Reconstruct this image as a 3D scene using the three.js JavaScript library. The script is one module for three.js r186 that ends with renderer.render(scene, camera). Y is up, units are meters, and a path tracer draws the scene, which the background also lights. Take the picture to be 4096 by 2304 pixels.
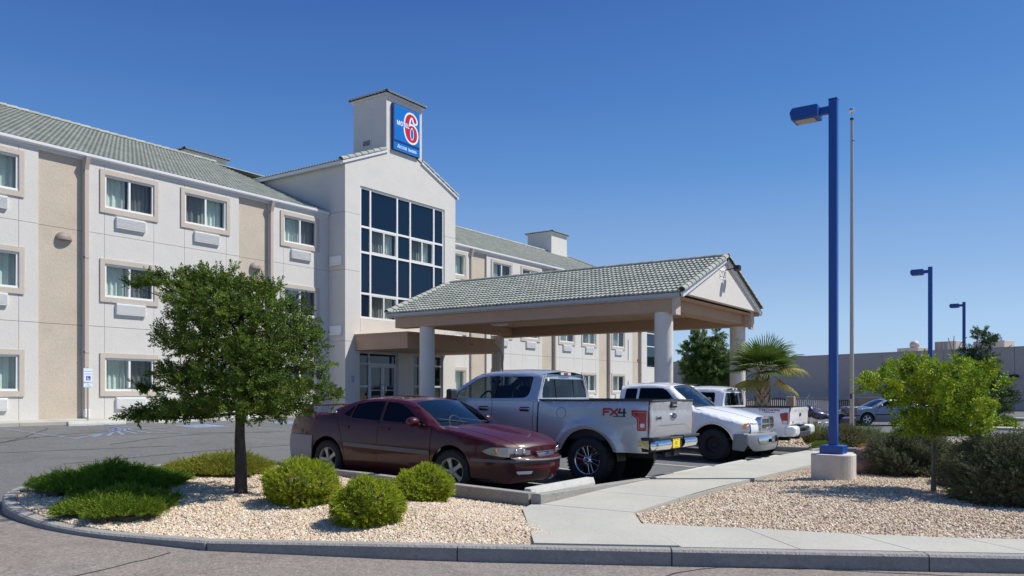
import * as THREE from 'three';
import { mergeGeometries, mergeVertices, toCreasedNormals } from 'three/addons/utils/BufferGeometryUtils.js';
import { TessellateModifier } from 'three/addons/modifiers/TessellateModifier.js';
import { RoundedBoxGeometry } from 'three/addons/geometries/RoundedBoxGeometry.js';

// ---------- camera, sky, sun, exposure ----------
const scene = new THREE.Scene();
const CAM = 1.63, YAW = 34.66 * Math.PI / 180;
const camera = new THREE.PerspectiveCamera(39.27, 4096 / 2304, 0.1, 4000);
camera.position.set(0, CAM, 0);
camera.lookAt(Math.cos(YAW), CAM, -Math.sin(YAW));
camera.setViewOffset(4096, 2304, 0, -415, 4096, 2304);
const renderer = new THREE.WebGLRenderer({ antialias: true });
renderer.setSize(1024, 576);
renderer.toneMapping = THREE.LinearToneMapping;
renderer.toneMappingExposure = 1.22;
renderer.shadowMap.enabled = true;
const SUN = new THREE.Vector3(0.85, 1.78, 1.0).normalize();
{
  // clear desert sky: deep blue overhead, pale towards the horizon, a little brighter round the sun
  const W = 512, H = 256, d = new Float32Array(W * H * 4);
  const stops = [[-90, .20, .175, .15], [-3, .22, .20, .18], [0, .42, .55, .70], [4.5, .32, .475, .67], [8, .225, .365, .605], [15, .094, .225, .505], [20, .060, .160, .425], [27, .036, .098, .325], [45, .024, .072, .265], [90, .018, .06, .225]];
  for (let j = 0; j < H; j++) for (let i = 0; i < W; i++) {
    const el = (j + .5) / H * 180 - 90, az = ((i + .5) / W - .5) * 2 * Math.PI;
    let k = 0; while (k < stops.length - 2 && stops[k + 1][0] < el) k++;
    const p = stops[k], q = stops[k + 1], t = THREE.MathUtils.clamp((el - p[0]) / (q[0] - p[0]), 0, 1);
    const e = el * Math.PI / 180, dir = new THREE.Vector3(Math.cos(e) * Math.cos(az), Math.sin(e), Math.cos(e) * Math.sin(az));
    const g = Math.max(0, dir.dot(SUN)), air = el > 0 ? g * g : 0, glow = el > 0 ? .10 * Math.pow(g, 8) + .4 * Math.pow(g, 60) : 0;
    const o = (j * W + i) * 4;
    for (let c = 0; c < 3; c++) d[o + c] = (p[c + 1] + (q[c + 1] - p[c + 1]) * t) + air * [.028, .10, .18][c] + glow * [1, .95, .85][c];
    d[o + 3] = 1;
  }
  const sky = new THREE.DataTexture(d, W, H, THREE.RGBAFormat, THREE.FloatType);
  sky.mapping = THREE.EquirectangularReflectionMapping; sky.magFilter = THREE.LinearFilter; sky.needsUpdate = true;
  scene.background = sky; scene.environment = sky;
}
const sun = new THREE.DirectionalLight(new THREE.Color(1, .955, .88), 4.6);
sun.position.copy(SUN).multiplyScalar(80).add(new THREE.Vector3(20, 0, -15));
sun.target.position.set(20, 0, -15);
sun.castShadow = true; sun.shadow.mapSize.set(4096, 4096);
Object.assign(sun.shadow.camera, { left: -60, right: 60, top: 60, bottom: -60, near: 1, far: 220 });
scene.add(sun, sun.target);

// ---------- helpers ----------
// plan coordinates: a runs along the motel's front (world x), b runs from the street to the motel (world -z)
let seed = 7;
const rnd = () => { seed = (seed + 0x6d2b79f5) | 0; let t = Math.imul(seed ^ (seed >>> 15), 1 | seed); t = (t + Math.imul(t ^ (t >>> 7), 61 | t)) ^ t; return ((t ^ (t >>> 14)) >>> 0) / 4294967296; };
const rr = (a, b) => a + (b - a) * rnd(), pick = (l) => l[Math.floor(rnd() * l.length)];
const V = (x, y, z) => new THREE.Vector3(x, y, z), lerp = THREE.MathUtils.lerp, clamp = THREE.MathUtils.clamp, smooth = THREE.MathUtils.smoothstep;
const hash = (x, y, s = 0) => { let h = Math.imul(x | 0, 374761393) ^ Math.imul(y | 0, 668265263) ^ Math.imul(s | 0, 974634017); h = Math.imul(h ^ (h >>> 13), 1274126177); return ((h ^ (h >>> 16)) >>> 0) / 4294967296; };
function vnoise(x, y, s = 0, per = 0) {
  const xi = Math.floor(x), yi = Math.floor(y), fx = x - xi, fy = y - yi, u = fx * fx * (3 - 2 * fx), v = fy * fy * (3 - 2 * fy);
  const w = per ? (k) => ((k % per) + per) % per : (k) => k;
  const h = (i, j) => hash(w(xi + i), w(yi + j), s);
  return lerp(lerp(h(0, 0), h(1, 0), u), lerp(h(0, 1), h(1, 1), u), v);
}
function fbm(x, y, s, per, oct = 4) { let a = .5, t = 0, n = 0; for (let i = 0; i < oct; i++) { t += a * vnoise(x, y, s + i, per); n += a; x *= 2; y *= 2; per *= 2; a *= .5; } return t / n; }
const names = new Map();
const numbered = (n) => { const k = names.get(n) ?? 0; names.set(n, k + 1); return k ? n + '_' + String(k).padStart(3, '0') : n; };
function shade(o) { o.traverse((c) => { if (c.isMesh) { c.castShadow = true; c.receiveShadow = true; } }); return o; }
function thing(name, label, category, group, pos) {
  const o = new THREE.Group(); o.name = numbered(name); o.userData = { label, category }; if (group) o.userData.group = group;
  if (pos) o.position.copy(pos); scene.add(o); return o;
}
function mesh(name, geo, mat, parent = scene) {
  const m = new THREE.Mesh(Array.isArray(geo) ? merge(geo) : geo, mat); m.name = parent === scene ? numbered(name) : name; parent.add(m); return m;
}
function part(name, parent) { const g = new THREE.Group(); g.name = name; parent.add(g); return g; }
function tag(o, label, category, group) { o.userData.label = label; o.userData.category = category; if (group) o.userData.group = group; return o; }
function struct(o) { o.userData.kind = 'structure'; return o; }
function stuff(o) { o.userData.kind = 'stuff'; return o; }
function merge(list) {
  list = list.map((g) => { g = g.index ? g.toNonIndexed() : g.clone(); for (const k of Object.keys(g.attributes)) if (!['position', 'normal', 'uv'].includes(k)) g.deleteAttribute(k); if (!g.attributes.uv) uvBox(g); if (!g.attributes.normal) g.computeVertexNormals(); return g; });
  return list.length === 1 ? list[0] : mergeGeometries(list);
}
// texture coordinates in metres, chosen by the way each face points
function uvBox(g, s = 1) {
  if (g.index) g = g.toNonIndexed();
  const p = g.attributes.position, uv = new Float32Array(p.count * 2), a = V(), b = V(), c = V(), n = V();
  for (let i = 0; i < p.count; i += 3) {
    a.fromBufferAttribute(p, i); b.fromBufferAttribute(p, i + 1); c.fromBufferAttribute(p, i + 2);
    n.copy(b).sub(a).cross(c.clone().sub(a));
    const x = Math.abs(n.x), y = Math.abs(n.y), z = Math.abs(n.z);
    [a, b, c].forEach((q, k) => { const o = (i + k) * 2; if (y >= x && y >= z) { uv[o] = q.x * s; uv[o + 1] = -q.z * s; } else if (x >= z) { uv[o] = q.z * s; uv[o + 1] = q.y * s; } else { uv[o] = q.x * s; uv[o + 1] = q.y * s; } });
  }
  g.setAttribute('uv', new THREE.BufferAttribute(uv, 2)); return g;
}
function box(x0, x1, y0, y1, z0, z1) {
  const g = new THREE.BoxGeometry(x1 - x0, y1 - y0, z1 - z0); g.translate((x0 + x1) / 2, (y0 + y1) / 2, (z0 + z1) / 2); return uvBox(g);
}
function rbox(w, h, d, r = .02, seg = 2) { return new RoundedBoxGeometry(w, h, d, seg, Math.min(r, w / 2.01, h / 2.01, d / 2.01)); }
function rboxAt(x0, x1, y0, y1, z0, z1, r = .02, seg = 2) { const g = rbox(x1 - x0, y1 - y0, Math.abs(z1 - z0), r, seg); g.translate((x0 + x1) / 2, (y0 + y1) / 2, (z0 + z1) / 2); return uvBox(g); }
// an outline in the x-y plane pushed back along -z from z0
function prism(pts, z0, depth, holes = []) {
  const s = new THREE.Shape(pts.map(([x, y]) => new THREE.Vector2(x, y)));
  for (const h of holes) s.holes.push(new THREE.Path(h.map(([x, y]) => new THREE.Vector2(x, y))));
  const g = new THREE.ExtrudeGeometry(s, { depth, bevelEnabled: false }); g.translate(0, 0, z0 - depth); return uvBox(g);
}
function tube(pts, r, seg = 8, closed = false, n) { return new THREE.TubeGeometry(new THREE.CatmullRomCurve3(pts, closed), n ?? Math.max(4, pts.length * 3), r, seg, closed); }
function bar(p, q, r0, r1 = r0, seg = 8) {   // straight tapered rod
  const d = q.clone().sub(p), g = new THREE.CylinderGeometry(r1, r0, d.length(), seg, 1); g.translate(0, d.length() / 2, 0);
  g.applyQuaternion(new THREE.Quaternion().setFromUnitVectors(V(0, 1, 0), d.normalize())); g.translate(p.x, p.y, p.z); return g;
}
// a flat outline in plan (a, b), cut fine and laid on a height function
function drape(pts, h, edge = 1, thick = 0) {
  let g = new THREE.ShapeGeometry(new THREE.Shape(pts.map(([a, b]) => new THREE.Vector2(a, b))));
  g = new TessellateModifier(edge, 12).modify(g);
  const p = g.attributes.position, uv = new Float32Array(p.count * 2);
  for (let i = 0; i < p.count; i++) { const a = p.getX(i), b = p.getY(i); p.setXYZ(i, a, h(a, b), -b); uv[i * 2] = a; uv[i * 2 + 1] = b; }
  g.setAttribute('uv', new THREE.BufferAttribute(uv, 2)); g.deleteAttribute('normal');
  g = mergeVertices(g, 1e-4); g.computeVertexNormals(); return g;
}
function creased(g, deg = 35) { return toCreasedNormals(g, deg * Math.PI / 180); }

// ---------- materials ----------
function dtex(n, fn, srgb = true) {
  const d = new Uint8Array(n * n * 4);
  for (let y = 0; y < n; y++) for (let x = 0; x < n; x++) { const c = fn(x / n, y / n), o = (y * n + x) * 4; for (let k = 0; k < 3; k++) d[o + k] = clamp(c[k] ?? c[0], 0, 1) * 255; d[o + 3] = 255; }
  const t = new THREE.DataTexture(d, n, n); t.wrapS = t.wrapT = THREE.RepeatWrapping; t.magFilter = THREE.LinearFilter; t.minFilter = THREE.LinearMipmapLinearFilter; t.generateMipmaps = true;
  if (srgb) t.colorSpace = THREE.SRGBColorSpace; t.needsUpdate = true; return t;
}
const rep = (t, s) => { const c = t.clone(); c.repeat.set(1 / s, 1 / s); c.needsUpdate = true; return c; };
const toS = (v) => v <= .0031308 ? v * 12.92 : 1.055 * Math.pow(v, 1 / 2.4) - .055;
// a surface colour (linear) mottled by coarse and fine noise; tile is in metres
function mottled(r, g, b, { tile = 2, coarse = .10, fine = .08, hue = .02, n = 512, rough = .9, bump = .004, seed: s = 1, spots, cells = 5, grain = 64, extra } = {}) {
  const map = dtex(n, (x, y) => {
    let k = 1 + coarse * (fbm(x * cells, y * cells, s, cells, 5) - .5) * 2 + fine * (vnoise(x * grain, y * grain, s + 9, grain) - .5) * 2 + fine * (hash(x * n, y * n, s + 3) - .5) * 1.4;
    const h = hue * (fbm(x * 7, y * 7, s + 20, 7, 3) - .5) * 2;
    let c = [r * (k + h), g * k, b * (k - h)];
    if (spots) c = spots(x, y, c);
    return c.map((v) => toS(clamp(v, 0, 1)));
  });
  const bm = dtex(n, (x, y) => [.35 * vnoise(x * grain, y * grain, s + 31, grain) + .4 * vnoise(x * grain * 2, y * grain * 2, s + 33, grain * 2) + .25 * hash(x * n, y * n, s + 35)], false);
  return new THREE.MeshStandardMaterial({ map: rep(map, tile), bumpMap: rep(bm, tile), bumpScale: bump, roughness: rough, ...extra });
}
const lin = (r, g, b) => new THREE.Color().setRGB(r, g, b);
const paint = (r, g, b, rough = .5, extra = {}) => new THREE.MeshStandardMaterial({ color: lin(r, g, b), roughness: rough, ...extra });
const M = {
  stucco: mottled(.615, .595, .555, { tile: 3, coarse: .045, fine: .035, hue: .006, bump: .004, rough: .95, seed: 1, grain: 96 }),
  beige: mottled(.52, .45, .36, { tile: 3, coarse: .08, fine: .06, hue: .01, bump: .006, rough: .95, seed: 2, grain: 96 }),
  trim: mottled(.52, .46, .39, { tile: 3, coarse: .05, fine: .05, bump: .004, rough: .95, seed: 3, grain: 96 }),
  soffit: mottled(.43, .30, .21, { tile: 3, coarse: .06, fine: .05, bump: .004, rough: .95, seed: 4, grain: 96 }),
  white: paint(.78, .78, .76, .45), gutter: paint(.66, .67, .68, .45), offwhite: paint(.62, .6, .56, .6), pipe: paint(.50, .42, .36, .6),
  black: paint(.012, .012, .013, .6), dark: paint(.03, .03, .035, .8), rubber: paint(.02, .02, .021, .85), plastic: paint(.028, .029, .031, .55),
  chrome: new THREE.MeshStandardMaterial({ color: lin(.72, .72, .74), metalness: 1, roughness: .12 }),
  alu: new THREE.MeshStandardMaterial({ color: lin(.55, .56, .57), metalness: .9, roughness: .35 }),
  glass: new THREE.MeshPhysicalMaterial({ color: lin(.80, .88, .88), roughness: .02, transmission: 1, thickness: 0, ior: 1.52, specularIntensity: 1 }),
  screen: new THREE.MeshPhysicalMaterial({ color: lin(.42, .43, .46), roughness: .12, transmission: 1, thickness: 0, ior: 1.5 }),
  bluepole: paint(.007, .068, .31, .35),
};
const tint = (m, r, g, b) => { const c = m.clone(); c.color = lin(r, g, b); return c; };
// ---------- ground ----------
const H0 = (b) => b < 5 ? 0 : b < 13 ? .22 * (b - 5) / 8 : b < 24.5 ? .22 + .42 * (b - 13) / 11.5 : .64;
function HG(a, b) {   // height of the paving
  const c = -.012 * clamp(a - 12, 0, 12) * (1 - smooth(b, 8, 20));
  const far = smooth(a, 24, 45) * (1 - smooth(b, 14, 24));
  return lerp(H0(b) + c, -.25, far);
}
const asphaltSpots = (s) => (x, y, c) => {
  const n = hash(x * 512, y * 512, s + 50); let k = n > .93 ? 1.45 : n < .1 ? .62 : 1;
  const st = fbm(x * 9, y * 9, s + 70, 9, 4); if (st > .63) k *= .9;
  return c.map((v) => v * k);
};
M.lot = mottled(.118, .117, .114, { tile: 5, coarse: .13, fine: .16, n: 1024, bump: .006, seed: 11, spots: asphaltSpots(11), grain: 128, cells: 6 });
M.street = mottled(.215, .187, .163, { tile: 3, coarse: .10, fine: .22, n: 1024, bump: .008, seed: 12, spots: asphaltSpots(12), grain: 128, cells: 6 });
M.concrete = mottled(.40, .39, .34, { tile: 2.5, coarse: .09, fine: .06, bump: .003, seed: 13, n: 512, grain: 128 });
M.kerb = mottled(.275, .265, .245, { tile: 1.4, coarse: .12, fine: .10, bump: .010, seed: 14, n: 512, grain: 64 });
M.dirt = mottled(.33, .265, .205, { tile: 4, coarse: .15, fine: .2, bump: .02, seed: 15, grain: 128 });
M.bed = mottled(.44, .35, .26, { tile: 1.2, coarse: .12, fine: .3, bump: .02, seed: 16, grain: 64 });
M.linePaint = mottled(.50, .50, .48, { tile: 1.5, coarse: .35, fine: .2, bump: .002, seed: 17 });
M.bluePaint = mottled(.15, .20, .30, { tile: 1.5, coarse: .4, fine: .25, bump: .002, seed: 18 });

struct(mesh('ground', (() => { const g = new THREE.PlaneGeometry(3600, 3600, 8, 8); g.rotateX(-Math.PI / 2); g.translate(0, -.75, 0); return g; })(), M.dirt)).geometry.attributes.uv.array.forEach((v, i, u) => { u[i] = v * 3600; });
const seam = [[-80, 14], [5.4, 11], [6.2, 6.2], [9.3, .8], [12.2, -5], [45, -60]];
struct(mesh('street', drape([[-80, -60], ...seam.slice().reverse()], HG, 1.6), M.street));
struct(mesh('parking_lot', drape([...seam, [130, -60], [130, 60], [-80, 60]], HG, 2.2), M.lot));

// kerb swept along a plan line; left of the line is the street side
function kerbGeo(path, top, w = .15, drop = .35, r = .02) {
  // path points are the street edge; the kerb body lies to the right of the direction of travel
  const n = path.length, pos = [], idx = [], prof = [[0, -drop], [0, -r], [r, 0], [w - .008, 0], [w, -.008], [w, -drop]];
  for (let i = 0; i < n; i++) {
    const p = path[i], a = path[Math.max(0, i - 1)], b = path[Math.min(n - 1, i + 1)], dx = b[0] - a[0], dy = b[1] - a[1], l = Math.hypot(dx, dy), nx = dy / l, ny = -dx / l;
    const t = typeof top === 'function' ? top(p[0], p[1]) : top;
    for (const [u, v] of prof) pos.push(p[0] + nx * u, t + v, -(p[1] + ny * u));
  }
  const m = prof.length;
  for (let i = 0; i < n - 1; i++) for (let k = 0; k < m - 1; k++) { const q = i * m + k; idx.push(q, q + m, q + 1, q + 1, q + m, q + m + 1); }
  const cap = (i, f) => { const q = i * m; for (let k = 1; k < m - 1; k++) f ? idx.push(q, q + k, q + k + 1) : idx.push(q, q + k + 1, q + k); };
  cap(0, true); cap(n - 1, false);
  let g = new THREE.BufferGeometry(); g.setAttribute('position', new THREE.Float32BufferAttribute(pos, 3)); g.setIndex(idx);
  return uvBox(creased(g, 40));
}
const resample = (pts, step) => { const c = new THREE.CatmullRomCurve3(pts.map(([a, b]) => V(a, 0, b)), false, 'centripetal'), L = c.getLength(), n = Math.max(2, Math.round(L / step)); return c.getSpacedPoints(n).map((p) => [p.x, p.z]); };
const straight = (p, q, n) => Array.from({ length: n + 1 }, (_, i) => [lerp(p[0], q[0], i / n), lerp(p[1], q[1], i / n)]);
// the island's kerb, cast in lengths with open joints
const K = { dir: [-.4848, .8746] }, kp = (t) => [8.17 + K.dir[0] * t, 1.05 + K.dir[1] * t];   // t metres along the street kerb, away to the left
const kerbRun = struct(part('street_kerb', scene));
kerbRun.name = 'street_kerb';
const kerbTop = (a, b) => HG(a, b) * .0 + .15 + .0 * a + smooth(b, 9, 13) * .15;
const kt = [-7.0, -4.6, -2.3, 0, 2.30, 4.33, 6.84];
for (let i = 0; i < kt.length - 1; i++) mesh('kerb_length', kerbGeo(straight(kp(kt[i] + .006), kp(kt[i + 1] - .006), 6).reverse().map((p) => p).reverse(), .15), M.kerb, kerbRun);
const nose = resample([kp(6.86), [4.43, 8.75], [4.40, 9.75], [4.58, 10.75], [5.0, 11.55], [5.6, 12.05], [6.6, 12.55], [7.8, 12.95], [9.95, 13.5]], .12);
{ const cuts = [0, .30, .55, .78, 1].map((f) => Math.round(f * (nose.length - 1))); for (let i = 0; i < 4; i++) mesh('kerb_length', kerbGeo(nose.slice(cuts[i], cuts[i + 1] + 1), (a, b) => .15 + smooth(b, 8, 13) * .22), M.kerb, kerbRun); }

// kerb between the island and the parking lot, and its corner by the walk
const LOTTOP = (b) => lerp(.30, .34, clamp((b - 5.8) / 7.5, 0, 1));
const lotKerb = struct(part('parking_kerb', scene));
{
  const pts = resample([[9.95, 13.4], [9.72, 11], [9.30, 8.2], [8.98, 5.82]], .3);
  mesh('kerb_length', kerbGeo(pts.slice(0, 13), (a, b) => LOTTOP(b), .16, .5), M.kerb, lotKerb);
  mesh('kerb_length', kerbGeo(pts.slice(12).map(([a, b]) => [a, b - .004]), (a, b) => LOTTOP(b), .16, .5), M.kerb, lotKerb);
  // raised edge beside the walk, running down into it
  mesh('kerb_wedge', kerbGeo(straight([8.83, 5.80], [12.4, 5.80], 12).map(([a, b]) => [a, b + .0]), (a) => lerp(.30, .215, clamp((a - 8.8) / 3.4, 0, 1)), .15, .5), M.kerb, lotKerb);
}
// concrete walk: slabs with open joints
const WY = (a, b) => lerp(.165, .20, smooth(a, 8.5, 11)) - .012 * Math.max(0, a - 12);
const walk = struct(part('concrete_walk', scene));
function slab(pts, h, parent, depth = .12) {
  const g = drape(pts, h, .8), p = g.attributes.position, n = pts.length, pos = [], idx = [];
  // side skirts
  for (let i = 0; i < n; i++) { const a = pts[i], b = pts[(i + 1) % n]; const q = pos.length / 3; pos.push(a[0], h(...a), -a[1], b[0], h(...b), -b[1], b[0], h(...b) - depth, -b[1], a[0], h(...a) - depth, -a[1]); idx.push(q, q + 3, q + 1, q + 1, q + 3, q + 2); }
  const s = new THREE.BufferGeometry(); s.setAttribute('position', new THREE.Float32BufferAttribute(pos, 3)); s.setIndex(idx);
  const sk = uvBox(s); sk.computeVertexNormals();
  return mesh('slab', [g, sk], M.concrete, parent);
}
{
  const j = .006, L = 5.79, R = 4.36, xs = [10.3, 12.55, 14.9, 17.2, 19.6, 22.0];
  const c0 = [8.84, 5.78], c1 = [8.81, 4.36];
  slab([[c1[0] + .1, R], [xs[0] - j, R], [xs[0] - j, L], [c0[0] + .02, L]], WY, walk);
  for (let i = 0; i < xs.length - 1; i++) slab([[xs[i] + j, R], [xs[i + 1] - j, R], [xs[i + 1] - j, L - (i > 2 ? .05 : 0)], [xs[i] + j, L - (i > 2 ? .05 : 0)]], WY, walk);
  // link from the corner down to the street kerb
  const inw = (p, d) => [p[0] + .8746 * d, p[1] + .4848 * d];
  slab([inw(kp(2.22), .157), [8.25, 3.95], [c1[0] + .085, R - .006], [c0[0], L - .012], [8.42, 5.66], inw(kp(3.60), .157)], WY, walk);
  // pavement along the street
  const js = [2.2, 1.1, .04, -1.0, -2.1, -3.2, -4.3, -5.4, -6.5], back = (t) => inw(kp(t), t > 2 ? 1.455 : lerp(1.46, .92, smooth(2.5 - t, 0, 3.2)));
  for (let i = 0; i < js.length - 1; i++) slab([inw(kp(js[i] - j), .157), inw(kp(js[i + 1] + j), .157), back(js[i + 1] + .3 + j), i ? back(js[i] + .3 - j) : [8.262, 3.935]].reverse(), () => .152, walk);
}
// walk in front of the motel
const frontWalk = struct(part('motel_walk', scene));
for (let x = -4; x < 60; x += 3) slab([[x + .006, 24.75], [x + 2.994, 24.75], [x + 2.994, 26.9], [x + .006, 26.9]], (a, b) => .735 + .012 * (b - 24.75), frontWalk, .3);

// painted stall lines on the lot
function stripe(name, a0, b0, a1, b1, w, mat = M.linePaint) {
  const dx = a1 - a0, dy = b1 - b0, l = Math.hypot(dx, dy), nx = -dy / l * w / 2, ny = dx / l * w / 2;
  return struct(mesh(name, drape([[a0 - nx, b0 - ny], [a1 - nx, b1 - ny], [a1 + nx, b1 + ny], [a0 + nx, b0 + ny]], (a, b) => HG(a, b) + .005, .6), mat));
}
for (const a of [11.55, 14.0, 16.7, 19.4, 22.1]) stripe('stall_line', a, 6.2, a, 11.2, .1);
for (const a of [4.5, 7.3, 10.2, 13.2, 16.2, 19.2, 22.2]) stripe('stall_line', a, 19.8, a, 24.6, .1, M.bluePaint);
for (let i = 0; i < 6; i++) stripe('access_hatching', 10.3 + i * .45, 20.2 + i * .1, 12.9, 22.3 + i * .35, .1, M.bluePaint);
for (const a of [15.2, 18.6]) {   // wheelchair squares
  stripe('parking_symbol', a, 21.6, a, 22.9, 1.25, M.bluePaint);
  const s = part('parking_symbol', scene); s.name = numbered('parking_symbol'); struct(s); const y = (q) => HG(a, q) + .01;
  const ring = new THREE.RingGeometry(.24, .32, 20); ring.rotateX(-Math.PI / 2); ring.translate(a, y(22.1), -22.1); mesh('ring', ring, M.linePaint, s);
  const bd = new THREE.PlaneGeometry(.09, .6); bd.rotateX(-Math.PI / 2); bd.translate(a + .05, y(22.45) + .003, -22.45); mesh('figure', bd, M.linePaint, s);
}

// sealed cracks in the paving
M.tar = mottled(.035, .035, .036, { tile: .8, coarse: .3, fine: .2, bump: .003, seed: 19, n: 128, grain: 32, rough: .6 });
function crack(pts, w) { const p = resample(pts, .18).map(([a, b]) => [a + rr(-.03, .03), b + rr(-.03, .03)]), L = [], R = []; p.forEach((q, i) => { const o = p[Math.max(0, i - 1)], e = p[Math.min(p.length - 1, i + 1)], l = Math.hypot(e[0] - o[0], e[1] - o[1]), k = w * rr(.5, 1.2) / 2; L.push([q[0] - (e[1] - o[1]) / l * k, q[1] + (e[0] - o[0]) / l * k]); R.push([q[0] + (e[1] - o[1]) / l * k, q[1] - (e[0] - o[0]) / l * k]); });
  const pos = [], idx = [], y = (q) => HG(q[0], q[1]) + .004; L.forEach((q, i) => { const r = R[i]; pos.push(q[0], y(q), -q[1], r[0], y(r), -r[1]); if (i) idx.push(i * 2 - 2, i * 2 - 1, i * 2, i * 2 - 1, i * 2 + 1, i * 2); }); const g = new THREE.BufferGeometry(); g.setAttribute('position', new THREE.Float32BufferAttribute(pos, 3)); g.setIndex(idx); g.computeVertexNormals(); return struct(mesh('sealed_crack', uvBox(g), M.tar)); }
[[[2, 19.5], [5, 20.2], [8, 19.9], [10.5, 21.3], [14, 22]], [[4, 21.8], [8, 21.2], [12.5, 20.4], [15.5, 19.2]], [[6.5, 18], [9, 20.5], [11.2, 23.5]], [[10, 18.2], [13, 19.6], [18, 19.1], [22, 20.5]], [[1, 17.2], [6, 17.9], [11, 17.1]], [[7.5, 15.2], [12, 15.8], [17, 15.2]]].forEach((p) => crack(p, .05));
[[[1.2, 9.6], [2.6, 9.1], [4.1, 9.9]], [[2.2, 7.3], [3.3, 7.0], [4.6, 7.2]], [[5.2, 3.2], [6.2, 3.0], [7.2, 2.7], [8.2, .6]]].forEach((p) => crack(p, .022));
// ---------- gravel beds ----------
const bedL = [...(() => { const o = []; for (let t = 2.6; t <= 6.8; t += .4) { const p = kp(t); o.push([p[0] + .8746 * .155, p[1] + .4848 * .155]); } return o; })(),
  ...nose.map((p, i) => { const q = nose[Math.min(nose.length - 1, i + 1)], o = nose[Math.max(0, i - 1)], l = Math.hypot(q[0] - o[0], q[1] - o[1]); return [p[0] + (q[1] - o[1]) / l * .155, p[1] - (q[0] - o[0]) / l * .155]; }).filter((_, i) => i % 5 === 2).slice(0, -2),
  [9.80, 13.3], [9.55, 11], [9.14, 8.2], [8.80, 5.86], [8.45, 5.66], [7.62, 4.35]];
const inside = (p, poly) => { let r = false; for (let i = 0, j = poly.length - 1; i < poly.length; j = i++) { const [xi, yi] = poly[i], [xj, yj] = poly[j]; if ((yi > p[1]) !== (yj > p[1]) && p[0] < (xj - xi) * (p[1] - yi) / (yj - yi) + xi) r = !r; } return r; };
const edgeDist = (p, poly) => { let m = 1e9; for (let i = 0, j = poly.length - 1; i < poly.length; j = i++) { const [x0, y0] = poly[j], [x1, y1] = poly[i], dx = x1 - x0, dy = y1 - y0, t = clamp(((p[0] - x0) * dx + (p[1] - y0) * dy) / (dx * dx + dy * dy || 1), 0, 1); m = Math.min(m, Math.hypot(p[0] - x0 - dx * t, p[1] - y0 - dy * t)); } return m; };
function GL(a, b) { const d = edgeDist([a, b], bedL); return .125 + smooth(b, 7, 13) * .2 + smooth(d, 0, 1.6) * .10 + .025 * (fbm(a * .9, b * .9, 40, 64, 2) - .5); }
struct(mesh('gravel_bed', drape(bedL, (a, b) => GL(a, b) - .01, .35), M.bed));
const bedR = [[8.93, 4.34], [8.29, 3.92], ...[1.8, 1, .3, -.4, -1.2, -2, -4, -6.6].map((t) => { const p = kp(t), d = lerp(1.46, .92, smooth(2.5 - t, 0, 3.2)) + .015; return [p[0] + .8746 * d, p[1] + .4848 * d]; }), [22, -7], [25, -1], [22.5, 4.33]];
function GR(a, b) { const d = edgeDist([a, b], bedR); return lerp(.165, .10, smooth(a, 10, 22)) - .035 + smooth(d, 0, 1.5) * .05 - smooth(a - b * .2, 15, 20) * .1 + .03 * (fbm(a * .8, b * .8, 44, 64, 2) - .5); }
struct(mesh('gravel_bed', drape(bedR, (a, b) => GR(a, b) - .01, .4), M.bed));
const stoneGeo = (() => { const g = new THREE.IcosahedronGeometry(1, 0), p = g.attributes.position; for (let i = 0; i < p.count; i++) { const x = p.getX(i), y = p.getY(i), z = p.getZ(i), k = .8 + .4 * hash(Math.round(x * 50), Math.round(y * 50 + z * 131), 5); p.setXYZ(i, x * k, y * k, z * k); } g.computeVertexNormals(); return g; })();
M.stone = new THREE.MeshStandardMaterial({ color: lin(1, 1, 1), roughness: .9 });
function gravel(poly, h, n, r0, r1, near, label, weight) {
  const bb = poly.reduce((m, p) => [Math.min(m[0], p[0]), Math.min(m[1], p[1]), Math.max(m[2], p[0]), Math.max(m[3], p[1])], [1e9, 1e9, -1e9, -1e9]);
  const list = []; let guard = 0;
  while (list.length < n && guard++ < n * 30) { const p = [rr(bb[0], bb[2]), rr(bb[1], bb[3])]; if (!inside(p, poly) || (weight && rnd() > weight(p))) continue; list.push(p); }
  const im = new THREE.InstancedMesh(stoneGeo, M.stone, list.length), m = new THREE.Matrix4(), q = new THREE.Quaternion(), e = new THREE.Euler(), col = new THREE.Color();
  const pal = [[.62, .49, .345], [.66, .55, .41], [.56, .44, .30], [.70, .62, .49], [.60, .49, .31], [.54, .41, .30], [.72, .66, .54], [.62, .46, .355]];
  list.forEach(([a, b], i) => {
    const s = rr(r0, r1) * (rnd() < .08 ? 1.35 : 1); q.setFromEuler(e.set(rr(0, 6.3), rr(0, 6.3), rr(0, 6.3)));
    m.compose(V(a, h(a, b) + s * rr(-.1, .45), -b), q, V(s * rr(.8, 1.35), s * rr(.6, .9), s * rr(.8, 1.2))); im.setMatrixAt(i, m);
    const c = pick(pal), k = rr(.84, 1.1); im.setColorAt(i, col.setRGB(c[0] * k, c[1] * k, c[2] * k));
  });
  im.name = numbered('gravel'); im.userData = { kind: 'stuff', label, category: 'gravel' }; scene.add(im); return im;
}
gravel(bedL, GL, 90000, .008, .017, true, 'tan and pink gravel covering the kerbed island', (p) => clamp(1.5 - Math.hypot(p[0], p[1]) * .075, .35, 1));
gravel(bedR, GR, 100000, .009, .018, true, 'tan gravel around the blue lamp post footing', (p) => clamp(1.55 - Math.hypot(p[0], p[1]) * .068, .2, 1));
// ---------- the motel ----------
const FZ = -26.5, TZ = -25.5, BASE = .72, EAVE = 9.30;
const motel = thing('motel_building', 'three storey pale stucco motel with green tiled roof and central gabled tower', 'building', null, V(0, 0, 0));
const wall = part('wall', motel);
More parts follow.
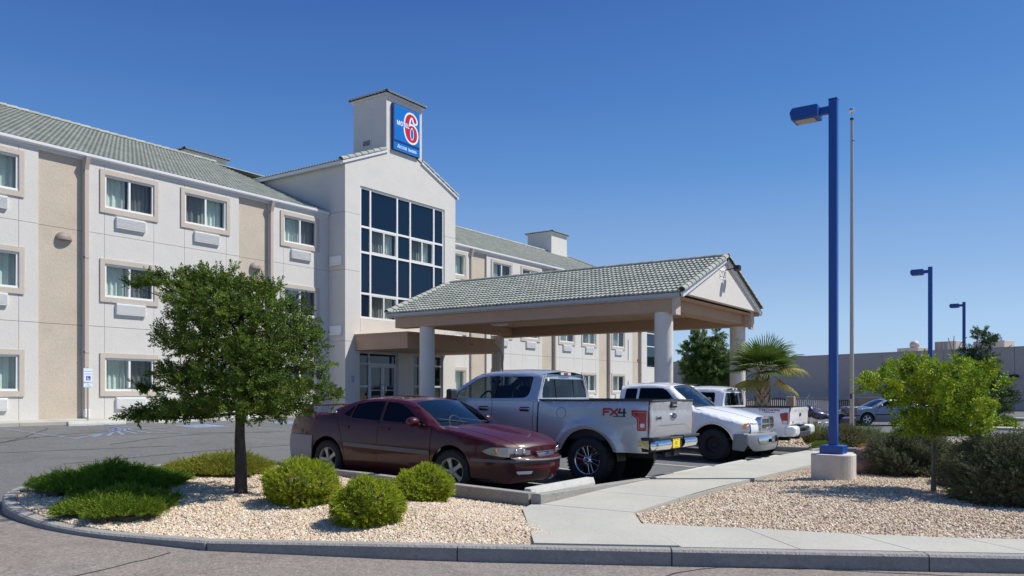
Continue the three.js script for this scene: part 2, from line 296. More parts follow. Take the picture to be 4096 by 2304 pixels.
// --- clay tiles: one curved tile, laid in courses on a sloping plane
M.tiles = [[.285, .31, .265], [.315, .335, .29], [.255, .28, .24], [.345, .36, .32], [.30, .315, .285]].map(([r, g, b], i) => mottled(r, g, b, { tile: .9, coarse: .22, fine: .14, n: 128, seed: 60 + i, bump: .002, rough: .85, grain: 32 }));
function tileGeo(w, len, hgt, seg = 10, waves = 2) {   // x across, y up off the roof, z from 0 (upper end) to len (lower end); each tile has two rolls
  const pos = [], idx = [], prof = (u) => hgt * (.5 - .5 * Math.cos(u * waves * 2 * Math.PI));
  for (let i = 0; i <= seg; i++) { const u = i / seg, x = (u - .5) * w, y = prof(u); pos.push(x, y - .01, 0, x, y + .05, len, x, y * .6 - .01, len); }
  for (let i = 0; i < seg; i++) { const a = i * 3, b = a + 3; idx.push(a, a + 1, b, b, a + 1, b + 1, a + 1, a + 2, b + 1, b + 1, a + 2, b + 2); }
  const g = new THREE.BufferGeometry(); g.setAttribute('position', new THREE.Float32BufferAttribute(pos, 3)); g.setIndex(idx); g.computeVertexNormals();
  return uvBox(creased(g, 60));
}
function capGeo(r, len, seg = 7) {   // half-round cap along z, flared at the open end
  const pos = [], idx = [], th = .018;
  for (let i = 0; i <= seg; i++) { const t = Math.PI * i / seg, c = -Math.cos(t), s = Math.sin(t); pos.push(c * r * .86, s * r * .86, 0, c * r, s * r + .012, len, c * (r - th), s * (r - th) + .012, len); }
  for (let i = 0; i < seg; i++) { const a = i * 3, b = a + 3; idx.push(a, b, a + 1, b, b + 1, a + 1, a + 1, b + 1, a + 2, b + 1, b + 2, a + 2); }
  const g = new THREE.BufferGeometry(); g.setAttribute('position', new THREE.Float32BufferAttribute(pos, 3)); g.setIndex(idx); g.computeVertexNormals();
  return uvBox(creased(g, 50));
}
const TILE = tileGeo(.345, .37, .042), TW = .34, TL = .312;
// origin: lower left corner of the slope seen from outside; ux along the eave, us up the slope
function tileSlope(roof, o, ux, us, width, length, keep, near) {
  const n = ux.clone().cross(us).normalize(), nx = Math.floor(width / TW), ny = Math.floor(length / TL), all = [];
  const m = new THREE.Matrix4();
  for (let j = 0; j < ny; j++) for (let i = 0; i < nx; i++) {
    const p = o.clone().addScaledVector(ux, (i + .5) * width / nx).addScaledVector(us, (j + 1) * length / ny + rr(-.006, .006)).addScaledVector(n, .03);
    if (keep && !keep(p)) continue;
    all.push({ p, r: rr(-.012, .012), t: Math.floor(rnd() * 5), d: camera.position.distanceTo(p) });
  }
  all.sort((a, b) => a.d - b.d);
  const place = (q) => m.makeBasis(ux.clone().addScaledVector(us, q.r).normalize(), n, us.clone().negate().addScaledVector(ux, q.r).normalize()).setPosition(q.p);
  const rest = [[], [], [], [], []];
  all.forEach((q, k) => {
    if (k < near) { const t = mesh('tile', TILE, M.tiles[q.t], roof); place(q).decompose(t.position, t.quaternion, t.scale); }
    else rest[q.t].push(TILE.clone().applyMatrix4(place(q)));
  });
  rest.forEach((l, t) => { if (l.length) stuff(mesh('tile_field', merge(l), M.tiles[t], roof)); });
  // boarding under the tiles
  const c = [o, o.clone().addScaledVector(ux, width), o.clone().addScaledVector(ux, width).addScaledVector(us, length), o.clone().addScaledVector(us, length)];
  return c;
}
function sheet(corners, t = .05) {   // a thin slab through four corners, thickness below
  const n = corners[1].clone().sub(corners[0]).cross(corners[3].clone().sub(corners[0])).normalize().multiplyScalar(-t), v = [...corners, ...corners.map((c) => c.clone().add(n))];
  const g = new THREE.BufferGeometry(); g.setAttribute('position', new THREE.Float32BufferAttribute(v.flatMap((p) => p.toArray()), 3));
  g.setIndex([0, 1, 2, 0, 2, 3, 4, 6, 5, 4, 7, 6, 0, 4, 5, 0, 5, 1, 1, 5, 6, 1, 6, 2, 2, 6, 7, 2, 7, 3, 3, 7, 4, 3, 4, 0]); const h = g.toNonIndexed(); h.computeVertexNormals(); return uvBox(h);
}
function caps(roof, p, q, r, step = .36, name = 'ridge_tile', up) {   // caps from p (upper or far end) to q
  const d = q.clone().sub(p), L = d.length(), n = Math.max(1, Math.round(L / step)); d.normalize(); const g = capGeo(r, L / n * 1.12);
  const z = d.clone(), x = (up ?? V(0, 1, 0)).clone().cross(z).normalize(), y = z.clone().cross(x);
  for (let i = 0; i < n; i++) { const t = mesh(name, g, pick(M.tiles), roof); new THREE.Matrix4().makeBasis(x, y, z).setPosition(p.clone().addScaledVector(d, i * L / n)).decompose(t.position, t.quaternion, t.scale); }
}

// --- windows
M.curtain = mottled(.70, .73, .64, { tile: 1, coarse: .05, fine: .05, bump: .001, n: 128, seed: 21, rough: .95, grain: 32 });
const curtainGeo = (w, h, k) => { const g = new THREE.PlaneGeometry(w, h, Math.ceil(w / .018), 1), p = g.attributes.position; for (let i = 0; i < p.count; i++) { const x = p.getX(i); p.setZ(i, .03 * Math.sin(x * 46 + k * 3 + 1.3 * Math.sin(x * 7 + k)) + .012 * Math.sin(x * 97 + k)); } g.computeVertexNormals(); return g; };
const CURT = [0, 1, 2, 3].map((k) => curtainGeo(.62, 1, k)).concat([0, 1].map((k) => curtainGeo(1.2, 1, k + 5)));
function windowUnit(parent, x0, x1, y0, y1, z, { surround = true, swap = false, draw = 0, f = .07 } = {}) {
  const w = part('window', parent), g = [], xm = (x0 + x1) / 2;
  if (surround) mesh('surround', prism([[x0 - .16, y0 - .17], [x1 + .15, y0 - .17], [x1 + .15, y1 + .16], [x0 - .16, y1 + .16]], z + .04, .06, [[[x0, y0], [x0, y1], [x1, y1], [x1, y0]]]), M.trim, w);
  const zf = surround ? z - .005 : z;
  g.push(box(x0, x1, y1 - f, y1, zf - .09, zf), box(x0, x1, y0, y0 + f, zf - .09, zf + .01), box(x0, x0 + f, y0 + f, y1 - f, zf - .09, zf), box(x1 - f, x1, y0 + f, y1 - f, zf - .09, zf), box(xm - .035, xm + .035, y0 + f, y1 - f, zf - .085, zf - .006));
  mesh('frame', g, M.white, w);
  const pl = (a, b, m) => { const q = new THREE.PlaneGeometry(b - a, y1 - y0 - 2 * f); q.translate((a + b) / 2, (y0 + y1) / 2, zf - .05); mesh('pane', q, m, w); };
  pl(x0 + f, xm - .035, swap ? M.screen : M.glass); pl(xm + .035, x1 - f, swap ? M.glass : M.screen);
  const h = y1 - y0, cw = x1 - x0;
  const cur = (cx, gi, sx) => { const c = mesh('curtain', CURT[gi], M.curtain, w); c.position.set(cx, (y0 + y1) / 2, zf - .30); c.scale.set(sx, h, 1); };
  if (draw === 0) { cur(x0 + cw * .25, Math.floor(rnd() * 4), cw * .5 / .62); cur(x1 - cw * .25, Math.floor(rnd() * 4), cw * .5 / .62); }
  else if (draw === 1) { cur(x0 + cw * .24, Math.floor(rnd() * 4), cw * .5 / .62); cur(x1 - cw * .19, Math.floor(rnd() * 4), cw * .36 / .62); }
  else cur(x0 + cw * .3, Math.floor(rnd() * 4), cw * .58 / .62);
  return w;
}
M.acwhite = paint(.80, .80, .79, .5);
const acGeo = {
  housing: merge([rboxAt(0, 1.06, 0, .38, -.05, .075, .012), box(.015, 1.045, .35, .37, .074, .085), box(.015, 1.045, .01, .03, .074, .085), box(.01, .025, .01, .37, .074, .085), box(1.035, 1.05, .01, .37, .074, .085)]),
  louvre: merge(Array.from({ length: 11 }, (_, i) => { const g = new THREE.BoxGeometry(1.015, .006, .026); g.rotateX(.6); g.translate(.53, .052 + i * .028, .083); return uvBox(g); })),
};
function ac(x, y, z, parent = motel, turn = 0) { const g = part('air_conditioner', parent); g.position.set(x, y, z); g.rotation.y = turn; mesh('housing', acGeo.housing, M.acwhite, g); mesh('louvre', acGeo.louvre, M.acwhite, g); return g; }
function sconce(x, y, z) {
  const g = new THREE.SphereGeometry(.27, 16, 10, 0, Math.PI, 0, Math.PI / 2); g.scale(1, .95, .62);
  const bot = new THREE.CircleGeometry(.27, 16, 0, Math.PI); bot.rotateX(Math.PI / 2); bot.scale(1, 1, .62);
  const t = mesh('wall_lamp', creased(merge([g, bot]), 40), M.lampBrown, motel); t.position.set(x, y, z); return t;
}
M.lampBrown = paint(.23, .19, .165, .6);
const FL = [[1.653, 2.764], [4.80, 5.91], [7.775, 8.88]], JY = [BASE, 3.80, 6.884, EAVE];
const gp = .006;
const panel = (x0, x1, y0, y1, z, m = M.stucco, d = .25) => mesh('wall_panel', box(x0 + gp, x1 - gp, y0 + gp, y1 - gp, z - d, z), m, wall);
// a pale bay: columns of stucco panels with control joints, windows in the window columns
function bay(x0, x1, wins, opt = {}) {
  const xs = [x0, ...wins.flatMap((w) => [w + .155, w + .155 + 1.765]), x1];
  for (let c = 0; c < xs.length - 1; c++) for (let r = 0; r < 3; r++) {
    if (c % 2 === 0) panel(xs[c], xs[c + 1], JY[r], JY[r + 1], FZ);
    else { panel(xs[c], xs[c + 1], JY[r], FL[r][0], FZ); panel(xs[c], xs[c + 1], FL[r][1], JY[r + 1], FZ); }
  }
  wins.forEach((w, k) => FL.forEach(([a, b], r) => {
    windowUnit(motel, w + .155, w + .155 + 1.765, a, b, FZ, { swap: (k + (opt.flip ?? 0)) % 2 === 1, draw: rnd() < .7 ? 0 : 1 });
    ac(w + .53, [1.055, 4.235, 7.155][r], FZ);
  }));
}
function beige(x0, x1, lamp = true) { for (let r = 0; r < 3; r++) panel(x0, x1, JY[r], JY[r + 1], FZ - .09, M.beige); if (lamp) sconce((x0 + x1) / 2 + .1, 6.5, FZ - .085); }
function downspout(x) {
  const g = [box(x, x + .13, 1.05, EAVE - .42, FZ, FZ + .1), box(x, x + .13, 6.0, 6.05, FZ - .005, FZ + .11), box(x, x + .13, 2.9, 2.95, FZ - .005, FZ + .11)];
  const el = box(-.065, .065, -.25, .25, -.05, .05); el.rotateX(.28); el.translate(x + .065, EAVE - .23, FZ + .1); g.push(el);
  const d = mesh('downspout', g, M.pipe, motel); mesh('boot', [rboxAt(x - .01, x + .15, BASE + .06, 1.06, FZ, FZ + .13, .03)], M.white, d);
}
beige(-2.42, -1.0); bay(-1.0, 5.0, [-.48, 2.48]); beige(5.0, 6.36); downspout(6.3); bay(6.36, 12.33, [6.87, 9.83]);
beige(12.33, 13.72); downspout(13.72); bay(13.72, 19.72, [14.265, 17.225]); beige(19.72, 21.15); downspout(21.16); bay(21.15, 24.33, [21.71]);
bay(31.88, 34.42, [32.0], { flip: 1 }); beige(34.42, 35.86); downspout(34.36); bay(35.86, 41.56, [36.28, 39.24]); beige(41.56, 42.98); downspout(42.94); bay(42.98, 48.78, [43.47, 46.37]);
beige(48.78, 50.25); downspout(50.2); bay(50.25, 53.9, [50.63]); beige(53.9, 55.2, false); downspout(55.2);
for (const y of [1.9, 4.9, 7.9]) mesh('vent_pipe', box(53.2, 53.29, y - .9, y + .55, FZ, FZ + .06), M.white, motel);
for (let r = 0; r < 3; r++) panel(55.2, 56.35, JY[r], JY[r + 1], FZ);
// stair glazing at the far end
for (const [y0, y1] of [[BASE, 3.46], [8.7, EAVE]]) panel(56.35, 58.2, y0, y1, FZ - .02);
for (let r = 0; r < 3; r++) panel(58.2, 58.75, JY[r], JY[r + 1], FZ);
M.teal = new THREE.MeshPhysicalMaterial({ color: lin(.30, .55, .56), roughness: .03, transmission: 1, thickness: 0, ior: 1.5 });
M.blueGlass = new THREE.MeshPhysicalMaterial({ color: lin(.003, .014, .036), roughness: .05, specularIntensity: 1, ior: 1.42 });
{
  const w = part('window', motel), ys = [3.5, 5.1, 6.1, 7.4, 8.66];
  mesh('frame', [box(56.37, 56.45, 3.48, 8.68, FZ - .12, FZ - .03), box(58.1, 58.18, 3.48, 8.68, FZ - .12, FZ - .03), ...ys.map((y) => box(56.45, 58.1, y - .03, y + .03, FZ - .12, FZ - .03))], M.white, w);
  for (let i = 0; i < 4; i++) mesh('pane', box(56.45, 58.1, ys[i] + .03, ys[i + 1] - .03, FZ - .09, FZ - .08), i === 1 ? M.blueGlass : M.teal, w);
}
// far end wall and back of the building
mesh('end_wall', box(58.5, 58.74, BASE, 9.2, -43.2, FZ - .26), M.stucco, motel);
mesh('end_gable', (() => { const g = prism([[-43.3, 9.2], [FZ - .1, 9.2], [-35, 12.8]].map(([z, y]) => [z, y]), 0, .24); g.rotateY(-Math.PI / 2); g.translate(58.5, 0, 0); return uvBox(g); })(), M.stucco, motel);
mesh('interior', [box(-3, 24.5, BASE, 9.2, -28.4, -28.2), box(31.7, 58.4, BASE, 9.2, -28.4, -28.2), box(-3, 24.5, 3.4, 3.7, -28.2, FZ - .26), box(-3, 24.5, 6.45, 6.75, -28.2, FZ - .26), box(31.7, 58.4, 3.4, 3.7, -28.2, FZ - .26), box(31.7, 58.4, 6.45, 6.75, -28.2, FZ - .26), box(-3, 58.4, 9.12, 9.2, -28.2, FZ - .26)], M.offwhite, motel);
mesh('back_wall', box(-3, 58.4, BASE, 9.2, -43.3, -43), M.stucco, motel);
// plinth
mesh('plinth', [box(-3, 24.3, .3, BASE, FZ - .3, FZ - .02), box(31.9, 58.7, .3, BASE, FZ - .3, FZ - .02)], M.stucco, motel);

// --- main roof
const roof = part('roof', motel), E0 = V(0, 9.42, FZ + .12), pitch = Math.atan(.419), US = V(0, Math.sin(pitch), -Math.cos(pitch)), RL = 8.62 / Math.cos(pitch);
{
  const slope = (x0, x1, near, keep) => { const c = tileSlope(roof, V(x0, 9.375, FZ + .03), V(1, 0, 0), US, x1 - x0, RL, keep, near); mesh('roof_deck', sheet(c, .06), M.dark, roof); };
  slope(-3, 24.3, 300, null); slope(31.9, 58.9, 0, null);
  mesh('roof_deck', sheet([V(58.9, 9.4, -43.6), V(-3, 9.4, -43.6), V(-3, 13.03, -35), V(58.9, 13.03, -35)]), M.tiles[0], roof);
  caps(roof, V(-3, 13.02, -35), V(24.6, 13.02, -35), .13, .42); caps(roof, V(31.6, 13.02, -35), V(58.9, 13.02, -35), .13, .42);
  caps(roof, V(58.85, 13.02, -35), V(58.85, 9.45, FZ + .12), .13, .4, 'rake_tile');
  for (const [x0, x1] of [[-3, 24.28], [31.9, 58.95]]) {
    const s = new THREE.Shape([[0, 0], [.10, 0], [.125, .05], [.125, .12], [.105, .135], [.105, .125], [.095, .12], [.09, .02], [0, .02]].map(([a, b]) => new THREE.Vector2(a, b)));
    const g = new THREE.ExtrudeGeometry(s, { depth: x1 - x0, bevelEnabled: false }); g.rotateY(-Math.PI / 2); g.scale(1, 1, 1); g.translate(x1, 9.285, FZ); 
    const p = g.attributes.position; for (let i = 0; i < p.count; i++) p.setZ(i, FZ + (p.getZ(i) - FZ)); g.computeVertexNormals();
    mesh('gutter', [uvBox(g), box(x0, x1, 9.2, 9.42, FZ - .1, FZ + .008)], M.gutter, motel);
  }
}
// --- tower
const TX0 = 24.33, TX1 = 31.86, TC = 28.1, TE = 11.5, TA = 13.02;
{
  const J = [BASE, 3.81, 6.87, 9.35];
  const tp = (x0, x1, y0, y1, d = .3) => mesh('wall_panel', box(x0 + gp, x1 - gp, y0 + gp, y1 - gp, TZ - d, TZ), M.stucco, wall);
  tp(TX0, 25.2, J[0], J[1]); tp(27.67, 28.72, J[0], 3.40); tp(30.9, TX1, J[0], J[1]); tp(25.2, 30.9, 3.40, J[1]);
  for (const [a, b] of [[J[1], J[2]], [J[2], J[3]]]) { tp(TX0, 25.235, a, b); tp(31.01, TX1, a, b); }
  tp(25.235, 31.01, J[1], 4.84);
  mesh('wall_panel', prism([[TX0, 9.356], [25.23, 9.356], [25.23, 10.64], [31.01, 10.64], [31.01, 9.356], [TX1, 9.356], [TX1, TE - .02], [29.3, 12.60], [29.3, 15.1], [26.87, 15.1], [26.87, 12.60], [TX0, TE - .02]], TZ, .3), M.stucco, wall);
  for (const x of [TX0, TX1 - .3]) for (let r = 0; r < 3; r++) mesh('wall_panel', box(x, x + .3, J[r] + gp, J[r + 1] - gp, -35, TZ - .302), M.stucco, wall);
  for (const x of [TX0, TX1 - .3]) mesh('wall_panel', box(x, x + .3, 9.356, TE, -34, TZ - .302), M.stucco, wall);
  // curtain wall
  const w = part('window', motel), xs = [25.245, 25.905, 27.645, 28.535, 30.25, 31.0], ys = [4.85, 5.955, 7.765, 8.885, 10.63], f = .045, zf = TZ - .05;
  const fr = [];
  xs.forEach((x, i) => { const s = i === 0 ? f : i === 5 ? -f : 0; fr.push(box(x + s - f, x + s + f, ys[0], ys[4], zf - .1, zf)); });
  ys.forEach((y, j) => { const s = j === 0 ? f : j === 4 ? -f : 0; for (let i = 0; i < 5; i++) fr.push(box(xs[i] + f + (i === 0 ? f : 0), xs[i + 1] - f - (i === 4 ? f : 0), y + s - f, y + s + f, zf - .098, zf - .003)); });
  mesh('frame', fr, M.white, w);
  for (let i = 0; i < 5; i++) for (let j = 0; j < 4; j++) {
    const x0 = xs[i] + f, x1 = xs[i + 1] - f, y0 = ys[j] + f, y1 = ys[j + 1] - f;
    if ((j === 0 || j === 2) && (i === 1 || i === 3)) windowUnit(motel, x0, x1, y0, y1, zf - .01, { surround: false, swap: true, draw: 0, f: .04 });
    else mesh('pane', box(x0, x1, y0, y1, zf - .07, zf - .055), M.blueGlass, w);
  }
  mesh('interior', [box(24.7, 31.5, 3.9, 11, -27.2, -27.1), box(24.7, 31.5, 5.98, 7.7, -27.1, TZ - .3), box(24.7, 31.5, 3.7, 3.84, -29, TZ - .3)], M.dark, motel);
  // air conditioners on the tower's shaded side
  for (const y of [7.1, 4.1]) { const g = part('air_conditioner', motel); g.position.set(TX0, y, -26.38); g.rotation.y = -Math.PI / 2; mesh('housing', [rboxAt(0, .72, 0, .38, -.05, .08, .02), box(.01, .71, -.03, .02, .02, .12)], M.acwhite, g); }
  // tower roof
  const tp2 = Math.atan((TA - TE) / (TC - TX0)), sl = Math.hypot(TC - TX0 + .12, (TC - TX0 + .12) * Math.tan(tp2));
  const rf = part('roof', motel);
  const mainY = (z) => 9.42 + .419 * (-z + FZ + .12), keep = (p) => p.y > mainY(p.z) - .25 && !(p.x > 26.8 && p.x < 29.4 && p.z > -27.7);
  for (const s of [-1, 1]) {
    const us = V(-s * Math.cos(tp2), Math.sin(tp2), 0), ex = s < 0 ? TX0 - .14 : TX1 + .14, ux = V(0, 0, s < 0 ? 1 : -1);
    const o = V(ex, TE - .03, s < 0 ? -35.6 : TZ + .02), c = tileSlope(rf, o, ux, us, 10.1, sl, keep, 0);
    mesh('roof_deck', sheet(c, .05), M.dark, rf);
    const top = V(s < 0 ? 26.87 : 29.3, 12.62, TZ - .05), bot = V(ex, TE + .02, TZ - .05);
    caps(rf, top, bot, .15, .42, 'rake_tile');
    mesh('rake_board', (() => { const d = bot.clone().sub(top), g = new THREE.BoxGeometry(d.length() + .1, .12, .06); g.rotateZ(Math.atan2(d.y, d.x)); g.translate((top.x + bot.x) / 2, (top.y + bot.y) / 2 - .07, TZ + .033); return uvBox(g); })(), M.gutter, motel);
    mesh('gutter', [box(s < 0 ? ex - .1 : ex, s < 0 ? ex : ex + .1, TE - .16, TE - .03, -31.5, TZ + .03), box(s < 0 ? TX0 - .14 : TX1, s < 0 ? TX0 : TX1 + .14, TE - .05, TE - .035, -31.5, TZ + .02)], M.gutter, motel);
  }
  caps(rf, V(TC, TA + .02, -27.7), V(TC, TA + .02, -35.2), .13, .42);
  // sign stack on the gable
  mesh('stack', [box(26.87, 27.1, 11.9, 15.1, -27.6, TZ - .302), box(29.07, 29.3, 11.9, 15.1, -27.6, TZ - .302), box(27.1, 29.07, 11.9, 15.1, -27.6, -27.4)], M.stucco, motel);
  const vent = part('vent', motel); mesh('frame', [box(26.83, 26.868, 12.93, 12.97, -27.0, -26.45), box(26.83, 26.868, 13.22, 13.26, -27.0, -26.45), box(26.83, 26.868, 12.97, 13.22, -27.0, -26.96), box(26.83, 26.868, 12.97, 13.22, -26.49, -26.45)], M.gutter, vent);
  mesh('louvre', [0, 1, 2, 3].map((i) => { const g = new THREE.BoxGeometry(.04, .012, .46); g.rotateZ(.7); g.translate(26.845, 13.0 + i * .06, -26.725); return uvBox(g); }), M.gutter, vent);
  mesh('backing', box(26.855, 26.867, 12.97, 13.22, -26.96, -26.49), M.black, vent);
}
// small hipped, tiled cap on a stack
function stackCap(parent, x0, x1, z0, z1, y) {
  const g = part('stack_roof', parent), o = .13, h = .3, cx = (x0 + x1) / 2, cz = (z0 + z1) / 2;
  mesh('fascia', [box(x0 - o + .04, x1 + o - .04, y, y + .09, z0 - o + .04, z1 + o - .04)], M.gutter, g);
  const P = [V(x0 - o, y + .09, z1 + o), V(x1 + o, y + .09, z1 + o), V(x1 + o, y + .09, z0 - o), V(x0 - o, y + .09, z0 - o)], top = V(cx, y + .09 + h, cz);
  for (let k = 0; k < 4; k++) {
    const p = P[k], q = P[(k + 1) % 4], ux = q.clone().sub(p), w = ux.length(); ux.normalize();
    const mid = p.clone().add(q).multiplyScalar(.5), us = top.clone().sub(mid), L = us.length(); us.normalize();
    const n = ux.clone().cross(us).normalize(), list = [], nx = Math.floor(w / .2), m = new THREE.Matrix4(), tg = tileGeo(.21, .36, .04, 6, 1);
    for (let j = 0; j * .3 < L; j++) for (let i = 0; i < nx; i++) {
      const s = (i + .5) * w / nx, t = (j + 1) * .3; if (Math.abs(s - w / 2) > w / 2 * (1 - (t - .3) / L) + .02) continue;
      list.push(tg.clone().applyMatrix4(m.makeBasis(ux, n, us.clone().negate()).setPosition(p.clone().addScaledVector(ux, s).addScaledVector(us, t).addScaledVector(n, .02))));
    }
    stuff(mesh('tile_field', merge(list), M.tiles[k % 5], g));
    caps(g, top, p, .10, .3, 'hip_tile');
  }
  mesh('deck', (() => { const t = new THREE.ConeGeometry(1, h, 4, 1); t.rotateY(Math.PI / 4); t.scale((x1 - x0 + 2 * o) / Math.SQRT2, 1, (z1 - z0 + 2 * o) / Math.SQRT2); t.translate(cx, y + .09 + h / 2, cz); return t; })(), M.dark, g);
}
stackCap(motel, 26.87, 29.3, -27.6, TZ, 15.1);
for (const [x0, z0, y1] of [[55.5, -34.5, 14.5], [24.7, -37.6, 14.05]]) {
  mesh('stack', box(x0, x0 + 2.43, 11.0, y1, z0 - 2.3, z0), M.stucco, motel); stackCap(motel, x0, x0 + 2.43, z0 - 2.3, z0, y1);
}
// --- entrance: storefront and flat porch
M.lobbyGlass = new THREE.MeshPhysicalMaterial({ color: lin(.22, .34, .36), roughness: .02, transmission: 1, thickness: 0, ior: 1.6 });
M.greyAlu = paint(.50, .52, .55, .4);
{
  const zf = TZ - .1, w1 = part('storefront', motel), f = .04;
  const grid = (xs, ys, w) => {
    const fr = xs.map((x) => box(x - f, x + f, BASE, 3.40, zf - .1, zf)); 
    for (const y of ys) for (let i = 0; i < xs.length - 1; i++) fr.push(box(xs[i] + f, xs[i + 1] - f, y - f, y + f, zf - .098, zf - .003));
    mesh('frame', fr, M.greyAlu, w);
  };
  const pane = (x0, x1, y0, y1, w) => { const g = new THREE.PlaneGeometry(x1 - x0, y1 - y0); g.translate((x0 + x1) / 2, (y0 + y1) / 2, zf - .05); mesh('pane', g, M.lobbyGlass, w); };
  grid([25.24, 25.87, 27.63], [3.36, 2.87], w1);
  mesh('sill', [box(25.28, 25.83, 1.83, 1.91, zf - .098, zf - .003), box(25.28, 25.83, BASE, BASE + .12, zf - .098, zf - .003)], M.greyAlu, w1);
  pane(25.28, 25.83, .84, 1.83, w1); pane(25.28, 25.83, 1.91, 2.83, w1); pane(25.28, 25.83, 2.91, 3.32, w1); pane(25.91, 27.59, 2.91, 3.32, w1);
  for (const [x0, x1, hx] of [[25.91, 26.745, 26.66], [26.755, 27.59, 26.84]]) {
    const d = part('door', motel), s = .1;
    mesh('door_frame', [box(x0, x0 + s, BASE + .02, 2.83, zf - .08, zf - .01), box(x1 - s, x1, BASE + .02, 2.83, zf - .08, zf - .01), box(x0 + s, x1 - s, 2.72, 2.83, zf - .08, zf - .01), box(x0 + s, x1 - s, BASE + .02, BASE + .26, zf - .08, zf - .01), box(x0 + s, x1 - s, 1.68, 1.72, zf - .07, zf - .02)], M.greyAlu, d);
    pane(x0 + s, x1 - s, BASE + .26, 1.68, d); pane(x0 + s, x1 - s, 1.72, 2.72, d);
    mesh('handle', [tube([V(hx, 1.55, zf), V(hx, 1.56, zf + .07), V(hx, 1.95, zf + .07), V(hx, 1.96, zf)], .013, 6)], M.chrome, d);
  }
  const w2 = part('storefront', motel); const X = [28.76, 29.23, 30.3, 30.86];
  grid(X, [3.36, 2.875, 1.875, BASE + .05], w2);
  const Y = [BASE + .09, 1.835, 1.915, 2.835, 2.915, 3.32];
  for (let i = 0; i < 3; i++) for (let j = 0; j < 3; j++) pane(X[i] + f, X[i + 1] - f, Y[j * 2], Y[j * 2 + 1], w2);
  mesh('lobby', [box(24.64, 31.55, BASE - .02, BASE, -31, TZ - .3), box(24.64, 31.55, BASE, 3.7, -31.1, -31), box(24.64, 31.55, 3.42, 3.5, -31, TZ - .302)], M.beige, motel);
  mesh('reception_desk', rboxAt(28.4, 30.6, BASE, BASE + 1.1, -29.6, -29, .03), M.soffit, motel);
  // flat porch roof
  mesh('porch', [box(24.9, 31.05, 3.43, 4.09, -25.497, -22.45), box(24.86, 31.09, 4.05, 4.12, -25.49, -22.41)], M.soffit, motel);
  const pl = part('porch_light', motel); mesh('bracket', (() => { const g = new THREE.TorusGeometry(.05, .012, 6, 12, Math.PI); g.rotateZ(Math.PI); g.translate(29.2, 3.82, -22.4); return g; })(), M.black, pl);
  mesh('notice', [box(24.7, 24.86, 2.06, 2.1, TZ, TZ + .012), box(24.7, 24.86, 2.14, 2.17, TZ, TZ + .012), box(24.7, 24.86, 2.21, 2.24, TZ, TZ + .012), box(24.7, 24.86, 2.28, 2.31, TZ, TZ + .012)], M.bluepole, motel);
  // rain pipe off the porch
  mesh('rain_pipe', tube([V(31.15, 3.95, -22.6), V(31.25, 3.8, -22.5), V(31.3, 3.6, -22.35), V(31.42, 3.45, -22.3), V(31.45, 3.1, -22.3), V(31.45, .7, -22.3)], .05, 8), M.pipe, motel);
}
mesh('alarm', new THREE.CylinderGeometry(.09, .09, .05, 10).rotateX(Math.PI / 2).translate(55.0, 4.0, FZ - .06), paint(.5, .06, .03, .5), motel);

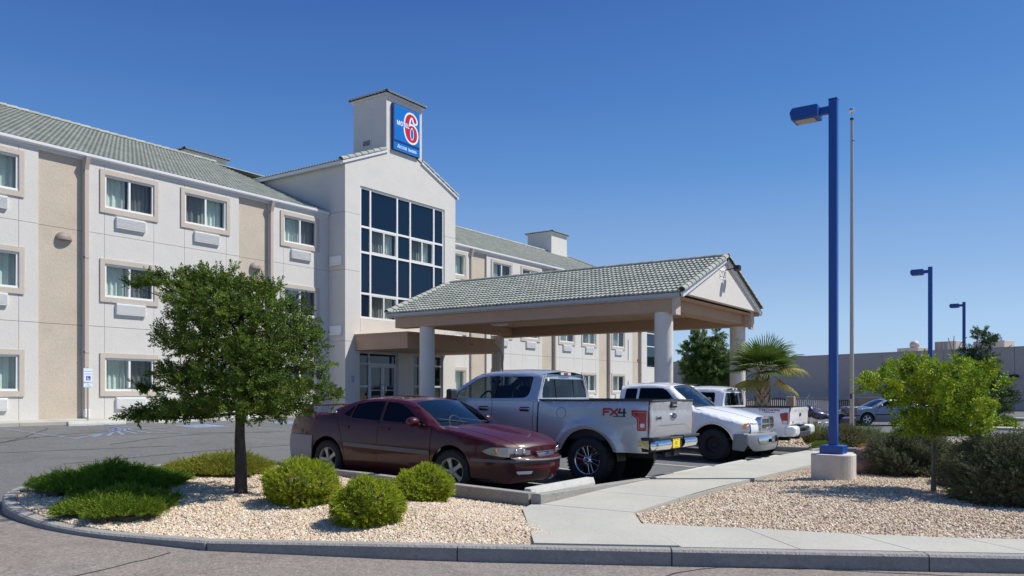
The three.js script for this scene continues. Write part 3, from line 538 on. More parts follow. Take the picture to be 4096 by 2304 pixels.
// --- the sign
function canvasTex(w, h, draw) { const c = document.createElement('canvas'); c.width = w; c.height = h; draw(c.getContext('2d'), w, h); const t = new THREE.CanvasTexture(c); t.colorSpace = THREE.SRGBColorSpace; return t; }
{
  const s = thing('tower_sign', 'blue illuminated sign with large red numeral on the tower stack', 'sign', null, V(0, 0, 0));
  const x0 = 27.18, x1 = 29.02, y0 = 12.70, y1 = 14.83, z = TZ;
  mesh('cabinet', rboxAt(x0, x1, y0, y1, z + .005, z + .12, .012), paint(.01, .03, .16, .4), s);
  const face = (a, b, c, d, tex, zz) => { const g = new THREE.PlaneGeometry(b - a, d - c); g.translate((a + b) / 2, (c + d) / 2, zz); return mesh('face', g, new THREE.MeshStandardMaterial({ map: tex, roughness: .3 }), s); };
  const w = 768, h = 800;
  face(x0 + .1, x1 - .03, 13.12, y1 - .05, canvasTex(w, h, (g) => {
    g.fillStyle = '#0a6fc2'; g.fillRect(0, 0, w, h); g.strokeStyle = '#3f97e0'; g.lineWidth = 14; g.strokeRect(0, 0, w, h); g.strokeStyle = '#0c2f78'; g.lineWidth = 34; g.beginPath(); g.moveTo(0, h - 14); g.lineTo(w, h - 14); g.stroke();
    g.lineJoin = 'round';
    const six = () => { g.beginPath(); g.moveTo(655, 215); g.bezierCurveTo(600, 60, 330, 60, 320, 400); g.bezierCurveTo(315, 760, 695, 760, 690, 520); g.bezierCurveTo(690, 330, 480, 320, 450, 420); };
    const hole = () => { g.beginPath(); g.ellipse(530, 522, 42, 122, 0, 0, 7); };
    const glyph = () => { g.beginPath();
      g.moveTo(668, 238); g.bezierCurveTo(690, 170, 600, 75, 480, 90); g.bezierCurveTo(330, 112, 300, 300, 312, 470); g.bezierCurveTo(325, 640, 420, 722, 530, 718); g.bezierCurveTo(650, 712, 705, 610, 690, 490); g.bezierCurveTo(675, 370, 590, 318, 500, 340);
      g.bezierCurveTo(470, 348, 452, 362, 440, 380); g.bezierCurveTo(440, 270, 470, 150, 520, 148); g.bezierCurveTo(570, 150, 575, 230, 600, 252); g.bezierCurveTo(625, 270, 660, 262, 668, 238); g.closePath(); };
    g.strokeStyle = '#e9eef2'; g.fillStyle = '#e9eef2'; g.lineWidth = 78; glyph(); g.stroke(); g.fill();
    g.fillStyle = '#c61a22'; glyph(); g.fill();
    g.fillStyle = '#0a6fc2'; g.strokeStyle = '#e9eef2'; g.lineWidth = 30; hole(); g.stroke(); g.fill();
    g.font = 'bold 118px sans-serif'; g.fillStyle = '#f4f6f8'; g.strokeStyle = '#0a6fc2'; g.save(); g.translate(62, 425); g.scale(.98, 1.15); g.lineWidth = 16; g.strokeText('MOTEL', 0, 0); g.fillText('MOTEL', 0, 0); g.restore();
    six;
  }), z + .124);
  face(x0 + .06, x1 - .03, y0 + .03, 13.1, canvasTex(w, 160, (g) => {
    g.fillStyle = '#0a6fc2'; g.fillRect(0, 0, w, 160); g.strokeStyle = '#3f97e0'; g.lineWidth = 10; g.strokeRect(0, 0, w, 160);
    g.fillStyle = '#eef2f6'; g.font = 'bold 84px serif'; g.save(); g.translate(90, 110); g.transform(1, 0, -.12, 1, 0, 0); g.font = 'bold 104px serif'; g.fillText('A', 0, 0); g.font = 'bold 76px serif'; g.fillText('CCOR', 74, 0); g.font = 'bold 84px sans-serif'; g.fillText('hotels', 330, 0); g.restore();
  }), z + .124);
  mesh('band', rboxAt(x0 + .06, x1 - .02, 13.09, 13.125, z + .11, z + .135, .005), paint(.008, .025, .14, .4), s);
}
// ---------- drive-through canopy in front of the entrance ----------
{
  const C = thing('entrance_canopy', 'tiled gable canopy on round stucco columns over the motel driveway', 'canopy', null, V(0, 0, 0));
  const cx = 28.4, hw = 3.98, zf = -10.2, zb = -23.1, yE = 4.80, yR = 6.44, x0 = cx - hw, x1 = cx + hw, run = hw + .02, pt = Math.atan((yR - yE) / hw), sl = Math.hypot(hw, yR - yE);
  const roof = part('roof', C);
  for (const s of [-1, 1]) {
    const us = V(-s * Math.cos(pt), Math.sin(pt), 0), ux = V(0, 0, s < 0 ? 1 : -1), o = V(s < 0 ? x0 - .06 : x1 + .06, yE + .02, s < 0 ? zb : zf - .06);
    const c = tileSlope(roof, o, ux, us, zf - .06 - zb, sl + .02, null, s < 0 ? 300 : 0); mesh('roof_deck', sheet(c, .06), M.soffit, roof);
    for (const [z, nm] of [[zf - .01, 'rake_tile'], [zb + .05, 'rake_tile']]) caps(roof, V(cx - s * -.05, yR + .05, z), V(s < 0 ? x0 - .08 : x1 + .08, yE + .08, z), .135, .33, nm);
    // gutter and eave boards
    const xe = s < 0 ? x0 - .06 : x1 + .06;
    mesh('gutter', [box(xe - .07, xe + .07, yE - .10, yE + .015, zb, zf - .1), box(xe - (s < 0 ? -.02 : .10), xe + (s < 0 ? .10 : -.02), yE - .14, yE - .02, zb, zf - .1)], M.gutterGrey ??= paint(.40, .41, .43, .55), C);
    for (const z of [zf - .02, zb - .05]) mesh('rake_board', (() => { const L = sl + .12, g = new THREE.BoxGeometry(L, .16, .07); g.rotateZ(s < 0 ? pt : -pt); g.translate(cx + s * hw / 2, (yE + yR) / 2 - .03, z); return uvBox(g); })(), M.gutter, C);
  }
  caps(roof, V(cx, yR + .055, zb), V(cx, yR + .055, zf + .02), .135, .42);
  // stucco gables
  mesh('gable', prism([[x0 + .12, yE + .02], [x1 - .12, yE + .02], [cx, yR - .03]], zf - .06, .22), M.stucco, C);
  mesh('gable', prism([[x0 + .12, yE + .02], [x1 - .12, yE + .02], [cx, yR - .03]], zb + .3, .22), M.stucco, C);
  // perimeter beams and ceiling
  const bw = .62, bl = 24.8 - bw / 2, br = 32.0 + bw / 2, by0 = 4.12, by1 = yE + .0;
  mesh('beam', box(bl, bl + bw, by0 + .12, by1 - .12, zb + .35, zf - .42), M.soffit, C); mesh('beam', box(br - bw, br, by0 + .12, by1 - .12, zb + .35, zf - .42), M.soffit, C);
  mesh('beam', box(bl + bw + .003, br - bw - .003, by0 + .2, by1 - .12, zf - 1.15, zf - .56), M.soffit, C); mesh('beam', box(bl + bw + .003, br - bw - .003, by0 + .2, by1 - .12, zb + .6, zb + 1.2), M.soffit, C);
  for (const [xa, xb] of [[bl - .02, bl + .36], [br - .36, br + .02]]) mesh('end_block', box(xa, xb, by0 + .02, by1 + .1, zf - .415, zf - .28), M.trim, C);
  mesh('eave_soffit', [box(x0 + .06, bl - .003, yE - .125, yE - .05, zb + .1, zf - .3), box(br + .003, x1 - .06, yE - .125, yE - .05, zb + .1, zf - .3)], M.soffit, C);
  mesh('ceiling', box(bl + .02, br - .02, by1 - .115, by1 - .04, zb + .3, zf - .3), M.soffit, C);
  // round columns
  const colG = (x, z, y1, gy) => { const g = new THREE.CylinderGeometry(.305, .305, y1 - gy, 32, 1); g.translate(0, (y1 + gy) / 2, 0); const c = new THREE.CylinderGeometry(.33, .33, .12, 32); c.translate(0, gy + .06, 0); const m = merge([g, c]); const p = m.attributes.position, uv = m.attributes.uv; for (let i = 0; i < p.count; i++) uv.setXY(i, Math.atan2(p.getZ(i), p.getX(i)) * .305, p.getY(i)); return m.translate(x, 0, z); };
  for (const [x, b] of [[24.8, 11.05], [32.0, 11.05], [24.8, 21.3], [31.7, 22.75]]) mesh('column', colG(x, -b, by0 + (b > 15 ? .2 : .125), HG(x, b) - .05), M.stucco, C);
  // downlight and house number
  const dl = part('ceiling_light', C); mesh('housing', rboxAt(26.6, 27.15, 4.35, 4.66, -19.5, -18.95, .04), M.offwhite, dl); mesh('lens', box(26.68, 27.07, 4.335, 4.349, -19.42, -19.03), M.white, dl);
  const num = mesh('house_number', new THREE.PlaneGeometry(.62, .40).translate(cx - .25, 5.86, zf - .052), new THREE.MeshStandardMaterial({ roughness: .6, map: canvasTex(256, 160, (g) => { g.fillStyle = '#e8e8e6'; g.fillRect(0, 0, 256, 160); g.fillStyle = '#1d1d22'; g.font = 'bold 138px sans-serif'; g.save(); g.scale(.78, 1.05); ['2', '1', '2', '0'].forEach((c, i) => g.fillText(c, 14 + i * 78, 132)); g.restore(); }) }), C);
  num.geometry.attributes.uv && 0;
  const fl = part('gable_lamp', C); mesh('bracket', [bar(V(cx - .02, 6.02, zf - .06), V(cx - .02, 6.07, zf + .32), .02)], M.black, fl);
  mesh('lamp_head', [rboxAt(cx - .12, cx + .10, 6.0, 6.16, zf + .28, zf + .5, .02), rboxAt(cx + .12, cx + .34, 6.0, 6.16, zf + .2, zf + .4, .02)], M.black, fl);
}
// ---------- site furniture ----------
const dirAt = (u, v) => { const t = (u - 2048) / 3228, c = Math.cos(YAW), s = Math.sin(YAW); return [c + t * s, s - t * c, (1567 - v) / 3228]; };   // only used to lay out far things in plan
const far = (u, d) => { const r = dirAt(u, 0); return [r[0] * d, r[1] * d]; };
const stopGeo = (() => { const s = new THREE.Shape([[-.075, 0], [.075, 0], [.07, .05], [.045, .12], [-.045, .12], [-.07, .05]].map(([x, y]) => new THREE.Vector2(x, y))); const g = new THREE.ExtrudeGeometry(s, { depth: 1.66, bevelEnabled: true, bevelSize: .01, bevelThickness: .045, bevelSegments: 2 }); g.translate(0, 0, -.83); g.rotateY(Math.PI / 2); return uvBox(g); })();
M.stop = mottled(.52, .51, .47, { tile: .8, coarse: .15, fine: .1, bump: .004, seed: 25, n: 256, grain: 48 });
[[9.95, 6.02, .205, 'concrete wheel stop in front of the maroon sedan'], [12.72, 6.02, null, 'concrete wheel stop under the silver pickup tailgate'], [15.0, 6.06, null, 'concrete wheel stop of the empty stall beside the silver pickup'], [17.15, 6.06, null, 'concrete wheel stop near the nose of the older white pickup'], [19.4, 5.98, null, 'concrete wheel stop between the two white pickups'], [12.96, 24.25, null, 'concrete wheel stop below the reserved parking sign'], [15.5, 24.25, null, 'concrete wheel stop behind the oak by the motel walk'], [18.1, 24.25, null, 'concrete wheel stop nearest the tower by the motel walk']].forEach(([a, b, y, l]) => {
  const m = mesh('wheel_stop', stopGeo, M.stop); tag(m, l, 'wheel stop', 'concrete wheel stops'); m.position.set(a, (y ?? HG(a, b)) - .005, -b);
});
// apron under the first stop
struct(mesh('stop_apron', drape([[9.02, 5.95], [12.3, 5.95], [12.3, 6.12], [9.04, 6.12]], (a) => lerp(.20, .08, clamp((a - 9) / 3.3, 0, 1)), .4), M.concrete));
// blue lamp posts
M.lens = paint(.35, .34, .30, .3);
function lampPost(a, b, gy, h, label, { base = true, w = .135, heads = 1, s = 1 } = {}) {
  const p = thing('lamp_post', label, 'lamp post', 'blue parking lot lamp posts', V(a, gy, -b)), y0 = base ? .46 : 0;
  if (base) {
    const q = .32, c = .16, g = new THREE.ExtrudeGeometry(new THREE.Shape(roundPoly([[-q, -q + c], [-q + c, -q], [q - c, -q], [q, -q + c], [q, q - c], [q - c, q], [-q + c, q], [-q, q - c]], .08, 3).map(([x, y]) => new THREE.Vector2(x, y))), { depth: .56, bevelEnabled: true, bevelSize: .02, bevelThickness: .02, bevelSegments: 2 });
    g.rotateX(-Math.PI / 2); g.translate(0, -.12, 0); mesh('footing', uvBox(g), M.footing ??= mottled(.56, .53, .48, { tile: 1.2, coarse: .12, fine: .06, bump: .003, seed: 26, n: 256, grain: 48 }), p);
    mesh('base_cover', rboxAt(-.185, .185, y0, y0 + .14, -.185, .185, .012), M.bluepole, p);
  }
  mesh('pole', rboxAt(-w / 2, w / 2, y0, h, -w / 2, w / 2, .012), M.bluepole, p);
  mesh('pole_cap', box(-w / 2 - .004, w / 2 + .004, h, h + .012, -w / 2 - .004, w / 2 + .004), M.bluepole, p);
  for (let k = 0; k < heads; k++) {
    const hd = part('lamp_head', p); hd.rotation.y = Math.PI / 2 + k * Math.PI; hd.position.y = h - .16;
    mesh('arm', box(w / 2, w / 2 + .17, -.06, .06, -.04, .04), M.bluepole, hd);
    const x0 = w / 2 + .16, o = roundPoly([[x0, -.10], [x0 + .42, -.105], [x0 + .45, .02], [x0 + .41, .09], [x0, .09]], .012);
    const g = new THREE.ExtrudeGeometry(new THREE.Shape(o.map(([x, y]) => new THREE.Vector2(x, y))), { depth: .32, bevelEnabled: true, bevelSize: .008, bevelThickness: .008, bevelSegments: 1 }); g.translate(0, 0, -.16); mesh('housing', uvBox(g), M.bluepole, hd);
    mesh('lens', box(x0 + .06, x0 + .38, -.121, -.1155, -.13, .13), M.lens, hd);
  }
  return p;
}
lampPost(14.27, 3.28, .13, 6.42, 'nearest blue lamp post on a rounded concrete footing in gravel');
lampPost(34.9, 4.45, -.15, 6.6, 'second blue lamp post rising behind the young tree', { w: .15 });
lampPost(49.6, 4.7, -.2, 6.65, 'farthest blue lamp post seen to the right beyond the dark tree', { w: .15 });
lampPost(...far(2960, 52), -.2, 6.55, 'blue lamp post hidden behind the canopy corner column', { w: .15 });
{
  const [a, b] = far(2782, 74), p = thing('floodlight_pole', 'blue pole with twin floodlights above the leafy tree beyond the canopy', 'lamp post', null, V(a, -.3, -b));
  mesh('pole', rboxAt(-.09, .09, 0, 6.6, -.09, .09, .01), M.bluepole, p);
  for (const [x, y] of [[-.5, 7.35], [.42, 7.45]]) { const f = part('floodlight', p); mesh('head', rboxAt(x - .3, x + .3, y - .2, y + .2, -.2, .2, .03), M.flood ??= paint(.06, .10, .16, .5), f); mesh('bracket', [tube([V(0, 6.5, 0), V(x * .4, 6.55, 0), V(x, 6.8, 0), V(x, y - .2, 0)], .03, 6)], M.bluepole, f); }
  mesh('shoebox_head', rboxAt(-1.0, -.1, 6.25, 6.5, -.3, .3, .03), M.bluepole, p);
}
// flagpole
{
  const [a, b] = far(3407, 27), p = thing('flagpole', 'tall bare silver flagpole with ball finial and no flag', 'flagpole', null, V(a, -.15, -b));
  const g = new THREE.CylinderGeometry(.045, .072, 10.9, 20); g.translate(0, 5.45, 0); mesh('pole', g, M.poleAlu ??= new THREE.MeshStandardMaterial({ color: lin(.42, .40, .38), metalness: .35, roughness: .45 }), p);
  mesh('base_collar', new THREE.CylinderGeometry(.09, .13, .12, 20).translate(0, .06, 0), M.poleAlu, p);
  mesh('joint_ring', new THREE.CylinderGeometry(.066, .066, .03, 20).translate(0, 4.0, 0), M.poleAlu, p);
  mesh('finial', [new THREE.SphereGeometry(.095, 20, 14).translate(0, 11.18, 0), bar(V(0, 10.88, 0), V(0, 11.12, 0), .012)], M.chrome, p);
  mesh('truck', [new THREE.CylinderGeometry(.06, .06, .06, 12).translate(0, 10.9, 0), bar(V(-.02, 10.2, 0), V(-.12, 10.12, .1), .012)], M.dark, p);
  const cl = part('cleat', p); mesh('cleat', [rboxAt(-.14, -.06, 1.55, 1.72, -.03, .03, .01)], M.dark, cl);
}
// reserved parking sign
{
  const p = thing('parking_sign', 'white reserved parking sign with blue wheelchair panel on a thin steel post', 'sign', null, V(13.08, .70, -25.0));
  mesh('post', rboxAt(-.022, .022, 0, 1.70, -.02, .02, .005), M.poleAlu, p);
  const plate = (n, w, h, y, draw) => { const g = part(n, p); mesh('plate', rboxAt(-w / 2, w / 2, y, y + h, .021, .026, .002), M.white, g); mesh('print', new THREE.PlaneGeometry(w - .01, h - .01).translate(0, y + h / 2, .028), new THREE.MeshStandardMaterial({ roughness: .5, map: canvasTex(240, Math.round(240 * h / w), draw) }), g); };
  plate('notice_panel', .30, .44, 1.22, (g, w, h) => {
    g.fillStyle = '#e6ebf0'; g.fillRect(0, 0, w, h); g.strokeStyle = '#3d7f86'; g.lineWidth = 5; g.strokeRect(8, 8, w - 16, h - 16); g.fillStyle = '#4a7fa8'; g.font = 'bold 40px sans-serif'; g.textAlign = 'center'; g.fillText('RESERVED', w / 2, 92, 205); g.fillText('PARKING', w / 2, 160, 190);
    g.fillStyle = '#1d4fae'; g.fillRect(62, 195, 116, 112); g.strokeStyle = '#f2f5f8'; g.lineWidth = 9; g.beginPath(); g.arc(116, 268, 27, .3, 4.6); g.stroke(); g.beginPath(); g.moveTo(108, 222); g.lineTo(112, 262); g.lineTo(140, 262); g.lineTo(152, 290); g.stroke(); g.beginPath(); g.arc(107, 213, 8, 0, 7); g.fillStyle = '#f2f5f8'; g.fill();
  });
  plate('sub_panel', .30, .14, 1.06, (g, w, h) => { g.fillStyle = '#e6ebf0'; g.fillRect(0, 0, w, h); g.strokeStyle = '#3d7f86'; g.lineWidth = 4; g.strokeRect(6, 6, w - 12, h - 12); g.fillStyle = '#4a7fa8'; g.font = 'bold 30px sans-serif'; g.textAlign = 'center'; g.fillText('VAN', w / 2, 46); g.fillText('ACCESSIBLE', w / 2, 90, 205); });
}
// planting bed beyond the parked row
const bedF = [[22.6, 4.3], [23.7, 4.36], [23.7, 12.5], [31, 13.5], [33.5, 4], [36, -8], [21.2, -8], [24.7, -1]];
const GF = (a, b) => lerp(.03, -.12, smooth(a, 23, 31)) + .06 * smooth(edgeDist([a, b], bedF), 0, 1.5);
struct(mesh('gravel_bed', drape(bedF, (a, b) => GF(a, b) - .005, .8), M.bed));
gravel(bedF, GF, 16000, .02, .045, false, 'pink gravel of the far planting bed behind the pickups');
{ const k = struct(part('bed_kerb', scene)); mesh('kerb_length', kerbGeo(straight([23.55, 4.5], [23.55, 12.6], 8), .06, .15, .4), M.kerb, k); mesh('kerb_length', kerbGeo(straight([23.4, 12.65], [31, 13.65], 8), (a) => lerp(.07, -.05, (a - 23) / 8), .15, .4), M.kerb, k); mesh('kerb_length', kerbGeo([[22.1, 5.75], [22.8, 5.7], [23.3, 5.3], [23.5, 4.55]], .10, .15, .4), M.kerb, k); }
// boulder
function rockGeo(r, sx, sy, sz, sd, det = 3) { const g = new THREE.IcosahedronGeometry(r, det), p = g.attributes.position; for (let i = 0; i < p.count; i++) { const v = V().fromBufferAttribute(p, i), n = v.clone().normalize(); let k = 1 + .42 * (fbm(n.x * 1.6 + sd, n.y * 1.6 + n.z * 1.1, sd, 64, 3) - .5) + .10 * (vnoise(n.x * 7 + n.z * 5, n.y * 7, sd) - .5); v.multiplyScalar(k); v.x = Math.sign(v.x) * Math.min(Math.abs(v.x), r * .86); p.setXYZ(i, v.x * sx, v.y * sy, v.z * sz); } g.deleteAttribute('uv'); return uvBox(creased(mergeVertices(g.deleteAttribute('normal'), 1e-4), 28)); }
M.rock = mottled(.27, .165, .13, { tile: .7, coarse: .35, fine: .15, hue: .05, bump: .012, seed: 27, n: 256, grain: 32 });
{ const r = mesh('boulder', rockGeo(.36, 1.0, .95, .95, 3), M.rock); tag(r, 'rust brown boulder between the lamp footing and the grey green shrub', 'boulder'); r.position.set(15.75, .28, -3.02); r.rotation.y = 1.1; }
{ const r = mesh('boulder', rockGeo(.25, 1.3, .5, 1, 8, 2), M.rock); tag(r, 'low flat boulder lying under the flagpole', 'boulder'); const [a, b] = far(3375, 25.6); r.position.set(a, .0, -b); }

// ---------- beyond the lot ----------
M.storeWall = mottled(.52, .44, .375, { tile: 14, coarse: .05, fine: .04, bump: .004, seed: 28, n: 512, grain: 128 });
{
  const st = thing('store_building', 'long plain tan store wall beyond the road on the right', 'building', null, V(126, -.6, -77.5));
  const ang = Math.atan2(-85, -36); st.rotation.y = ang;   // local x runs along the wall, +z towards the lot
  const wl = part('wall', st), n = 14;
  for (let i = -2; i < n; i++) mesh('wall_panel', box(i * 7.2 + .02, (i + 1) * 7.2 - .02, 0, 6.68, -.25, 0), M.storeWall, wl);
  mesh('shell', [box(-14.3, n * 7.2 - .1, 0, 6.3, -40, -.26)], M.storeWall, st); mesh('coping', box(-14.4, n * 7.2, 6.68, 6.76, -.32, .05), M.storeWall, st);
  const unit = (x0, x1, h, z, lou) => { const u = part('rooftop_unit', st); mesh('case', rboxAt(x0, x1, 6.3, 6.68 + h, z - 2.2, z, .04), M.hvac ??= paint(.50, .46, .41, .6), u); if (lou) for (let k = 0; k < 3; k++) mesh('louvre', box(x0 + .1 + k * .5, x0 + .5 + k * .5, 6.8, 6.6 + h, z, z + .03), M.hvacDark ??= paint(.26, .25, .24, .6), u); return u; };
  const at = (u) => { let lo = -30, hi = 120; for (let i = 0; i < 40; i++) { const m = (lo + hi) / 2, x = 126 + Math.cos(ang) * m, b = 77.5 + Math.sin(ang) * m, fw = x * Math.cos(YAW) + b * Math.sin(YAW), rt = x * Math.sin(YAW) - b * Math.cos(YAW); (2048 + 3228 * rt / fw < u) ? lo = m : hi = m; } return lo; };
  const X = (u) => at(u); unit(X(3486), X(3570), .75, -5, false); unit(X(3617), X(3702), 1.35, -6, true); unit(X(3560), X(3630), 1.15, -9, false); unit(X(3752), X(3878), 1.2, -7, true);
  const dm = part('vent_dome', st); mesh('dome', new THREE.SphereGeometry(.55, 14, 8).translate(X(3545), 7.75, -5.6), M.hvac, dm); mesh('neck', new THREE.CylinderGeometry(.3, .3, .6, 12).translate(X(3545), 7.3, -5.6), M.hvac, dm);
  const wlamp = (u, y) => { const l = part('wall_lamp', st); mesh('housing', rboxAt(X(u) - .35, X(u) + .35, y, y + .35, 0, .5, .08), M.dark, l); }; wlamp(4060, 3.6);
}
// floodlights low on the second lamp post
{ const f = thing('floodlight', 'black floodlight beside the second blue lamp post', 'floodlight', 'ground floodlights', V(35.6, -.15, -3.6)); mesh('stand', [bar(V(0, 0, 0), V(0, 2.55, 0), .025)], M.dark, f); mesh('head', rboxAt(-.15, .15, 2.55, 2.95, -.14, .14, .05), M.dark, f);
  const f2 = thing('floodlight', 'flat floodlight fixed low on the second blue lamp post', 'floodlight', 'ground floodlights', V(34.7, -.15, -4.6)); mesh('stand', [bar(V(0, 0, 0), V(0, 2.55, 0), .025)], M.dark, f2); mesh('head', rboxAt(-.2, .2, 2.55, 2.85, -.4, .1, .04), M.dark, f2); }
// fence line along the far road
M.fencePale = paint(.33, .31, .30, .7); M.brownSteel = paint(.075, .04, .03, .6); M.tanStone = mottled(.36, .27, .19, { tile: 1.2, coarse: .3, fine: .15, hue: .04, bump: .02, seed: 29, n: 256, grain: 24 });
function fenceRun(name, label, category, u0, u1, d, y0, y1, step, w, mat, group, arch = 0) {
  const [a0, b0] = far(u0, d), [a1, b1] = far(u1, d), L = Math.hypot(a1 - a0, b1 - b0), f = thing(name, label, category, group, V(a0, 0, -b0)); f.rotation.y = Math.atan2(b1 - b0, a1 - a0);
  const pk = []; for (let x = 0; x <= L; x += step) { const t = y1 + arch * Math.sin(Math.PI * x / L); pk.push(box(x, x + w, y0, t, -.02, .02)); }
  stuff(mesh('pickets', pk, mat, f));
  const rails = (y) => { const o = []; const n = 12; for (let i = 0; i < n; i++) { const x0 = L * i / n, x1 = L * (i + 1) / n, q = arch * Math.sin(Math.PI * (x0 + x1) / 2 / L) * (y > (y0 + y1) / 2 ? 1 : 0); o.push(box(x0, x1, y + q, y + q + .07, -.03, .03)); } return o; };
  mesh('rail', rails(y0 + .1), mat, f); mesh('rail', rails(y1 - .12), mat, f); return f;
}
fenceRun('picket_fence', 'pale grey picket fence behind the motorcycle along the far road', 'fence', 3180, 3425, 66, -.15, 1.22, .16, .09, M.fencePale);
fenceRun('steel_railing', 'brown steel railing with arched top right of the palm trunk', 'railing', 3072, 3148, 64, .35, 1.02, .16, .07, M.brownSteel, 'brown steel railings', .14);
fenceRun('steel_railing', 'brown steel railing left of the palm trunk', 'railing', 2985, 3032, 64, .35, 1.0, .16, .07, M.brownSteel, 'brown steel railings', .05);
fenceRun('steel_railing', 'brown steel railing between the lamp post and the flagpole', 'railing', 3348, 3402, 64, -.1, .92, .16, .07, M.brownSteel, 'brown steel railings', .1);
{ const [a, b] = far(3163, 63.5), s = mesh('stone_pillar', uvBox(rbox(.62, 1.75, .62, .06, 3)), M.tanStone); tag(s, 'tan stone gate pillar at the end of the brown railing', 'pillar'); s.position.set(a, .38, -b); }
{ const [a0, b0] = far(3415, 65), [a1, b1] = far(3680, 62), L = Math.hypot(a1 - a0, b1 - b0), w = thing('block_wall', 'low tan block wall behind the silver blue sedan', 'wall', null, V(a0, -.5, -b0)); w.rotation.y = Math.atan2(b1 - b0, a1 - a0); mesh('blocks', box(0, L, 0, 1.62, -.12, .12), M.tanStone, w); mesh('cap', box(-.05, L + .05, 1.62, 1.7, -.16, .16), M.concrete, w); }
{ const k = struct(part('far_kerb', scene)); const run = (u0, d0, u1, d1, y) => { const n = 10, p = []; for (let i = 0; i <= n; i++) p.push(far(lerp(u0, u1, i / n), lerp(d0, d1, i / n))); mesh('kerb_length', kerbGeo(p.reverse(), y, 1.4, .5), M.concrete, k); }; run(2700, 62, 3400, 58, -.05); run(3880, 54, 4500, 46, -.05); run(3900, 40, 4500, 36, -.12); }
// rip-rap on the bank at the right
{
  const poly = [far(4000, 33), far(4500, 29), far(4600, 24), far(4090, 25.5)], poly2 = [far(3880, 68), far(4600, 60), far(4600, 55), far(3880, 62)];
  const im = new THREE.InstancedMesh(stoneGeo, M.stone, 1500), m = new THREE.Matrix4(), q = new THREE.Quaternion(), e = new THREE.Euler(), col = new THREE.Color(); let i = 0, guard = 0;
  while (i < 1500 && guard++ < 90000) { const two = i > 900, pl = two ? poly2 : poly, p = [rr(25, 85), rr(-25, 25)]; if (!inside(p, pl)) continue; const s = rr(.08, .2) * (two ? 1.6 : 1); q.setFromEuler(e.set(rr(0, 6), rr(0, 6), rr(0, 6))); m.compose(V(p[0], (two ? lerp(.2, -.2, rnd()) : -.15) + s * .3, -p[1]), q, V(s, s * .7, s)); im.setMatrixAt(i, m); const k = rr(.6, 1.1), g = two ? [.30, .24, .20] : [.34, .33, .33]; im.setColorAt(i++, col.setRGB(g[0] * k, g[1] * k, g[2] * k)); }
  im.count = i; im.name = numbered('riprap'); im.userData = { kind: 'stuff', label: 'loose grey rock lining the bank on the right', category: 'rocks' }; scene.add(im);
}
// ---------- vehicles ----------
// local frame: x forward, y up, z to the vehicle's left or right; x = 0 at the rear axle, y = 0 on the ground
const carPaint = (r, g, b, o = {}) => new THREE.MeshPhysicalMaterial({ color: lin(r, g, b), roughness: .38, metalness: .25, clearcoat: 1, clearcoatRoughness: .05, ...o });
const darkGlass = new THREE.MeshPhysicalMaterial({ color: lin(.003, .004, .005), roughness: .03, ior: 1.33, specularIntensity: .8 });
const tintGlass = new THREE.MeshPhysicalMaterial({ color: lin(.30, .36, .34), roughness: .02, transmission: 1, thickness: 0, ior: 1.52 });
const clearGlass = new THREE.MeshPhysicalMaterial({ color: lin(.80, .87, .87), roughness: .02, transmission: 1, thickness: 0, ior: 1.85 });
const lampGlass = new THREE.MeshPhysicalMaterial({ color: lin(.92, .93, .94), roughness: .08, transmission: 1, thickness: 0, ior: 1.5 });
const redLamp = new THREE.MeshPhysicalMaterial({ color: lin(.32, .003, .004), roughness: .35, clearcoat: .5, clearcoatRoughness: .03 });
const amber = new THREE.MeshPhysicalMaterial({ color: lin(.65, .24, .03), roughness: .15, clearcoat: 1 });
const seatCloth = paint(.06, .058, .055, .9), dashMat = paint(.05, .05, .05, .8);
function surf(pts, holes, map, edge = .08) {
  const s = new THREE.Shape(pts.map(([x, y]) => new THREE.Vector2(x, y)));
  for (const h of holes) s.holes.push(new THREE.Path(h.map(([x, y]) => new THREE.Vector2(x, y))));
  let g = new TessellateModifier(edge, 8).modify(new THREE.ShapeGeometry(s));
  const p = g.attributes.position; for (let i = 0; i < p.count; i++) { const q = map(p.getX(i), p.getY(i)); p.setXYZ(i, q[0], q[1], q[2]); }
  g.deleteAttribute('uv'); g.deleteAttribute('normal'); g = mergeVertices(g, 1e-4); g.computeVertexNormals(); return uvBox(g.index ? keepN(g) : g);
}
const keepN = (g) => g.toNonIndexed();
function rim(pts, map, inn, closed = true) {   // a strip turned inwards from a contour
  const pos = [], idx = [], n = pts.length; pts.forEach(([x, y]) => { pos.push(...map(x, y), ...inn(x, y)); });
  for (let i = 0; i < (closed ? n : n - 1); i++) { const a = i * 2, b = ((i + 1) % n) * 2; idx.push(a, b, a + 1, b, b + 1, a + 1); }
  const g = new THREE.BufferGeometry(); g.setAttribute('position', new THREE.Float32BufferAttribute(pos, 3)); g.setIndex(idx); return uvBox(creased(g, 40));
}
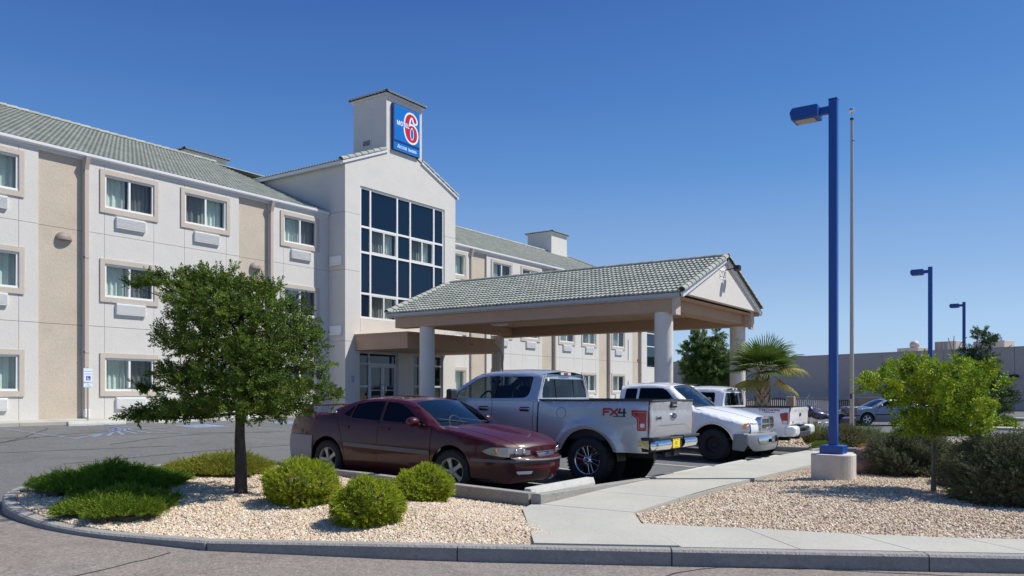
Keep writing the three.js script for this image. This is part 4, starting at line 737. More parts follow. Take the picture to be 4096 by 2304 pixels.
function roundPoly(pts, r = .03, n = 4) {   // corners softened; a point may carry its own radius
  const out = [], m = pts.length;
  for (let i = 0; i < m; i++) {
    const p = pts[i], a = pts[(i + m - 1) % m], b = pts[(i + 1) % m], la = Math.hypot(a[0] - p[0], a[1] - p[1]), lb = Math.hypot(b[0] - p[0], b[1] - p[1]), q = Math.min(p[2] ?? r, la * .48, lb * .48);
    const A = [p[0] + (a[0] - p[0]) * q / la, p[1] + (a[1] - p[1]) * q / la], B = [p[0] + (b[0] - p[0]) * q / lb, p[1] + (b[1] - p[1]) * q / lb];
    if (q < .004) { out.push([p[0], p[1]]); continue; }
    for (let k = 0; k <= n; k++) { const t = k / n, u = 1 - t; out.push([u * u * A[0] + 2 * u * t * p[0] + t * t * B[0], u * u * A[1] + 2 * u * t * p[1] + t * t * B[1]]); }
  }
  return out;
}
const spline = (pts, n = 6) => { const c = new THREE.CatmullRomCurve3(pts.map(([x, y]) => V(x, y, 0)), false, 'centripetal'); return c.getPoints((pts.length - 1) * n).map((p) => [p.x, p.y]); };
// a sheet across the width following a profile of [x, y, crown, bow]; k runs -1..1 across
function skin(prof, W, k0 = -1, k1 = 1, nz = 14, lift = 0) {
  const pos = [], idx = [], n = prof.length;
  prof.forEach(([x, y, c = .04, bow = 0]) => { const w = W(x, y); for (let j = 0; j <= nz; j++) { const k = lerp(k0, k1, j / nz), q = 1 - k * k; pos.push(x + bow * q, y + c * q + lift, k * w); } });
  for (let i = 0; i < n - 1; i++) for (let j = 0; j < nz; j++) { const a = i * (nz + 1) + j, b = a + nz + 1; idx.push(a, a + 1, b, a + 1, b + 1, b); }
  const g = new THREE.BufferGeometry(); g.setAttribute('position', new THREE.Float32BufferAttribute(pos, 3)); g.setIndex(idx); g.computeVertexNormals(); return uvBox(g);
}
function profInterp(prof, n = 5) {   // smooth a profile of [x, y, crown, bow]
  const out = []; for (let i = 0; i < prof.length - 1; i++) {
    const P = (k) => prof[clamp(i + k, 0, prof.length - 1)], a = P(-1), b = P(0), c = P(1), d = P(2);
    for (let j = 0; j < n; j++) { const t = j / n; out.push([0, 1, 2, 3].map((k) => { const p0 = a[k] ?? 0, p1 = b[k] ?? 0, p2 = c[k] ?? 0, p3 = d[k] ?? 0; return b[4] || c[4] ? lerp(p1, p2, t) : .5 * (2 * p1 + (p2 - p0) * t + (2 * p0 - 5 * p1 + 4 * p2 - p3) * t * t + (3 * p1 - p0 - 3 * p2 + p3) * t * t * t); })); }
  } out.push(prof[prof.length - 1].slice(0, 4)); return out;
}
const arc = (cx, cy, r, a0, a1, n = 16, ry = r) => Array.from({ length: n + 1 }, (_, i) => { const t = lerp(a0, a1, i / n) * Math.PI / 180; return [cx + r * Math.cos(t), cy + ry * Math.sin(t)]; });
// --- wheels: axle along z, outer face towards +z
function wheelParts(R, w, rr0, style, mat) {
  const parts = {};
  const L = (pts, seg = 40) => { const g = new THREE.LatheGeometry(pts.map(([r, z]) => new THREE.Vector2(r, z)), seg); g.rotateX(Math.PI / 2); return g; };
  const h = w / 2, t = [];
  parts.tyre = [L([[rr0, -h * .9], [rr0 + .01, -h], [R * .93, -h], [R - .012, -h * .82], [R, -h * .5], [R, h * .5], [R - .012, h * .82], [R * .93, h], [R * .86, h + .004], [rr0 + .012, h], [rr0, h * .9]])];
  if (style !== 'smooth') { const n = 44; for (let i = 0; i < n; i++) { const g = new THREE.BoxGeometry(.028, .014, w * .86); g.translate(0, R, 0); g.rotateZ(i / n * Math.PI * 2); t.push(g); } parts.tyre.push(...t); }
  const spokes = [], hub = [];
  const fr = h * .72;
  hub.push(L([[rr0 - .004, -h * .9], [rr0 - .02, -h * .5], [rr0 - .02, h * .55], [rr0 - .008, h * .8], [rr0 + .006, h * .9], [rr0 - .012, h * .84], [rr0 - .03, h * .55], [rr0 - .03, h * .3]]));
  const spoke = (a, pts, d = .03, z = fr) => { const s = new THREE.Shape(pts.map(([x, y]) => new THREE.Vector2(x, y))), g = new THREE.ExtrudeGeometry(s, { depth: d, bevelEnabled: true, bevelSize: .006, bevelThickness: .006, bevelSegments: 2 }); g.translate(0, 0, z - d); g.rotateZ(a); return g; };
  const ro = rr0 - .016;
  if (style === 'five') { for (let i = 0; i < 5; i++) spokes.push(spoke(i * 1.2566 + .3, [[-.024, .05], [.024, .05], [.024, ro * .7], [.040, ro], [-.040, ro], [-.024, ro * .7]])); hub.push(L([[.001, fr + .012], [.035, fr + .012], [.055, fr], [.07, fr - .03]], 24)); }
  else if (style === 'six') { for (let i = 0; i < 6; i++) for (const s of [-1, 1]) spokes.push(spoke(i * Math.PI / 3 + .26, [[s * .012, .07], [s * .040, .07], [s * .058, ro], [s * .026, ro]], .035)); hub.push(L([[.001, fr + .02], [.045, fr + .018], [.052, fr], [.09, fr - .006], [.098, fr - .05]], 24)); }
  else { hub.push(L([[.001, h * .35], [.06, h * .35], [.075, h * .2], [rr0 * .55, h * .1], [rr0 * .75, h * .32], [rr0 * .9, h * .2], [rr0 - .01, h * .2]])); for (let i = 0; i < 6; i++) { const g = new THREE.CylinderGeometry(.012, .012, .03, 8); g.rotateX(Math.PI / 2); g.translate(.09 * Math.cos(i * 1.047), .09 * Math.sin(i * 1.047), h * .25); hub.push(g); } }
  parts.rim = [...spokes, ...hub]; parts.back = [L([[.001, h * .1], [rr0 - .02, h * .1]], 32)];
  if (style === 'five' || style === 'six') parts.back.push(L([[.14, h * .2], [rr0 * .82, h * .2]], 32));
  for (const k of Object.keys(parts)) parts[k] = merge(parts[k].map((g) => { g.deleteAttribute('uv'); return uvBox(g); }));
  return parts;
}
function addWheel(car, P, x, y, z, mat, turn = 0) {
  const w = part('wheel', car); w.position.set(x, y, z); w.rotation.y = (z < 0 ? Math.PI : 0) + turn;
  mesh('tyre', P.tyre, M.rubber, w); mesh('rim', P.rim, mat, w); mesh('brake', P.back, M.black, w);
}
// side panels for both sides from one outline
function sides(car, name, pts, holes, W, mat, { off = 0, edge = .08, t = .02, both = true, only, label } = {}) {
  const made = [];
  for (const s of (only ? [only] : [1, -1])) {
    const map = (x, y) => [x, y, s * (W(x, y) + off)], inn = (x, y) => [x, y, s * (W(x, y) + off - t)];
    const g = [surf(pts, holes, map, edge)]; if (t > 0) { g.push(rim(pts, map, inn)); for (const h of holes) g.push(rim(h, map, inn)); }
    made.push(mesh(name, g, mat, car));
  }
  return made;
}
function place(car, a, b, y, yaw, pitch = 0) { car.rotation.order = 'YXZ'; car.position.set(a, y, -b); car.rotation.y = yaw; car.rotation.z = pitch; }
function decal(parent, name, w, h, tex, pos, ry, extra) { const m = mesh(name, new THREE.PlaneGeometry(w, h), new THREE.MeshStandardMaterial({ map: tex, roughness: .4, transparent: true, alphaTest: .5, ...extra }), parent); m.position.copy(pos); m.rotation.y = ry; return m; }
// lettering as solid strokes
function strokes(list, w, map, d = .006) {   // list of polylines in a unit box; boxes laid along them
  const out = []; for (const l of list) for (let i = 0; i < l.length - 1; i++) { const [x0, y0] = l[i], [x1, y1] = l[i + 1], p = map(x0, y0), q = map(x1, y1), L = p.distanceTo(q), g = new THREE.BoxGeometry(L + w * .8, w, d); const dx = q.clone().sub(p).normalize(); g.applyQuaternion(new THREE.Quaternion().setFromUnitVectors(V(1, 0, 0), dx)); g.translate((p.x + q.x) / 2, (p.y + q.y) / 2, (p.z + q.z) / 2); out.push(uvBox(g)); } return out;
}

// ---- sedan builder (maroon sedan, and the grey one far off) ----
function sedan(name, label, bodyMat, opt = {}) {
  const car = thing(name, label, 'car'), WB = 2.78, wy = .335;
  const tail = [[-1.12, .30, .0, -.10], [-1.13, .45, 0, -.12], [-1.13, .62, 0, -.13], [-1.10, .74, 0, -.13], [-1.06, .90, 0, -.11], [-.99, 1.05, .0, -.09], [-.90, 1.12, .02, -.06]];
  const deck = [[-.90, 1.12, .02, -.06], [-.5, 1.14, .03, -.02], [-.14, 1.15, .035, -.02]];
  const rearGl = [[-.14, 1.15, .035, -.02], [.12, 1.26, .04, -.03], [.48, 1.375, .045, -.02]];
  const roofP = [[.48, 1.375, .045, -.02], [.8, 1.415, .05, 0], [1.15, 1.43, .05, 0], [1.5, 1.42, .05, .02], [1.78, 1.375, .05, .04]];
  const shield = [[1.78, 1.375, .05, .04], [2.12, 1.21, .045, .10], [2.46, 1.015, .03, .17]];
  const hoodP = [[2.46, 1.015, .03, .17], [2.7, .985, .055, .15], [3.1, .93, .06, .13], [3.45, .865, .06, .14], [3.68, .79, .05, .17], [3.76, .735, .03, .19]];
  const nose = [[3.76, .735, .03, .19], [3.77, .66, .0, .19], [3.78, .60, 0, .20], [3.83, .575, 0, .21], [3.85, .545, 0, .21], [3.83, .515, 0, .21], [3.83, .40, 0, .21], [3.79, .27, 0, .20], [3.72, .20, 0, .17]];
  const all = [...deck, ...rearGl.slice(1), ...roofP.slice(1), ...shield.slice(1), ...hoodP.slice(1)].map((p) => p.slice(0, 4)), fine = profInterp(all, 4);
  const topY = (x) => { if (x <= fine[0][0]) return 9; for (let i = 1; i < fine.length; i++) if (x <= fine[i][0]) { const p = fine[i - 1], q = fine[i]; return lerp(p[1], q[1], (x - p[0]) / (q[0] - p[0])); } return 9; };
  const W = (x, y) => {
    let w = .925 - .055 * Math.pow((clamp(y, .2, 1.03) - .6) / .43, 2); if (y > 1.03) w -= .50 * (y - 1.03);
    if (x > 2.9) w -= .20 * Math.pow((x - 2.9) / .86, 3.6); if (x < -.35) w -= .15 * Math.pow((-.35 - x) / .78, 2);
    const d = topY(x) - y, r = .055; if (d < r) { const q = clamp(1 - d / r, 0, 1); w -= r * (1 - Math.sqrt(1 - q * q)); }
    return w;
  };
  const up = fine.map((p) => [p[0], p[1]]), cut = (x0, x1) => up.filter((p) => p[0] > x0 + .004 && p[0] < x1 - .004).map((p) => p);
  const yAt = (x) => topY(x), belt = (x) => lerp(1.075, 1.02, clamp((x - .2) / 2.1, 0, 1));
  const AR = .395, rearArch = arc(0, wy + .02, AR, 0, 180, 18).map(([x, y]) => [x, y]), frontArch = arc(WB, wy + .02, AR, 0, 180, 18), sill = .21, g = .004;
  // window band
  const rearWin = roundPoly([[.50, 1.09, .03], [1.20, 1.065, .02], [1.19, 1.385, .03], [.86, 1.375, .08], [.56, 1.325, .06]], .03), frontWin = roundPoly([[1.255, 1.065, .02], [2.16, 1.045, .04], [1.86, 1.22, .1], [1.56, 1.365, .12], [1.245, 1.385, .03]], .03), qWin = roundPoly([[.30, 1.14, .04], [.47, 1.10, .03], [.53, 1.305, .02]], .03);
  // panels
  const quarter = [[-1.12, .30], [-AR, sill + .08], ...rearArch.slice().reverse().map((p) => p), [.41, sill], [.43, .5], [.33, .8], [.22, 1.0], [.20, belt(.2)], [.05, belt(.2)], [-.14, 1.15], ...up.filter((p) => p[0] < -.145).reverse(), [-.99, 1.05], [-1.06, .9], [-1.10, .745]];
  const bumperR = [[-1.12, .30], [-.43, .26], [-.405, .36], [-.385, .45], [-.37, .745], [-1.10, .745], [-1.13, .62], [-1.13, .45]];
  const qUpper = [[-1.10, .75], [-.372, .75], ...rearArch.filter((p) => p[0] > -.37 && p[1] > wy).reverse().filter((p) => p[0] < .38), [.405, .42], [.405, sill], [.425, sill], [.425, .5], [.325, .8], [.215, 1.0], [.20, belt(.2) - g], [-.02, 1.10], [-.14, 1.147], ...up.filter((p) => p[0] < -.145).reverse(), [-.99, 1.05], [-1.06, .9]];
  sides(car, 'quarter_panel', qUpper, [], W, bodyMat);
  const rb = sides(car, 'bumper_side', bumperR, [], W, opt.rearBumper ?? bodyMat, { off: .012 }); if (opt.rearBumper) rb[0].userData.label = 'silver grey unpainted rear bumper';
  const door = (pts, nm) => sides(car, nm, pts, [], W, bodyMat);
  const rd = door([[.435, sill + .05], [1.20 - g, sill + .05], [1.20 - g, 1.045], [.21, belt(.2) - g], [.225, 1.0], [.335, .8], [.435, .5]], 'door'), fd = door([[1.20 + g, sill + .05], [2.33, sill + .05], [2.36, .6], [2.36, .95], [2.30, 1.02], [1.20 + g, 1.045]], 'door');
  sides(car, 'fender', [[2.37, sill + .05], [2.385, sill + .05], [2.385, .40], ...frontArch.filter((p) => p[1] > wy + .08).reverse(), [WB + AR, .27], [3.54, .26], [3.56, .575], [3.72, .585], [3.76, .70], ...up.filter((p) => p[0] > 2.32).reverse(), [2.32, topY(2.32)], [2.31, 1.03], [2.37, .955], [2.37, .6]], [], W, bodyMat);
  sides(car, 'rocker', [[.40, .19], [2.40, .19], [2.40, sill + .042], [.44, sill + .042]], [], W, bodyMat, { off: -.005 });
  sides(car, 'cabin_side', [[-.14, 1.155], [-.02, 1.105], [.20, belt(.2)], [1.2, 1.05], [2.30, 1.025], [2.40, 1.035], ...up.filter((p) => p[0] < 2.40 && p[0] > -.14).reverse()], [rearWin, frontWin, qWin], W, bodyMat, { t: .03 });
  for (const [p, nm] of [[rearWin, 'side_window'], [frontWin, 'side_window'], [qWin, 'quarter_window']]) sides(car, nm, p, [], W, opt.sideGlass ?? darkGlass, { off: -.012, t: 0 });
  sides(car, 'window_pillar', roundPoly([[1.195, 1.06], [1.25, 1.06], [1.245, 1.39], [1.19, 1.39]], .005), [], W, M.black, { off: .004, t: .006 });
  sides(car, 'door_moulding', roundPoly([[.42, .605], [2.36, .57], [2.36, .635], [.42, .67]], .02), [], W, opt.trim ?? M.plastic, { off: .014, t: .016 });
  sides(car, 'belt_moulding', [[.22, 1.068], [1.2, 1.048], [2.28, 1.028], [2.28, 1.04], [1.2, 1.06], [.22, 1.082]], [], W, M.black, { off: .006, t: .01 });
  // skins
  const P = (p) => profInterp(p.map((q) => q.slice(0, 4)), 5);
  mesh('trunk_lid', skin(P(deck), W, -.93, .93), bodyMat, car);
  mesh('tail_panel', skin(P(tail.slice(3)), W), bodyMat, car); mesh('rear_bumper', skin(P(tail.slice(0, 4)), W, -1, 1, 14), opt.rearBumper ?? bodyMat, car);
  mesh('rear_shelf', [skin(P(deck), W, -1, -.935, 2), skin(P(deck), W, .935, 1, 2)], bodyMat, car);
  mesh('rear_window', skin(P(rearGl), W, -.93, .93, 12), opt.shield ?? darkGlass, car); mesh('rear_pillar', [skin(P(rearGl), W, -1, -.93, 2)], bodyMat, car); mesh('rear_pillar', [skin(P(rearGl), W, .93, 1, 2)], bodyMat, car);
  mesh('roof', skin(P(roofP), W), bodyMat, car);
  mesh('windshield', skin(P(shield), W, -.935, .935, 14), opt.shield ?? clearGlass, car);
  mesh('windshield_pillar', skin(P(shield), W, -1, -.93, 2, .004), bodyMat, car); mesh('windshield_pillar', skin(P(shield), W, .93, 1, 2, .004), bodyMat, car);
  const hw = .80; mesh('hood', skin(P(hoodP), W, -hw, hw, 16, .003), bodyMat, car);
  mesh('fender_top', skin(P(hoodP), W, -1, -hw - .008, 4), bodyMat, car); mesh('fender_top', skin(P(hoodP), W, hw + .008, 1, 4), bodyMat, car);
  // front fascia: upper part around lamps and grille is dark behind them
  const front = P(nose), fx = (y) => { for (let i = 1; i < front.length; i++) if (y >= front[i][1]) { const p = front[i - 1], q = front[i], t = (y - p[1]) / (q[1] - p[1] || 1); return [lerp(p[0], q[0], t), lerp(p[3], q[3], t)]; } return [front.at(-1)[0], front.at(-1)[3]]; };
  const onF = (o = 0) => (z, y) => { const [x, bow] = fx(y), w = W(x, y), k = clamp(z / w, -1.2, 1.2); return [x + bow * (1 - k * k) + o, y, z]; };
  mesh('front_bumper', skin(front.filter((p) => p[1] < .605), W, -1, 1, 18), bodyMat, car);
  mesh('nose_panel', skin(front.filter((p) => p[1] >= .595), W, -1, 1, 18), bodyMat, car);
  sides(car, 'bumper_side', [[3.52, .25], [3.72, .20], [3.79, .27], [3.83, .40], [3.83, .515], [3.85, .545], [3.83, .57], [3.56, .57]], [], W, bodyMat, { off: .004 });
  const strip = roundPoly([[-.66, .525], [.66, .525], [.66, .57], [-.66, .57]], .01); mesh('bumper_strip', [surf(strip, [], onF(.012), .06)], opt.trim ?? M.plastic, car);
  sides(car, 'bumper_strip', [[3.2, .53], [3.83, .525], [3.84, .57], [3.2, .575]], [], W, opt.trim ?? M.plastic, { off: .012, t: .014 });
  // grille
  const gr = part('grille', car); mesh('surround', [surf(roundPoly([[-.31, .70], [-.25, .60], [.25, .60], [.31, .70]], .02), [roundPoly([[-.27, .69], [-.225, .612], [.225, .612], [.27, .69]], .015)], onF(.03), .05)], bodyMat, gr);
  mesh('mesh_backing', surf([[-.28, .695], [-.23, .608], [.23, .608], [.28, .695]], [], onF(.012), .06), M.dark, gr);
  mesh('bar', [surf([[-.262, .66], [-.25, .645], [.25, .645], [.262, .66]], [], onF(.032), .05), surf([[-.27, .682], [-.268, .676], [.268, .676], [.27, .682]], [], onF(.03), .05)], M.alu, gr);
  mesh('mesh', Array.from({ length: 22 }, (_, i) => { const z = -.24 + i * .0228; return surf([[z, .612], [z + .010, .612], [z + .010, .643], [z, .643]], [], onF(.026), .1); }), M.alu, gr);
  mesh('emblem', [surf([[-.05, .647], [-.02, .647], [-.02, .64], [.02, .64], [.02, .647], [.05, .647], [.045, .659], [.018, .659], [.018, .666], [-.018, .666], [-.018, .659], [-.045, .659]], [], onF(.038), .1)], paint(.02, .05, .25, .3), gr);
  // lamps
  for (const s of [1, -1]) {
    const h = part('headlight', car), path = []; for (let z = .36; z < .69; z += .03) path.push([3.77 + .19 * (1 - (z / .70) ** 2), z]); for (let x = 3.76; x > 3.36; x -= .03) path.push([x, W(x, .67)]);
    const cum = [0]; for (let i = 1; i < path.length; i++) cum.push(cum[i - 1] + Math.hypot(path[i][0] - path[i - 1][0], path[i][1] - path[i - 1][1]));
    const lm = (o) => (t, y) => { let i = 1; while (i < path.length - 1 && cum[i] < t) i++; const f = (t - cum[i - 1]) / (cum[i] - cum[i - 1]), p = path[i - 1], q = path[i], dx = q[0] - p[0], dz = q[1] - p[1], l = Math.hypot(dx, dz); return [lerp(p[0], q[0], f) + dz / l * o, y, s * (lerp(p[1], q[1], f) - dx / l * o)]; };
    const L = cum.at(-1), po = roundPoly([[0, .70, .02], [.015, .612, .02], [L * .55, .608, .05], [L * .86, .64, .05], [L - .01, .69, .03], [L * .8, .752, .05], [L * .4, .752, .06]], .03);
    mesh('reflector', surf(po, [], lm(.006), .04), M.lampInner ??= new THREE.MeshStandardMaterial({ color: lin(.40, .42, .44), metalness: .6, roughness: .25 }), h); mesh('lens', surf(po, [], lm(.022), .04), lampGlass, h);
    for (const t of [.12, .26]) { const c = new THREE.SphereGeometry(.048, 12, 8); c.scale(.5, 1, 1); c.translate(...lm(.004)(t, .68)); mesh('bulb', c, M.chrome, h); }
    const am = new THREE.SphereGeometry(.03, 8, 6); am.scale(1, 1.3, .6); am.translate(...lm(.004)(L * .72, .69)); mesh('indicator', am, amber, h);
    const fo = roundPoly([[.22, .40], [.26, .335], [.62, .335], [.66, .40]], .02).map(([z, y]) => [s * z, y]); if (s < 0) fo.reverse();
    const f = part('fog_light', car); mesh('recess', surf(fo, [], onF(.006), .06), M.black, f); const fl = roundPoly([[.38, .392], [.40, .345], [.61, .345], [.64, .392]], .015).map(([z, y]) => [s * z, y]); if (s < 0) fl.reverse(); mesh('lens', surf(fl, [], onF(.012), .06), paint(.55, .56, .55, .2), f);
    const tl = part('tail_light', car), tp = roundPoly([[-1.08, .78], [-.62, .80], [-.66, 1.0], [-1.0, 1.04]], .03); if (!opt.far) { const tz = tail.slice(3); mesh('lens', skin(P([[-1.103, .78, 0, -.13], [-1.055, .93, 0, -.11], [-1.02, 1.0, 0, -.1]]), W, s * .45, s * 1.0, 6).translate(-.006, 0, 0), redLamp, tl); }
  }
  // mirrors, handles
  for (const s of [1, -1]) {
    const m = part('mirror', car), c = new THREE.SphereGeometry(1, 16, 10); c.scale(.10, .08, .12); c.translate(2.06, 1.085, s * (W(2.0, 1.03) + .12)); mesh('housing', c, bodyMat, m); mesh('stalk', [bar(V(2.09, 1.03, s * (W(2.1, 1.03) - .03)), V(2.07, 1.06, s * (W(2, 1.03) + .08)), .025)], M.black, m);
  }
  for (const [d, x] of [[rd, .42], [fd, 1.36]]) d.forEach((panel, i) => { const s = i ? -1 : 1, hx = x, hy = .93; const q = rboxAt(hx - .10, hx + .10, hy - .025, hy + .025, -.008, .03, .012); q.translate(0, 0, s * (W(hx, hy) + (s > 0 ? -.012 : -.012)) - (s < 0 ? .022 : 0)); mesh('handle', q, bodyMat, panel); });
  // cabin
  const inn = part('interior', car);
  mesh('floor', [box(-1.0, 3.7, .20, .24, -.72, .72), box(2.42, 2.5, .24, .98, -.72, .72), box(-.95, -.2, .24, 1.08, -.6, .6), box(2.9, 3.6, .3, .72, -.45, .45)], M.black, inn);
  mesh('dashboard', [rboxAt(2.02, 2.46, .75, .99, -.7, .7, .08)], paint(.30, .31, .29, .9), inn);
  for (const [x, z] of [[1.15, .36], [1.15, -.36]]) mesh('seat', [rboxAt(x, x + .5, .35, .58, z - .25, z + .25, .08), (() => { const q = rboxAt(-.08, .08, 0, .68, -.25, .25, .07); q.rotateZ(.28); q.translate(x, .52, z); return q; })(), rboxAt(x - .30, x - .18, 1.12, 1.32, z - .13, z + .13, .05)], seatCloth, inn);
  mesh('rear_seat', [rboxAt(.1, .6, .35, .6, -.6, .6, .08), rboxAt(-.1, .12, .5, 1.08, -.6, .6, .07)], seatCloth, inn);
  mesh('steering_wheel', (() => { const t = new THREE.TorusGeometry(.18, .016, 8, 24); t.rotateY(Math.PI / 2); t.rotateZ(.45); t.translate(1.88, .98, -.36); return t; })(), M.black, inn);
  for (const s of [1, -1]) for (const x of [0, WB]) { const wg = new THREE.CylinderGeometry(AR + .015, AR + .015, .32, 24, 1, true, Math.PI / 2, Math.PI); wg.rotateX(Math.PI / 2); wg.translate(x, wy + .02, s * .66); mesh('wheel_well', [wg, new THREE.CircleGeometry(AR, 20).translate(x, wy + .02, s * .5)], M.black, inn); }
  // inner shell that closes the panel gaps
  sides(inn, 'liner', [[-1.0, .32], [-AR - .03, .3], ...arc(0, wy + .02, AR + .02, 180, 0, 16), [AR + .03, .24], [WB - AR - .03, .24], ...arc(WB, wy + .02, AR + .02, 180, 0, 16), [3.5, .3], [3.6, .72], [2.4, .98], [.2, 1.03], [-.85, 1.08]], [], W, M.black, { off: -.035, t: 0 });
  return { car, W, topY, skin, onF, WB, wy };
}
{
  const maroon = carPaint(.050, .0022, .006, { metalness: 0, roughness: .45, clearcoat: .55, ior: 1.35 });
  const S = sedan('maroon_sedan', 'dark maroon four door sedan parked nose to the walk with mismatched pale rear bumper', maroon, { rearBumper: paint(.21, .225, .25, .5), trim: paint(.10, .10, .11, .5) });
  const c = S.car, WP = wheelParts(.335, .215, .215, 'five');
  for (const s of [1, -1]) { addWheel(c, WP, 0, .335, s * .80, M.wheelGrey ??= new THREE.MeshStandardMaterial({ color: lin(.36, .35, .33), metalness: .5, roughness: .4 })); addWheel(c, WP, S.WB, .335, s * .80, M.wheelGrey, s * .12); }
  // boot spoiler and aerial
  const sp = part('spoiler', c); mesh('wing', rboxAt(-1.0, -.82, 1.245, 1.285, -.60, .60, .018), maroon, sp); for (const z of [-.52, .52]) mesh('foot', rboxAt(-.96, -.84, 1.13, 1.25, z - .05, z + .05, .015), maroon, sp);
  mesh('aerial', [bar(V(-.45, 1.15, .62), V(-.47, 1.72, .62), .0025, .0015, 5)], M.black, c);
  for (const s of [1]) { const e = new THREE.TorusGeometry(.045, .006, 6, 20); e.scale(1.15, .75, 1); e.translate(.06, 1.165, S.W(.06, 1.165) + .004); const l = new THREE.BoxGeometry(.10, .008, .006); l.translate(.06, 1.165, S.W(.06, 1.165) + .006); mesh('badge', [e, uvBox(l)], M.alu, c); }
  for (const z of [.25, -.3]) mesh('wiper', [bar(V(2.58, 1.075, z), V(2.35, 1.135, z + .45), .008)], M.black, c);
  mesh('sunroof', [skin([[.95, 1.432, .05, 0], [1.2, 1.437, .05, 0], [1.45, 1.43, .05, 0]], S.W, -.42, .42, 8, .006)], darkGlass, c);
  place(c, 10.73, 10.75, .105, -Math.PI / 2, -.02);
}
{
  const S = sedan('grey_sedan', 'silver blue sedan waiting on the side road behind the young tree', carPaint(.16, .19, .24, { metalness: .5 }), { far: true }), WP = wheelParts(.335, .215, .215, 'five');
  for (const s of [1, -1]) for (const x of [0, S.WB]) addWheel(S.car, WP, x, .335, s * .80, M.alu);
  // nose to the left of the picture
  place(S.car, ...[3640].flatMap((u) => { const t = (u - 2048) / 3228, c = Math.cos(YAW), n = Math.sin(YAW); return [(c + t * n) * 45, (n - t * c) * 45]; }), -.22, Math.atan2(.8226, -.5687), 0);
}
